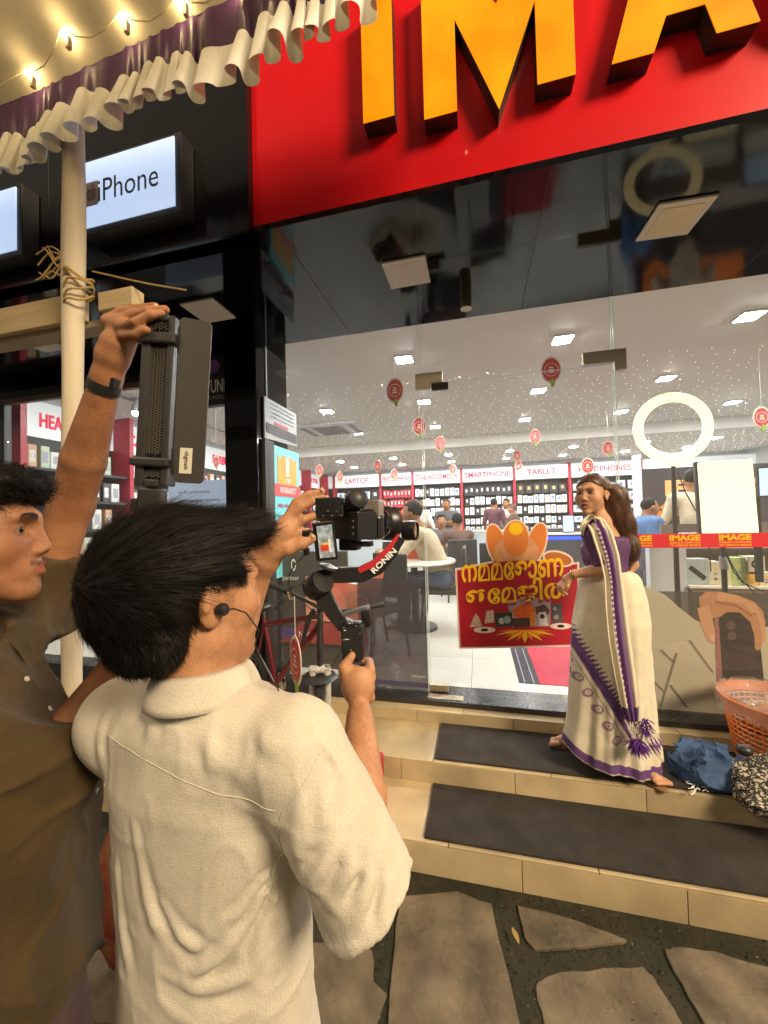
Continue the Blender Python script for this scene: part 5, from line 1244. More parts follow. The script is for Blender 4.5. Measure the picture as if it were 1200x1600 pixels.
# ---------------------------------------------------------------- raised light with barn door
def raised_light():
    c = at(273, 628, .82); tl = .048
    u = RT * math.cos(tl) - UP * math.sin(tl) * 0; x = RT * math.cos(tl) + UP * math.sin(tl) * .4; x /= np.linalg.norm(x)
    up = UP * math.cos(.055) + RT * math.sin(.055); x = RT - up * (RT @ up); x /= np.linalg.norm(x); nz = np.cross(x, up)     # nz towards the camera
    B = np.stack([x, up, nz], 1); t = thing('video_light', 'black slatted video light with open side flap, held up high', 'video light', tuple(c - V3(0, 0, .2)))
    M_b = mat('light_body', (.030, .028, .025), .38, vary=.2, vscale=30); M_frm = mat('grille_brown', (.10, .085, .065), .4); M_b2 = mat('light_flap', (.045, .040, .034), .5, vary=.15, vscale=8, bump=.05, bscale=300)
    def bx(name, x0, x1, y0, y1, z0, z1, m=M_b, bv=.003, par=t):
        return part(name, MB().box(c + B @ V3((x0 + x1) / 2, (y0 + y1) / 2, (z0 + z1) / 2), (abs(x1 - x0), abs(y1 - y0), abs(z1 - z0)), B), m, par, bevel=bv)
    h = .180
    body = bx('housing', -.072, -.052, -h, h, -.03, .010); bx('housing', -.018, -.004, -h, h, -.03, .010); bx('back_plate', -.051, -.019, -h, h, -.03, -.008, M_bl)
    bx('end_cap', -.0505, -.0195, h - .012, h + .004, -.0079, .011); bx('end_cap', -.0505, -.0195, -h - .004, -h + .012, -.0079, .011)
    bx('clamp_band', -.078, .002, .118, .142, -.032, .018, M_b, .005); bx('clamp_band', -.078, .002, -.142, -.122, -.032, .018, M_b, .005)
    bx('clamp_knob', -.088, -.0785, .122, .138, -.02, .006, M_bl); bx('clamp_knob', -.088, -.0785, -.140, -.124, -.02, .006, M_bl)
    # honeycomb grille in the slot
    g = MB(); r = .0042
    for i in range(5):
        for j in range(60):
            cx = -.0475 + i * .0065; cy = -h + .016 + j * .0058 + (.0029 if i % 2 else 0)
            if cy > h - .016 or .110 < cy < .148 or -.148 < cy < -.116: continue
            for a in (0, 1, 2):
                q0 = a * math.pi / 3 + math.pi / 6; g.tube([c + B @ V3(cx + .0033 * math.cos(q0), cy + .0033 * math.sin(q0), .007), c + B @ V3(cx + .0033 * math.cos(q0 + 1.047), cy + .0033 * math.sin(q0 + 1.047), .007)], .0007, 3, cap=False)
    part('honeycomb_grille', g, M_frm, t, kind='stuff')
    # flap: rounded plate
    f = []; w0, w1, hh, rr = .010, .074, .172, .012
    for cx, cy, a0 in ((w1 - rr, hh - rr, 0), (w0 + rr * .5, hh - rr * .5, 90), (w0 + rr, -hh + rr, 180), (w1 - rr, -hh + rr, 270)):
        for k in range(6): a = math.radians(a0 + k * 18); f.append((cx + rr * math.cos(a), cy + rr * math.sin(a)))
    part('flap', MB().prism(f, c + B @ V3(0, 0, .004), x, up, nz * .004), M_b2, t, bevel=.0012)
    bx('hinge', .0025, .0095, .10, .158, .0, .008, M_bl, .001); bx('hinge', .0025, .0095, -.155, -.10, .0, .008, M_bl, .001); part('hinge_pin', MB().tube([c + B @ V3(.006, -.16, .006), c + B @ V3(.006, .16, .006)], .0022, 8), M_b, t)
    lb = bx('label', .022, .048, -.152, -.098, .0083, .0092, mat('sticker_cream', (.62, .58, .46), .5), 0)
    text('label_print', 'digitek', c + B @ V3(.030, -.105, .0095), -up, x, M_bl, lb, width=.040, height=.011, depth=.0004)
    bx('handle', -.068, -.018, -h - .075, -h - .0045, -.028, .006, M_b, .006); bx('release_knob', -.084, -.069, -h - .06, -h - .03, -.02, .0, M_bl, .003)
    # battery foot, so it sits on the forearm-side stand
    return t
raised_light()
# ---------------------------------------------------------------- woman in the sari
def sari_woman():
    YW = 2.27
    W_ = lambda x, y, dy=0: onY(x, y, YW + dy)
    root = thing('person', 'woman in a cream and purple sari looking back over her shoulder on the steps', 'person', (.65, YW, Z2))
    hc = W_(924, 773); f = V3(-.63, -.79, -.02); f /= np.linalg.norm(f); s = .92
    hf, R, c = head_fn(hc, f, s, True, (0, 0, 1), .006)
    bf = V3(-.92, .38, 0); bf /= np.linalg.norm(bf); bs = V3(-bf[1], bf[0], 0) * -1    # body forward, body right (away from camera)
    bs = np.cross(bf, V3(0, 0, 1))
    NB = W_(941, 818, .01); LS = W_(925, 836, -.10); RSh = W_(966, 838, .14); LEl = W_(948, 889, -.14); LWr = W_(898, 897, -.10); LH = W_(886, 905, -.08)
    REl = W_(986, 882, .15); RWr = W_(975, 905, .10)
    CH = W_(945, 855, .02); WS = W_(950, 905, .0)
    FL = V3(*onZ(893, 1163, Z2 + .02)); FR = V3(*onZ(1008, 1212, Z2 + .02))
    def body(P):
        d = hf(P)
        d = smin(d, cap(P, c + R @ V3(0, -.02, -.05), NB, .044, .046), .02)
        d = smin(d, cap(P, LS, RSh, .035), .04); d = smin(d, cap(P, CH, WS, .075, .075), .05); d = smin(d, cap(P, NB, CH, .05, .08), .04)
        d = smin(d, chain(P, [LS, LEl], [.044, .038]), .02); d = smin(d, chain(P, [LEl, LEl * .5 + LWr * .5, LWr], [.037, .031, .020]), .015)
        d = smin(d, chain(P, [RSh, REl], [.042, .036]), .02); d = smin(d, chain(P, [REl, RWr], [.034, .021]), .015)
        d = smin(d, cap(P, LWr, LH, .020, .026), .012)
        for k in range(4):
            a = LH + V3(-.008 - .004 * k, -.014 + .012 * k, -.012); d = smin(d, chain(P, [a, a + V3(-.020, 0, -.026), a + V3(-.014, 0, -.052), a + V3(.004, .002, -.066)], [.0085, .008, .0075, .006], .004), .006)
        d = smin(d, chain(P, [LH + V3(.006, -.018, -.008), LH + V3(-.004, -.026, -.034), LH + V3(-.010, -.020, -.054)], [.010, .009, .0075]), .007)
        return d
    o, V = sdfpart('body', body, c - V3(.30, .35, .62), c + V3(.40, .40, .16), .0036, M_skinC, root, skin_tint(c, R, s, (.85, .5, .48)))
    def foot(F, dr, lift, nm):
        dr = V3(*dr); dr /= np.linalg.norm(dr); s_ = np.cross(dr, V3(0, 0, 1))
        def fn(P):
            d = chain(P, [F - dr * .07 + V3(0, 0, .035 + lift), F + V3(0, 0, .032 + lift * .4), F + dr * .07 + V3(0, 0, .018)], [.030, .033, .024], .02)
            d = smin(d, cap(P, F - dr * .07 + V3(0, 0, .05 + lift), F - dr * .05 + V3(0, 0, .16 + lift), .030, .036), .03)
            for k in range(5): d = smin(d, cap(P, F + dr * .08 + s_ * (-.026 + .0125 * k) + V3(0, 0, .016), F + dr * (.122 - .006 * k) + s_ * (-.030 + .014 * k) + V3(0, 0, .014), .0095 if k else .012), .006)
            return d
        sdfpart('foot', fn, F - V3(.2, .2, .03), F + V3(.2, .2, .28), .005, M_skinC, root, lambda V: np.ones((len(V), 3)))
        mb = MB(); out = []
        for k in range(20):
            a = 2 * math.pi * k / 20; out.append((.115 * math.cos(a) + .015, .038 * math.sin(a) * (1 + .12 * math.cos(a))))
        mb.prism(out, F + V3(0, 0, -.018), dr, s_, V3(0, 0, .012))
        so = part('sandal_sole', mb, mat('sandal_tan', (.30, .17, .08), .5), root, bevel=.003)
        part('sandal_strap', MB().tube([F + dr * .05 + s_ * (.040 * math.cos(t)) + V3(0, 0, .004 + .046 * math.sin(t)) for t in np.linspace(0, math.pi, 11)], .006, 6), bpy.data.materials['sandal_tan'], root, smooth=True)
    foot(FL, (-.9, -.12, 0), .0, 'l'); foot(FR + V3(-.01, .02, 0), (.55, -.8, 0), .01, 'r')
    eyes(R, c, s, root, M_iris); brows(R, c, s, root, M_hairb, th=.003)
    M_lip = mat('lip_red', (.27, .065, .05), .45)
    lp_ = [c + R @ V3(.0205 * math.cos(a), .0975 - .013 * abs(math.cos(a)) ** 2, -.0640 + .0125 * math.sin(a) * (1 if math.sin(a) < 0 else .85)) * s for a in np.linspace(0, 2 * math.pi, 25)]
    part('lip', MB().tube(lp_, [.0028 + .0030 * abs(math.sin(a)) for a in np.linspace(0, 2 * math.pi, 25)], 8), M_lip, root, smooth=True)
    part('mouth_opening', MB().ball(c + R @ V3(0, .0905, -.0635) * s, (.016, .0085, .0095), 12), mat('mouth_dark', (.06, .012, .012), .5), root, smooth=True)
    part('teeth', MB().ball(c + R @ V3(0, .0945, -.0570) * s, (.0085, .0030, .0020), 10), mat('teeth', (.60, .55, .48), .3), root, smooth=True)
    for k in (-1, 1):                                                          # kajal line
        pts = [c + R @ V3(k * (.031 + x), .0885 - 14 * (x + .004) ** 2, .0140 - 9 * x * x) * s for x in np.linspace(-.012, .013, 9)]
        part('lash_line', MB().tube(pts, .0011, 5), M_hair, root)
    # long hair
    T = [W_(958, 775, .02), W_(972, 815, .03), W_(980, 850, .03), W_(975, 885, .02)]
    def hair(P):
        q = (P - c) @ R / s; ax = np.abs(q[:, 0])
        d = ell(q, (0, -.015, .036), (.083, .106, .094)) * s
        d = smin(d, chain(P, T, [.070, .055, .050, .026], .03), .05)
        d = smin(d, ell(P, W_(948, 800, .02), (.075, .07, .085)), .04)
        d = smax(d, -np.maximum(.016 - q[:, 1], q[:, 2] - .070 + 7.0 * ax * ax) * s, .008)
        d = smax(d, -(np.maximum(np.maximum(-.024 - q[:, 1], q[:, 2] - .020), .048 - ax)) * s, .008)
        return d + folds(P, .004, 14, 5, (1.6, 1.6, .35)) + folds(P, .002, 40, 9, (1.5, 1.5, .3))
    o, V = sdfpart('hair', hair, c - V3(.16, .25, .42), c + V3(.36, .28, .16), .0048, M_hairb, root)
    rng = np.random.RandomState(4); idx = rng.choice(len(V), 12000); rt = V[idx]; n = grad(hair, rt)
    fl = np.tile(V3(.15, 0, -1), (len(rt), 1)) - 2.2 * f[None] * np.clip((rt[:, 2:3] - c[2]) * 14, 0, 1); fl -= n * (fl * n).sum(1)[:, None]; fl /= np.linalg.norm(fl, axis=1)[:, None] + 1e-9
    strands('hair_strands', rt, n, fl, np.where(rt[:, 2] > c[2] + .02, .038, .10), M_hairb, root, .0014, 8, .01, .04, 5, jit=.025, bend=.40)
    ti = rt[:, 2] < c[2] - .12; strands('hair_ends', rt[ti], n[ti], fl[ti], np.full(ti.sum(), .07), M_hairb, root, .0014, 8, .04, .14, 6, jit=.05)
    # blouse
    M_bl_ = mat('purple_blouse', (.060, .016, .085), .6, vary=.5, vscale=130, col2=(.13, .055, .16), bump=.3, bscale=300)
    ba = math.atan2(bs[1], bs[0]); rb = []
    for x0, x1, y, b in ((912, 986, 838, .075), (906, 990, 855, .09), (908, 986, 875, .088), (920, 984, 893, .08), (926, 980, 903, .08)):
        a0, a1 = W_(x0, y), W_(x1, y); rb.append((a0[2], (a0[0] + a1[0]) / 2, YW + .02, (a1[0] - a0[0]) / 2 * .92, .11))
    def blouse(P):
        d = prof(P, rb, -.15, 2.2)
        for S0, E0 in ((LS, LEl), (RSh, REl)):
            t_ = S0 * .12 + E0 * .88; e = cap(P, S0, t_, .054, .056); e = smax(e, (P - t_) @ ((E0 - S0) / np.linalg.norm(E0 - S0)), .003); d = smin(d, e, .022)
        d = smax(d, -cap(P, NB + V3(.015, -.0, .0), NB + V3(.05, -.03, .07), .052, .07), .008)
        d = smax(d, -cap(P, NB + V3(.055, -.075, -.02), NB + V3(.07, -.12, .03), .045, .06), .008)
        return d + folds(P, .003, 22, 71)
    sdfpart('blouse', blouse, CH - V3(.28, .32, .22), CH + V3(.30, .32, .18), .0045, M_bl_, root)
    # bangle, earring, spectacle-like hair clip omitted: bangle and watch
    wd = (LH - LWr) / np.linalg.norm(LH - LWr)
    part('bangle', MB().lathe([(.0225, -.003), (.0255, -.003), (.0265, 0), (.0255, .003), (.0225, .003)], LWr + wd * .002, wd, 24), mat('gold', (.75, .5, .15), .25, metal=1), root, smooth=True)
    # sari wrap -------------------------------------------------------
    M_sari = mat('sari_cotton', (1, 1, 1), .75, vc='Col', vary=.12, vscale=22, bump=.10, bscale=260)
    CRE = np.array((.72, .65, .50)); PUR = np.array((.13, .055, .20)); MOT = np.array((.30, .19, .27))
    rows = []
    for xl, xr, y, b in ((908, 992, 893, .095), (904, 1000, 905, .11), (900, 1008, 935, .135), (894, 1012, 970, .15), (891, 1013, 1010, .15), (889, 1015, 1050, .148), (886, 1018, 1090, .15), (882, 1022, 1130, .155), (877, 1027, 1165, .165), (874, 1029, 1188, .17)):
        a0, a1 = W_(xl, y), W_(xr, y); rows.append((a0[2], (a0[0] + a1[0]) / 2, YW + .0, (a1[0] - a0[0]) / 2, b))
    zt_ = max(r[0] for r in rows); zb_ = min(r[0] for r in rows)
    hem = lambda x: np.interp(x, [W_(874, 1150)[0], W_(905, 1172)[0], W_(1028, 1200)[0]], [W_(874, 1150)[2], W_(905, 1172)[2], W_(1028, 1200)[2]])
    def skirt(P):
        d = prof(P, rows, 0, 2.15)
        t = np.clip((zt_ - P[:, 2]) / (zt_ - zb_), 0, 1); an = np.arctan2(P[:, 1] - YW, P[:, 0] - .66)
        d = d - .010 * t * np.sin(an * 7 + 1.0 + 2.2 * t) - .005 * t * np.sin(an * 17 + 3 * t) + folds(P, .005, 8, 81, (1.2, 1.2, .6))
        # diagonal drape edge
        u = P[:, 0] - W_(893, 1010)[0]; w = P[:, 2] - W_(893, 1010)[2]; g = w + 1.42 * u - .02
        d = d - .006 * (1 / (1 + np.exp(-g / .004))) * (P[:, 1] < YW) 
        d = smax(d, hem(P[:, 0]) - P[:, 2], .004)
        return d
    def scol(V):
        X, Z = V[:, 0], V[:, 2]; C = np.tile(CRE, (len(V), 1)); front = V[:, 1] < YW + .03
        hz = Z - hem(X); C[(hz < .052) & (hz > .008)] = PUR
        # diagonal border: from (893,1010) to (970,1122)
        p0, p1 = W_(890, 985), W_(975, 1122); dv = np.array([p1[0] - p0[0], p1[2] - p0[2]]); Ln = np.linalg.norm(dv); dv /= Ln; nv = np.array([-dv[1], dv[0]])
        if nv[1] < 0: nv = -nv
        al = (X - p0[0]) * dv[0] + (Z - p0[2]) * dv[1]; of = (X - p0[0]) * nv[0] + (Z - p0[2]) * nv[1]
        inr = front & (al > -.08) & (al < Ln + .03)
        C[inr & (of < .0) & (of > -.036)] = PUR
        tooth = .040 * (1 - np.abs(((al / .021) % 1) * 2 - 1)); C[inr & (of >= 0) & (of < tooth)] = PUR
        C[inr & (of < -.055) & (of > -.060)] = MOT
        m = (((al / .078) % 1) - .5) * .078; mo = inr & (((m / .022) ** 2 + ((of + .092) / .027) ** 2) < 1) & (((m / .012) ** 2 + ((of + .088) / .014) ** 2 > 1) | ((m / .005) ** 2 + ((of + .088) / .006) ** 2 < 1)); C[mo] = MOT
        # back border teeth near the lower right
        zz = (Z - W_(1000, 1165)[2]); r_ = front & (X > W_(985, 1165)[0]); C[r_ & (np.abs(zz - .05) < .05 * (1 - np.abs((((X + zz * .6) / .02) % 1) * 2 - 1)))] = PUR
        return C
    sdfpart('sari_skirt', skirt, (.40, 1.98, .24), (.95, 2.55, 1.33), .0042, M_sari, root, scol)
    # pallu: pleated ribbon over the left shoulder and down the back
    path = [W_(912, 836, -.12), W_(917, 822, -.138), W_(930, 815, -.13), W_(940, 832, -.165), W_(952, 870, -.172), W_(958, 905, -.178), W_(962, 950, -.185), W_(968, 1000, -.185), W_(976, 1050, -.183), W_(984, 1100, -.185), W_(988, 1125, -.19)]
    wd_ = [.03, .075, .095, .10, .095, .085, .10, .105, .10, .085, .055]
    nt2 = 160; nw = 40; path = np.array(path); tt = np.linspace(0, len(path) - 1, nt2 + 1)
    cx = np.stack([np.interp(tt, np.arange(len(path)), path[:, k]) for k in range(3)], 1)
    for _ in range(8): cx[1:-1] = (cx[:-2] + cx[1:-1] * 2 + cx[2:]) / 4
    ww = np.interp(tt, np.arange(len(wd_)), wd_); v, col = [], []
    for i in range(nt2 + 1):
        tn = cx[min(i + 1, nt2)] - cx[max(i - 1, 0)]; tn /= np.linalg.norm(tn) + 1e-9
        sd = V3(1, .10, 0); sd = sd - tn * (sd @ tn); sd /= np.linalg.norm(sd); nn = np.cross(sd, tn); nn = nn if nn[1] < 0 else -nn
        for j in range(nw + 1):
            a = j / nw - .5; v.append(cx[i] + sd * a * ww[i] + nn * (.007 * math.sin(j * .55 + i * .02) + .012 * (1 - (2 * a) ** 2)))
            al = i / nt2 * 1.15; t_ = a + .5; C = CRE
            if i < 45: C = PUR if .30 < t_ < .62 else CRE
            else:
                if .38 < t_ < .68: C = PUR
                tooth = .16 * (1 - abs(((i / 3.0) % 1) * 2 - 1))
                if .38 - tooth < t_ <= .38: C = PUR
                if i > nt2 - 14: C = PUR * .8
            col.append(C * (1.0 if not (.38 < t_ < .68) else 1.25))
    fq = np.array([(i * (nw + 1) + j, i * (nw + 1) + j + 1, (i + 1) * (nw + 1) + j + 1, (i + 1) * (nw + 1) + j) for i in range(nt2) for j in range(nw)])
    o = raw('pallu', v, fq, M_sari, root, True, colors=np.array(col)); sd = o.modifiers.new('thick', 'SOLIDIFY'); sd.thickness = .003
    # drape over the front shoulder (cream fold edge)
    o = part('shoulder_fold', MB().tube([W_(912, 815, -.12), W_(925, 806, -.13), W_(938, 812, -.15), W_(947, 835, -.176)], [.003, .006, .006, .004], 10), mat('cream_cotton', tuple(CRE), .75), root, smooth=True)
    # knotted tassels
    M_tas = mat('purple_tassel', (.10, .015, .22), .7, bump=.5, bscale=300); M_tw = mat('tassel_cord', (.60, .54, .46), .7)
    e0 = cx[-1]; rg = np.random.RandomState(8)
    tv = MB()
    for k in range(11):
        x = -.035 + .007 * k; p = e0 + V3(x, -.004, 0); q = e0 + V3(.012 + x * .6 + .008 * math.sin(k), -.016, -.085); tv.tube([p, (p + q) / 2 + V3(.009 * (-1) ** k, -.006, 0), q], .0028, 5)
    part('knotted_cord', tv, M_tw, root, kind='stuff')
    tv = MB()
    for k in range(170):
        b0 = e0 + V3(.008 + rg.uniform(-.02, .02), -.018 + rg.uniform(-.01, .01), -.095 + rg.uniform(-.015, .02)); dd = V3(rg.normal(0, .55), rg.normal(-.2, .35), -abs(rg.normal(.7, .5))); dd /= np.linalg.norm(dd)
        tv.tube([b0, b0 + dd * .028, b0 + dd * .045 + V3(0, 0, -.010)], [.0022, .0020, .0008], 4)
    part('tassel', tv, M_tas, root, kind='stuff')
    tv = MB()
    for k in range(70):
        b0 = e0 + V3(.045 + rg.uniform(-.02, .02), -.02, -.01 + rg.uniform(-.035, .035)); dd = V3(rg.normal(.2, .5), rg.normal(-.3, .3), -abs(rg.normal(.7, .5))); dd /= np.linalg.norm(dd); tv.tube([b0, b0 + dd * .035], [.0022, .0010], 4)
    part('tassel', tv, M_tas, root, kind='stuff')
sari_woman()

# ---------------------------------------------------------------- people inside the shop
def figure(lab, loc, face, top, bot, seated=False, lean=0.0, arms='down', skin=M_skinB, h=1.68, group='people inside the shop', cap_=None, res=.016):
    k = h / 1.7; loc = V3(*loc); face = V3(*face, 0); face /= np.linalg.norm(face); B = frame(face)
    T = lambda x, y, z: loc + B @ V3(x, y, z) * k
    root = thing('person', lab, 'person', tuple(loc), group)
    hz = .52 if seated else .92
    hip = [T(s * .09, 0, hz) for s in (-1, 1)]; kn = [T(s * .12, .40 if seated else .02, .50 if seated else .48) for s in (-1, 1)]; an = [T(s * .12, .42 if seated else 0, .07) for s in (-1, 1)]
    ch = T(0, lean * .7, hz + .38); nb = T(0, lean, hz + .53); hd = T(0, lean + .03 + lean * .15, hz + .68)
    sh = [T(s * .185, lean * .95, hz + .47) for s in (-1, 1)]
    if arms == 'down': el = [T(s * .25, -.02, hz + .20) for s in (-1, 1)]; wr = [T(s * .25, .08, hz - .05) for s in (-1, 1)]
    elif arms == 'table': el = [T(s * .26, .16 + lean, hz + .24) for s in (-1, 1)]; wr = [T(s * .10, .38 + lean, hz + .27) for s in (-1, 1)]
    else: el = [T(s * .27, .06, hz + .22) for s in (-1, 1)]; wr = [T(-s * .02, .22, hz + .28) for s in (-1, 1)]
    def tr(P):
        d = cap(P, hip[0], hip[1], .125)
        for i in (0, 1): d = smin(d, chain(P, [hip[i], kn[i], an[i]], [.095, .075, .060]), .04)
        d = smax(d, P[:, 2] - (loc[2] + (hz + .10) * k), .01); return d + folds(P, .006, 8, 3)
    def shs(P):
        d = chain(P, [T(0, 0, hz - .02), ch], [.145, .150]); d = smin(d, cap(P, sh[0], sh[1], .075), .07)
        for i in (0, 1): d = smin(d, chain(P, [sh[i], el[i]] + ([wr[i] * .9 + el[i] * .1] if arms == 'table' else []), [.068, .058, .048]), .03)
        return d + folds(P, .007, 9, 7)
    def bd(P):
        d = ell(P, hd, V3(.078, .095, .118) * k, B); d = smin(d, ell(P, hd + B @ V3(0, .045, -.05) * k, V3(.05, .05, .06) * k, B), .03); d = smin(d, cap(P, hd + B @ V3(0, .09, .0), hd + B @ V3(0, .112, -.03), .012, .016), .015)
        for s_ in (-1, 1): d = smin(d, ell(P, hd + B @ V3(s_ * .08, 0, -.01), V3(.014, .022, .032), B), .01)
        d = smin(d, cap(P, hd, nb, .055, .06), .03); d = smin(d, cap(P, nb, ch, .06, .09), .05)
        for i in (0, 1):
            hn = wr[i] + (wr[i] - el[i]) * .3; d = smin(d, chain(P, [sh[i], el[i], wr[i], hn], [.045, .038, .028, .034]), .02)
        return d
    lo = loc - V3(.75, .75, .02); hi = loc + V3(.75, .75, hz * k + 1.0)
    sdfpart('body', bd, lo + V3(0, 0, hz * k - .25), hi, res * .8, skin, root, lambda V: np.ones((len(V), 3))); sdfpart('shirt', shs, lo + V3(0, 0, hz * k - .25), hi, res, top, root); sdfpart('trousers', tr, lo, hi - V3(0, 0, .6), res, bot, root)
    def hr(P):
        d = ell(P, hd + B @ V3(0, -.015, .035) * k, V3(.088, .105, .105) * k, B); q = (P - hd) @ B; d = smax(d, -np.maximum(.035 - q[:, 1], q[:, 2] - .075), .01); d = smax(d, -(q[:, 2] + .06), .01); return d + folds(P, .006, 30, 3)
    sdfpart('hair', hr, hd - .16, hd + .18, res * .7, cap_ or M_hair, root)
    for i in (0, 1): part('shoe', MB().ball(an[i] + B @ V3(0, .05, -.03), (.05, .05, .035), 10).ball(an[i] + B @ V3(0, .13, -.035), (.045, .06, .028), 10), M_rubs, root, smooth=True)
    return root
CL = lambda n, c, **k: mat(n, c, .8, vary=.25, vscale=12, **k)
M_cs, M_mr, M_dk, M_jn, M_bs, M_pt, M_wh, M_gy = CL('cloth_cream', (.62, .52, .36)), CL('cloth_maroon', (.10, .025, .045)), CL('cloth_black', (.03, .03, .035)), CL('denim', (.06, .10, .19), bump=.3, bscale=100), CL('cloth_blue', (.07, .17, .36)), CL('cloth_brown_print', (.12, .06, .05)), CL('cloth_white', (.62, .60, .56)), CL('cloth_grey', (.10, .10, .11))
fz = lambda x, y: onZ(x, y, ZF)
figure('man in a maroon shirt standing with his back turned beside the back shelves', (onY(772, 800, 10)[0], 10.0, ZF), (.3, 1), M_mr, M_dk, skin=M_skinB)
figure('man in a pale shirt facing the man in maroon, by the back shelves', (onY(792, 800, 10.3)[0], 10.35, ZF), (-.5, -.9), M_wh, M_dk, arms='fold')
figure('shorter shopper in brown partly behind the man in maroon', (onY(803, 815, 9.4)[0], 9.4, ZF), (-1, .2), M_pt, M_dk, h=1.5, cap_=M_pt)
figure('man in dark shirt with hand to chin standing behind the desk', (onY(698, 800, 8.2)[0], 8.2, ZF), (-.1, -1), M_gy, M_dk, arms='fold', h=1.62)
figure('man in white with black cap behind the desk, leftmost of those inside', (onY(655, 815, 7.6)[0], 7.6, ZF), (.2, -1), M_wh, M_dk, arms='fold', h=1.6)
figure('seated man in cream shirt and jeans leaning over the round table', (onY(692, 900, 4.35)[0], 4.35, ZF), (-1, -.05), M_cs, M_jn, seated=True, lean=.24, arms='table', res=.012, h=1.85)
figure('seated person in dark brown print with back turned, behind the man in cream', (onY(716, 850, 6.0)[0], 6.0, ZF), (-.4, 1), M_pt, M_dk, seated=True, arms='table')
figure('seated man in dark shirt facing the window across the table', (onY(690, 840, 6.9)[0], 6.9, ZF), (.2, -1), M_gy, M_dk, seated=True, arms='table')
figure('man in a blue shirt standing behind the woman, left of the ring light stand', (onY(1010, 850, 4.8)[0], 4.8, ZF), (1, .1), M_bs, M_gy, lean=.03, h=1.38)
figure('man in cream shirt standing between the ring light stand and the light panel', (onY(1085, 800, 5.3)[0], 5.3, ZF), (.2, 1), M_cs, M_dk, arms='fold', h=1.72)
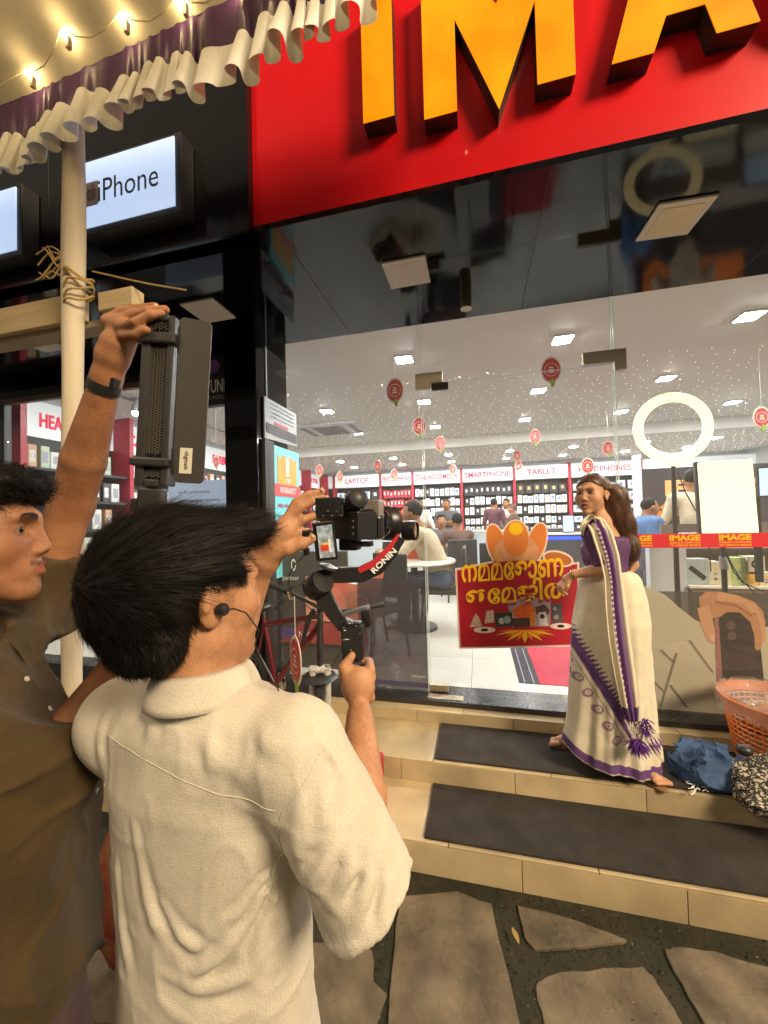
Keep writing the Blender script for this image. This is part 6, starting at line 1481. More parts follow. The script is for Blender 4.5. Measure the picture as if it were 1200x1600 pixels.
# ================================================================ OBJECTS
# ---------------------------------------------------------------- camera on gimbal
def gimbal():
    M_cb = mat('camera_black', (.014, .014, .015), .34, vary=.3, vscale=50, bump=.04, bscale=900); M_cg = mat('gimbal_grey', (.10, .11, .12), .3); M_rd = mat('gimbal_red', (.45, .02, .03), .35); M_br = mat('warm_grey_plate', (.20, .17, .145), .35)
    M_gl = mat('lens_coating', (.30, .20, .14), .08, coat=.6); M_lens = mat('lens_black', (.01, .01, .012), .2)
    # camera frame: lens axis points right & away, local x = lens direction projected, y up, z towards viewer
    lens = cf(.70, .71); up = V3(0, 0, 1) + RT * .02; up /= np.linalg.norm(up); sd = np.cross(lens, up)    # sd: camera's right-hand side (towards us)
    B = np.stack([lens, up, sd], 1)
    def P(x, y, d): return at(x, y, d)
    cam_t = thing('video_camera', 'black mirrorless camera with flip-out screen held on the gimbal', 'camera', tuple(at(545, 860, .9)))
    c = at(548, 822, .915)
    def bx(nm, x0, x1, y0, y1, z0, z1, m=M_cb, bv=.003, par=cam_t, o=c, BB=B):
        return part(nm, MB().box(o + BB @ V3((x0 + x1) / 2, (y0 + y1) / 2, (z0 + z1) / 2), (abs(x1 - x0), abs(y1 - y0), abs(z1 - z0)), BB), m, par, bevel=bv)
    bx('body', -.030, .030, -.030, .034, -.060, .060); bx('grip', .031, .055, -.030, .026, .030, .062, M_cb, .008)
    bx('viewfinder_hump', -.034, .028, .0345, .056, -.020, .022, M_cb, .008); bx('eyecup', -.048, -.0345, .020, .052, -.018, .020, M_bl, .006)
    bx('top_dial_plate', -.018, .024, .0345, .040, .026, .056, M_cb, .002)
    part('dial', MB().lathe([(0, .0), (.010, 0), (.010, .008), (.008, .010), (0, .010)], c + B @ V3(.004, .0402, .040), up, 18), M_cg, cam_t, smooth=True)
    for k in range(3): part('button', MB().lathe([(0, 0), (.003, 0), (.003, .002), (0, .0025)], c + B @ V3(-.0302, .012 - .014 * k, .044), -lens, 10), M_cg, cam_t)
    # lens barrel
    lo = c + B @ V3(.032, .004, -.006)
    part('lens_barrel', MB().lathe([(.030, 0), (.034, .004), (.034, .018), (.036, .020), (.036, .040), (.033, .042), (.033, .056), (.037, .058), (.037, .074)], lo, lens, 32), M_lens, cam_t, smooth=True)
    part('lens_hood', MB().lathe([(.037, .075), (.043, .080), (.047, .108), (.045, .108), (.039, .080)], lo, lens, 36), M_cb, cam_t, smooth=True)
    # matte ring seen at the right, its face pale brown
    hc = at(648, 829, 1.02)
    part('filter_ring', MB().lathe([(.021, -.03), (.0265, -.03), (.0265, .004), (.023, .006), (.0215, .002)], hc, cf(.93, -.36), 32), M_cb, cam_t, smooth=True)
    part('filter_glass', MB().lathe([(0, .0), (.0212, .0)], hc, cf(.93, -.36), 32), M_gl, cam_t)
    # upper handle unit (wireless/monitor block) under the fingers
    o2 = at(516, 795, .885); B2 = frame(FW * .9 + RT * .2); X2 = np.stack([B2[:, 0], B2[:, 2], -B2[:, 1]], 1)
    def b2(nm, cx, cy, w, h, d, dep=.04, m=M_cb, bv=.003, rot=0.0, z=0):
        cc = at(cx, cy, d); BB = X2 if not rot else X2 @ np.array([[math.cos(rot), -math.sin(rot), 0], [math.sin(rot), math.cos(rot), 0], [0, 0, 1]])
        return part(nm, MB().box(cc, (w, h, dep), BB), m, cam_t, bevel=bv)
    b2('top_unit', 517, 793, .058, .046, .885, .05); 
    for k in range(5): part('button', MB().ball(at(505 + 7 * k, 806 - (k % 2) * 7, .858), (.0035, .0035, .002), 8), M_cg, cam_t, smooth=True)
    part('rubber_eyecup', MB().lathe([(0, .0), (.020, .0), (.026, .012), (.024, .032), (.012, .040), (0, .041)], at(552, 786, .90), cf(.5, -.86) * 1.0 + V3(0, 0, .35), 24), M_bl, cam_t, smooth=True)
    part('rubber_eyecup', MB().box(at(558, 787, .895), (.036, .036, .03), X2), M_cb, cam_t, bevel=.009)
    b2('side_cage', 586, 812, .034, .095, .93, .05, M_br, .003); b2('cage_slot', 583, 822, .012, .048, .9035, .004, M_bl, .001)
    b2('cage_strut', 566, 850, .050, .012, .91, .03); b2('cage_arm', 547, 840, .045, .06, .93, .04)
    # flip screen with what it shows
    b2('flip_screen', 508, 845, .052, .088, .862, .008, M_cb, .003, .10)
    sc_ = MB(); a0 = at(509, 846, .8545); r_ = X2 @ np.array([[math.cos(.10), -math.sin(.10), 0], [math.sin(.10), math.cos(.10), 0], [0, 0, 1]])
    part('screen_image', MB().box(a0, (.036, .072, .0008), r_), mat('screen_image', (.42, .50, .52), .25, vary=.7, vscale=90, col2=(.12, .16, .18), emit=.35, detail=3), cam_t)
    for dx, dy, w, h, cl in ((-.004, -.014, .018, .014, (.6, .05, .03)), (-.003, -.006, .014, .006, (.8, .55, .05)), (.009, -.010, .006, .028, (.75, .68, .6))):
        part('screen_picture', MB().box(a0 + r_ @ V3(dx, dy, .0008), (w, h, .0004), r_), mat('screen_patch', cl, .3, emit=.4, vary=.3, vscale=200), cam_t)
    b2('cable_plug', 479, 862, .012, .018, .87, .012); b2('side_module', 478, 838, .028, .030, .875, .03)
    part('cable', MB().tube([at(476, 868, .87), at(462, 880, .87), at(452, 898, .87), at(451, 915, .88), at(462, 918, .88), at(474, 912, .885)], .0014, 6), M_bl, cam_t, smooth=True)
    # gimbal
    g = thing('gimbal', 'black handheld gimbal with a red striped arm and white lettering', 'gimbal', tuple(at(556, 1000, .87)))
    part('pan_motor', MB().lathe([(0, -.026), (.024, -.026), (.030, -.018), (.030, .020), (.027, .028), (0, .029)], at(496, 915, .905), frame(RT * .6 + UP * .5 - FW * .6)[:, 1], 28), M_cb, g, smooth=True)
    part('motor_cap', MB().lathe([(0, 0), (.020, 0), (.023, .006), (.0, .012)], at(512, 888, .90), UP + RT * .3, 20), M_cg, g, smooth=True)
    arm = [at(505, 898, .93), at(535, 898, .94), at(565, 897, .95), at(590, 885, .955), at(612, 862, .96), at(627, 840, .965)]
    def flat(pts, w, th, nm, m, par=g):
        mb = MB(); vs = []
        for i, p in enumerate(pts):
            tn = pts[min(i + 1, len(pts) - 1)] - pts[max(i - 1, 0)]; tn /= np.linalg.norm(tn); n = np.cross(tn, FW); n /= np.linalg.norm(n); ww = w[i] if hasattr(w, '__len__') else w
            vs += [p + n * ww + FW * th, p - n * ww + FW * th, p - n * ww - FW * th, p + n * ww - FW * th]
        fs = [(0, 1, 2, 3), tuple(4 * (len(pts) - 1) + q for q in (3, 2, 1, 0))]
        for i in range(len(pts) - 1):
            for q in range(4): fs.append((4 * i + q, 4 * i + (q + 1) % 4, 4 * i + 4 + (q + 1) % 4, 4 * i + 4 + q))
        return part(nm, mb.add(vs, fs), m, par, bevel=.002)
    a_ = flat(arm, [.018, .019, .020, .020, .016, .010], .010, 'roll_arm', M_cb)
    flat([p - FW * .0112 - V3(0, 0, 0) + UP * .010 - RT * .006 for p in arm[2:]], [.006, .009, .007, .003], .0006, 'red_stripe', M_rd)
    dv = at(622, 855, .95) - at(583, 893, .945); dv /= np.linalg.norm(dv); nu = np.cross(dv, FW); nu = nu if nu @ UP > 0 else -nu
    text('lettering', 'RONIN', at(585, 897, .9385), dv, nu, M_whitep, g, width=.078, height=.0145, depth=.0008, bold=.03)
    low = [at(505, 930, .905), at(520, 955, .905), at(535, 975, .90), at(565, 985, .90)]
    flat(low, [.020, .017, .016, .014], .010, 'lower_arm', M_cb)
    o3 = at(562, 962, .905); 
    def b3(nm, cx, cy, w, h, d, dep, m=M_cb, bv=.003, rot=0.0):
        R3 = X2 @ np.array([[math.cos(rot), -math.sin(rot), 0], [math.sin(rot), math.cos(rot), 0], [0, 0, 1]]); return part(nm, MB().box(at(cx, cy, d), (w, h, dep), R3), m, g, bevel=bv)
    b3('quick_release_plate', 556, 954, .064, .008, .895, .03, M_cg, .002, .30)
    b3('tilt_knob', 573, 965, .022, .045, .885, .022, M_cb, .006, .12)
    b3('handle', 553, 1000, .052, .082, .868, .040, M_cb, .008, .02); b3('handle', 552, 1040, .040, .035, .865, .036, M_bl, .012, .02)
    for (x, y) in ((537, 981), (536, 1000), (548, 1016), (556, 978), (562, 990)): part('button', MB().ball(at(x, y, .846), (.003, .003, .0018), 8), M_cg, g, smooth=True)
    for (x, y, w) in ((542, 999, .010), (546, 974, .006), (539, 985, .005)): part('printed_mark', MB().box(at(x, y, .8455), (w, .0016, .0006), X2), M_whitep, g)
    part('trigger', MB().box(at(540, 1028, .85), (.010, .012, .006), X2), M_bl, g, bevel=.002)
gimbal()

# ---------------------------------------------------------------- bicycle
def bicycle():
    Yb = 2.32; root = thing('bicycle', 'small red bicycle with plastic wrapped fork parked on the steps behind the cameraman', 'bicycle', (-1.15, Yb, Z2))
    M_fr = mat('bicycle_red', (.13, .005, .012), .25, coat=.5); M_ty = mat('tyre', (.018, .018, .018), .8, bump=1, bscale=90); M_wr = mat('plastic_wrap', (.55, .54, .50), .25, bump=1.0, bscale=45, vary=.3, vscale=30); M_ch = mat('chrome', (.6, .6, .6), .2, metal=1); M_blk = mat('bicycle_black', (.02, .02, .02), .35)
    G = lambda x, y, dy=0: onY(x, y, Yb + dy)
    r = .20; fw = V3(-.93, 2.12, Z2 + r + .012)                      # front wheel nearly facing us, heading -> camera right
    hd = V3(.32, -.95, 0); hd /= np.linalg.norm(hd); s_ = np.cross(hd, V3(0, 0, 1))
    def wheel(c, ax, hd_):
        w = MB(); vs = []; n1, n2 = 40, 10
        for i in range(n1):
            a = 2 * math.pi * i / n1; rad = hd_ * math.cos(a) + V3(0, 0, 1) * math.sin(a)
            for j in range(n2): b = 2 * math.pi * j / n2; vs.append(c + rad * (r - .022 + .024 * math.cos(b)) + ax * .026 * math.sin(b))
        w.add(vs, [(i * n2 + j, ((i + 1) % n1) * n2 + j, ((i + 1) % n1) * n2 + (j + 1) % n2, i * n2 + (j + 1) % n2) for i in range(n1) for j in range(n2)])
        wh = part('wheel', MB().lathe([(r - .05, -.012), (r - .038, -.012), (r - .038, .012), (r - .05, .012), (r - .05, -.012)], c, ax, 36), M_ch, root)
        part('tyre', w, M_ty, wh, smooth=True)
        for k in range(24):
            a = 2 * math.pi * (k + .5) / 24; q = hd_ * math.cos(a) + V3(0, 0, 1) * math.sin(a)       # tread knobs
            for sgn in (-1, 1): part('tread_knob', MB().box(c + q * (r + .0005) + ax * .012 * sgn, (.014, .014, .008), np.stack([ax, np.cross(q, ax), q], 1)), M_ty, wh)
        for k in range(14):
            a = 2 * math.pi * k / 14; q = hd_ * math.cos(a) + V3(0, 0, 1) * math.sin(a); part('spoke', MB().tube([c + q * .012, c + q * (r - .045)], .0012, 4), M_ch, wh)
        part('hub', MB().tube([c - ax * .035, c + ax * .035], .014, 12), M_blk, wh)
    wheel(fw, s_, hd)
    crown = fw + V3(0, 0, r + .05) - hd * .03; head = G(492, 960); head = V3(crown[0], crown[1], 1.02) - hd * .08; top = V3(head[0], head[1], 1.10) - hd * .02
    for k in (-1, 1): part('fork_leg', MB().tube([crown + s_ * .045 * k, fw + s_ * .045 * k + V3(0, 0, .07), fw + s_ * .045 * k], [.022, .019, .014], 12), M_wr, root, smooth=True)
    part('fork_crown', MB().tube([crown - s_ * .06, crown + s_ * .06], .024, 12), M_wr, root); part('steerer', MB().tube([crown, head, top], .019, 12), M_blk, root)
    part('mudguard', MB().lathe([(.0, .0), (.09, .004), (.10, .0), (.09, -.003)], fw + V3(0, 0, r + .018), (.05, -.1, 1), 20), M_blk, root, smooth=True)
    # handlebar: from upper-left grip to the stem and beyond
    hb = [onY(425, 915, 2.18), onY(452, 926, 2.19), onY(478, 938, 2.20), onY(500, 950, 2.21), onY(535, 955, 2.24), onY(560, 952, 2.28), onY(600, 945, 2.34)]
    part('handlebar', MB().tube(hb, [.016, .013, .011, .012, .012, .011, .014], 12), M_blk, root, smooth=True)
    part('grip', MB().tube([onY(418, 912, 2.178), onY(450, 925, 2.188)], .0185, 12), M_ty, root); part('clamp', MB().tube([onY(452, 921, 2.17), onY(455, 933, 2.21)], .02, 10), M_ch, root)
    part('brake_lever', MB().tube([onY(458, 936, 2.17), onY(446, 938, 2.14), onY(436, 944, 2.12), onY(430, 952, 2.12)], [.008, .006, .005, .006], 8), M_blk, root, smooth=True)
    part('brake_lever', MB().tube([onY(492, 952, 2.14), onY(482, 968, 2.13), onY(476, 990, 2.12), onY(474, 1005, 2.12)], [.018, .016, .013, .014], 8), M_blk, root, smooth=True)
    part('stem', MB().tube([onY(505, 952, 2.21), top], .02, 10), M_blk, root)
    part('brake_cable', MB().tube([onY(470, 938, 2.15), onY(500, 965, 2.1), onY(505, 1000, 2.12), crown + V3(0, 0, .05)], .003, 6), M_blk, root, smooth=True)
    part('brake_cable', MB().tube([onY(530, 955, 2.2), onY(540, 1000, 2.1), onY(520, 1040, 2.12), crown + V3(.03, 0, .02)], .003, 6), M_blk, root, smooth=True)
    # rear
    rw = fw - V3(hd[0] * .2 + .62, hd[1] * .35 - .05, 0); rw[2] = Z2 + r + .012; fx = fw - rw; fx[2] = 0; fx /= np.linalg.norm(fx); sx = np.cross(fx, V3(0, 0, 1)); wheel(rw, sx, fx)
    bb = rw + fx * .30 + V3(0, 0, .05); seat = rw + fx * .16 + V3(0, 0, .42)
    for a, b, rr in ((head - V3(0, 0, .05), bb, .020), (head, seat, .017), (bb, seat + V3(0, 0, .05), .016), (bb, rw, .011), (seat, rw, .010)): part('frame_tube', MB().tube([a, b], rr, 12), M_fr, root, smooth=True)
    part('saddle', MB().ball(seat + V3(0, 0, .12), (.055, .10, .028), 14), M_blk, root, smooth=True); part('seat_post', MB().tube([seat, seat + V3(0, 0, .11)], .012, 8), M_ch, root)
    part('chain_wheel', MB().lathe([(0, -.003), (.06, -.003), (.06, .003), (0, .003)], bb + sx * -.04, sx, 24), M_ch, root)
    for k in (-1, 1):
        cr = bb + sx * .06 * k + (fx * .09 - V3(0, 0, .04)) * k; part('crank', MB().tube([bb + sx * .05 * k, cr], .009, 8), M_blk, root); part('pedal', MB().box(cr + sx * .03 * k, (.07, .05, .02)), M_blk, root, bevel=.004)
    part('kickstand', MB().tube([bb - fx * .05, V3(bb[0], bb[1], Z2 + .012) - fx * .1 + sx * .12], .008, 8), M_blk, root)
    # plate on the front
bicycle()
# tag hung on the handlebar
t_ = onY(462, 1032, 2.12); tag_ornament('long red festival tag hanging from the bicycle handlebar', t_[0], t_[1], t_[2], .30, onY(452, 930, 2.15)[2], rz=-.8)

# ---------------------------------------------------------------- stickers on the glass
M_srd = mat('sticker_red', (.50, .012, .03), .35, vary=.45, vscale=1.6, col2=(.26, .01, .02)); M_swh = mat('sticker_white', (.80, .66, .60), .4); M_sy = mat('sticker_yellow', (.90, .55, .015), .4); M_sor = mat('sticker_orange', (.70, .22, .05), .4)
def sticker():
    t = thing('door_sticker', 'large red Onam festival sticker with yellow Malayalam lettering on the glass door', 'sticker', (.2, Y_G, .7))
    YS = Y_G - .0015
    def gp(pts, dy=0): return [(onY(x, y, YS)[0], onY(x, y, YS)[2]) for x, y in pts]
    def flat(nm, pts, M, lay):
        return part(nm, MB().prism(gp(pts), (0, YS - .0004 * lay, 0), (1, 0, 0), (0, 0, 1), (0, .0003, 0)), M, t)
    arc = [(712 + 178 * k / 12, 890 - 12 * math.sin(math.pi * k / 12) - 10 * k / 12) for k in range(13)]
    flat('white_border', [(711, 888)] + arc[1:] + [(903, 876), (906, 1010), (718, 1014)][0:0] + [(905, 878), (905, 1010), (717, 1014)], M_swh, 0)
    # plain festive dome shape standing above the sheet
    EL_ = lambda cx, cy, rx, ry, tilt=0, n=20: [(cx + rx * math.cos(a) * math.cos(tilt) - ry * math.sin(a) * math.sin(tilt), cy + rx * math.cos(a) * math.sin(tilt) + ry * math.sin(a) * math.cos(tilt)) for a in np.linspace(0, 2 * math.pi, n + 1)[:-1]]
    M_pch = mat('sticker_peach', (.80, .40, .20), .4, vary=.3, vscale=14)
    for k, (cx, cy, rx, ry, ti) in enumerate(((776, 851, 14, 32, -.25), (838, 849, 14, 32, .28), (807, 862, 36, 30, 0), (806, 842, 20, 28, 0))):      # plain petal shapes
        flat('petal_border', EL_(cx, cy, rx + 2.5, ry + 2.5, ti), M_swh, k * .4)
    for k, (cx, cy, rx, ry, ti, M) in enumerate(((776, 851, 14, 32, -.25, M_sor), (838, 849, 14, 32, .28, M_sor), (807, 864, 36, 28, 0, M_pch), (806, 842, 20, 28, 0, M_sor))):
        flat('petal_shape', EL_(cx, cy, rx, ry, ti), M, 2.2 + k * .7)
    flat('petal_centre', EL_(806, 826, 11, 10), M_sy, 5.2)
    flat('red_sheet', [(714, 891)] + [(x, y + 3) for x, y in arc[1:]] + [(902, 881), (902, 1007), (720, 1011)], M_srd, 6.2)
    flat('oval_border', [(872 + 24 * math.cos(a) - 4 * math.sin(a), 873 + 12 * math.sin(a) + 6 * math.cos(a)) for a in np.linspace(0, 6.28, 21)[:-1]], M_swh, 7.2)
    flat('oval', [(872 + 21 * math.cos(a) - 3 * math.sin(a), 873 + 9 * math.sin(a) + 5 * math.cos(a)) for a in np.linspace(0, 6.28, 21)[:-1]], mat('sticker_brown', (.45, .14, .04), .4), 8.2)
    def word(s, x0, y0, x1, y1, hpx, lay=3):
        a, b = onY(x0, y0, YS), onY(x1, y1, YS); w = np.linalg.norm(b - a); r = (b - a) / w; r[1] = 0; h = onY(x0, y0 - hpx, YS)[2] - a[2]
        for k, (M, dz, off) in enumerate(((mat('letter_shadow', (.42, .01, .03), .4), -.020, .034), (M_sy, 0, .022))):
            o = text('lettering', s, a + V3(-.004 * (1 - k), -.0004 * (lay + k * 2) - a[1] + YS, dz), r, (0, 0, 1), M, t, width=w, height=h, depth=-.0005, bold=off)
    word('നമമ\u0d47ളാണ', 722, 919, 881, 909, 36, 17); word('ഇ\u0d47മജിൽ', 729, 954, 894, 941, 42, 21)
    # picture strip of goods
    PL_n = 0
    for nm, pts, c in (('picture_screen', [(792, 938), (860, 932), (860, 978), (800, 980)], (.42, .38, .46)), ('picture_petals', [(800, 954), (812, 944), (830, 942), (838, 955), (828, 966), (806, 966)], (.75, .14, .02)), ('picture_car', [(836, 948), (850, 944), (858, 952), (858, 960), (838, 960)], (.12, .05, .05)),
                       ('picture_washer', [(773, 958), (800, 956), (802, 978), (774, 980)], (.05, .06, .06)), ('picture_dark', [(800, 966), (828, 965), (828, 979), (802, 980)], (.08, .05, .05)), ('picture_orange', [(827, 956), (836, 955), (836, 978), (829, 979)], (.80, .25, .02)), ('picture_white', [(841, 957), (853, 956), (857, 978), (843, 978)], (.8, .8, .78)),
                       ('picture_speaker', [(861, 944), (877, 942), (880, 974), (864, 976)], (.10, .10, .11)), ('picture_figures', [(760, 954), (771, 953), (772, 972), (757, 974)], (.75, .6, .5)), ('picture_figures', [(740, 964), (744, 958), (748, 964), (754, 978), (734, 980)], (.72, .5, .4))):
        PL = 7 + PL_n * .7; PL_n += 1; flat(nm, pts, mat('print_' + nm, c, .4, vary=.4, vscale=60), PL)
    for cx_, cy_, r1, c in ((867, 951, 3, (.3, .3, .3)), (869, 964, 4, (.3, .3, .3)), (792, 968, 6, (.35, .4, .4)), (784, 970, 5, (.5, .55, .5)), (847, 963, 4, (.03, .03, .03))):
        flat('picture_disc', [(cx_ + r1 * math.cos(a), cy_ + r1 * math.sin(a)) for a in np.linspace(0, 6.28, 13)[:-1]], mat('print_disc', c, .4), 14)
    for k in range(11):
        a = math.pi * (.02 + .96 * k / 10); L = 50 if k % 2 else 42; cx_, cy_ = 820, 984; dx, dy = math.cos(a), math.sin(a) * .33
        q = [(cx_, cy_), (cx_ + L * .55 * math.cos(a - .16), cy_ + L * .55 * math.sin(a - .16) * .40), (cx_ + L * dx, cy_ + L * dy * 1.2 + 1), (cx_ + L * .55 * math.cos(a + .16), cy_ + L * .55 * math.sin(a + .16) * .40)]
        flat('petal', q, M_sy if k % 2 else mat('petal_orange', (.85, .20, .02), .4), 13)
    for cx_, cy_ in ((757, 984), (876, 978)): flat('lamp_plate', [(cx_ + 17 * math.cos(a), cy_ + 5 * math.sin(a)) for a in np.linspace(0, 6.28, 17)[:-1]], M_swh, 12); flat('lamp_disc', [(cx_ + 6 * math.cos(a), cy_ + 2.4 * math.sin(a)) for a in np.linspace(0, 6.28, 13)[:-1]], M_bl, 15)
sticker()

# translucent lower posters behind the glass -----------------------------
YP = Y_G + .022
def lowposter():
    t = thing('window_poster', 'translucent poster of a hand holding a dark phone against cream cloth, behind the right pane', 'poster', (1.4, YP, .5))
    gp = lambda pts: [(onY(x, y, YP)[0], onY(x, y, YP)[2]) for x, y in pts]
    fl = lambda nm, pts, M, lay: part(nm, MB().prism(gp(pts), (0, YP - .001 * lay, 0), (1, 0, 0), (0, 0, 1), (0, .0006, 0)), M, t)
    def trans(nm, c, a):
        M = glass_mat(nm, (1 - a * .3,) * 3, 1.3, haze=a, hcol=c); return M
    X0 = onY(966, 1000, YP)[0]; part('smoky_film', MB().bx(X0, 3.3, YP, YP + .001, .42, onY(1100, 925, YP)[2]), trans('film_grey', (.10, .085, .075), .55), t)
    cl = [(990, 1118), (985, 1000), (990, 920), (1010, 916), (1040, 930), (1062, 950), (1085, 968), (1110, 980), (1140, 985), (1240, 975), (1330, 960), (1330, 1140), (1130, 1122)]
    fl('cream_cloth', cl, trans('film_cream', (.60, .53, .42), .80), 1)
    def blob(nm, pts, r, M, lay):
        L1, R1 = [], []
        for i, (x, y) in enumerate(pts):
            a, b_ = pts[max(i - 1, 0)], pts[min(i + 1, len(pts) - 1)]; dx, dy = b_[0] - a[0], b_[1] - a[1]; n_ = math.hypot(dx, dy); w = r[i]
            L1.append((x - dy / n_ * w, y + dx / n_ * w)); R1.append((x + dy / n_ * w, y - dx / n_ * w))
        e = pts[-1]; a = pts[-2]; dx, dy = e[0] - a[0], e[1] - a[1]; n_ = math.hypot(dx, dy); tip = [(e[0] + dx / n_ * r[-1] * .8 * math.cos(t) - dy / n_ * r[-1] * math.sin(t), e[1] + dy / n_ * r[-1] * .8 * math.cos(t) + dx / n_ * r[-1] * math.sin(t)) for t in (1.1, .5, 0, -.5, -1.1)]
        fl(nm, L1 + tip + R1[::-1], M, lay)
    S1, S2_, S3 = trans('film_skin', (.52, .25, .13), .88), trans('film_skin_light', (.62, .33, .19), .88), trans('film_skin_dark', (.34, .14, .07), .88)
    fl('hand_back', [(1092, 934), (1102, 925), (1130, 925), (1155, 931), (1178, 940), (1192, 955), (1196, 975), (1178, 985), (1160, 962), (1130, 962), (1105, 968), (1094, 955)], S1, 2)
    blob('thumb', [(1098, 948), (1104, 972), (1110, 992), (1113, 1000)], [9, 10, 8, 6], S2_, 3); blob('thumb_nail', [(1112, 992), (1114, 1000)], [3.5, 3], trans('film_nail', (.68, .42, .32), .9), 4)
    blob('finger', [(1120, 932), (1150, 938), (1176, 952), (1188, 975), (1190, 1000)], [7, 8, 8, 7, 6], S2_, 2.6); blob('finger', [(1130, 944), (1158, 950), (1178, 968), (1184, 992), (1184, 1012)], [6, 7, 7, 6, 5], S1, 3.2); blob('finger_shadow', [(1118, 940), (1150, 946), (1174, 962)], [1.6, 2, 1.6], S3, 3.6)
    fl('phone_side', [(1116, 968), (1122, 962), (1130, 1096), (1121, 1098)], trans('film_pink', (.35, .14, .13), .9), 3)
    fl('phone', [(1123, 966), (1135, 956), (1180, 958), (1184, 972), (1196, 1092), (1131, 1096)], trans('film_dark', (.035, .018, .018), .93), 3)
    for x, y in ((1142, 977), (1143, 993)): fl('phone_lens', [(x + 7 * math.cos(a), y + 7 * math.sin(a)) for a in np.linspace(0, 6.28, 17)[:-1]], mat('lens_print', (.10, .06, .05), .3), 4)
    for a, b in (((1055, 1020), (1030, 1105)), ((1030, 1015), (1052, 1035)), ((1045, 1070), (1072, 1105)), ((1075, 1000), (1112, 1050)), ((1020, 1065), (1036, 1080))):
        fl('cloth_crease', [(a[0], a[1]), (a[0] + 4, a[1]), (b[0] + 3, b[1]), (b[0], b[1])], trans('film_crease', (.30, .25, .18), .6), 4)
    t2 = thing('window_poster', 'dark smoky poster film on the lower part of the left glass pane', 'poster', (-.9, YP, .4))
    xa, xb = onY(560, 1000, YP)[0], onY(668, 1000, YP)[0]
    part('smoky_film', MB().bx(xa, xb, YP, YP + .001, .39, 1.17), trans('film_violet', (.055, .045, .075), .62), t2)
    part('violet_strip', MB().bx(xa + .02, xb, YP - .002, YP - .0005, .392, .425), trans('film_strip', (.10, .07, .18), .8), t2)
    text('print_line', 'samsung.com', (xb - .125, YP - .003, .455), (1, 0, 0), (0, 0, 1), M_whitep, t2, width=.10, height=.018, depth=-.0005)
    t3 = thing('partner_board', 'charcoal partner board with red advertisement strips leaning inside the left pane', 'board', (-1.2, 2.95, .4))
    part('board', MB().bx(-1.60, -1.03, 2.93, 2.96, .41, 1.36), mat('board_charcoal', (.06, .055, .055), .35), t3)
    text('lettering', 'O', (-1.52, 2.928, 1.20), (1, 0, 0), (0, 0, 1), M_whitep, t3, width=.045, height=.10, depth=-.001, bold=.02)
    text('lettering', 'partner', (-1.60, 2.928, 1.11), (1, 0, 0), (0, 0, 1), M_whitep, t3, width=.15, height=.045, depth=-.001)
    M_ad = mat('ad_red', (.60, .10, .07), .4, vary=.5, vscale=6, col2=(.75, .35, .22), emit=.12)
    part('advertisement', MB().prism([(-1.38, .80), (-.80, .80), (-.72, 1.20), (-.95, 1.10), (-1.38, 1.16)], (0, 2.90, 0), (1, 0, 0), (0, 0, 1), (0, .012, 0)), M_ad, t3)
    part('advertisement', MB().prism([(-1.62, .62), (-.86, .62), (-.86, .79), (-1.42, .79)], (0, 2.89, 0), (1, 0, 0), (0, 0, 1), (0, .010, 0)), mat('ad_dark_red', (.42, .04, .045), .4, vary=.3, vscale=9), t3)
    part('violet_badge', MB().bx(-1.60, -1.47, 2.884, 2.889, .66, .74), mat('badge_violet', (.10, .05, .30), .4), t3)
    text('badge_print', 'NBK', (-1.44, 2.888, .67), (1, 0, 0), (0, 0, 1), M_whitep, t3, width=.11, height=.045, depth=-.001)
    text('badge_print', 'You Tube', (-.955, 2.888, .67), (1, 0, 0), (0, 0, 1), M_whitep, t3, width=.075, height=.035, depth=-.001)
    for x in (-1.55, -1.08): part('foot', MB().bx(x - .02, x + .02, 2.88, 3.05, ZF, .409), M_bl, t3)
lowposter()

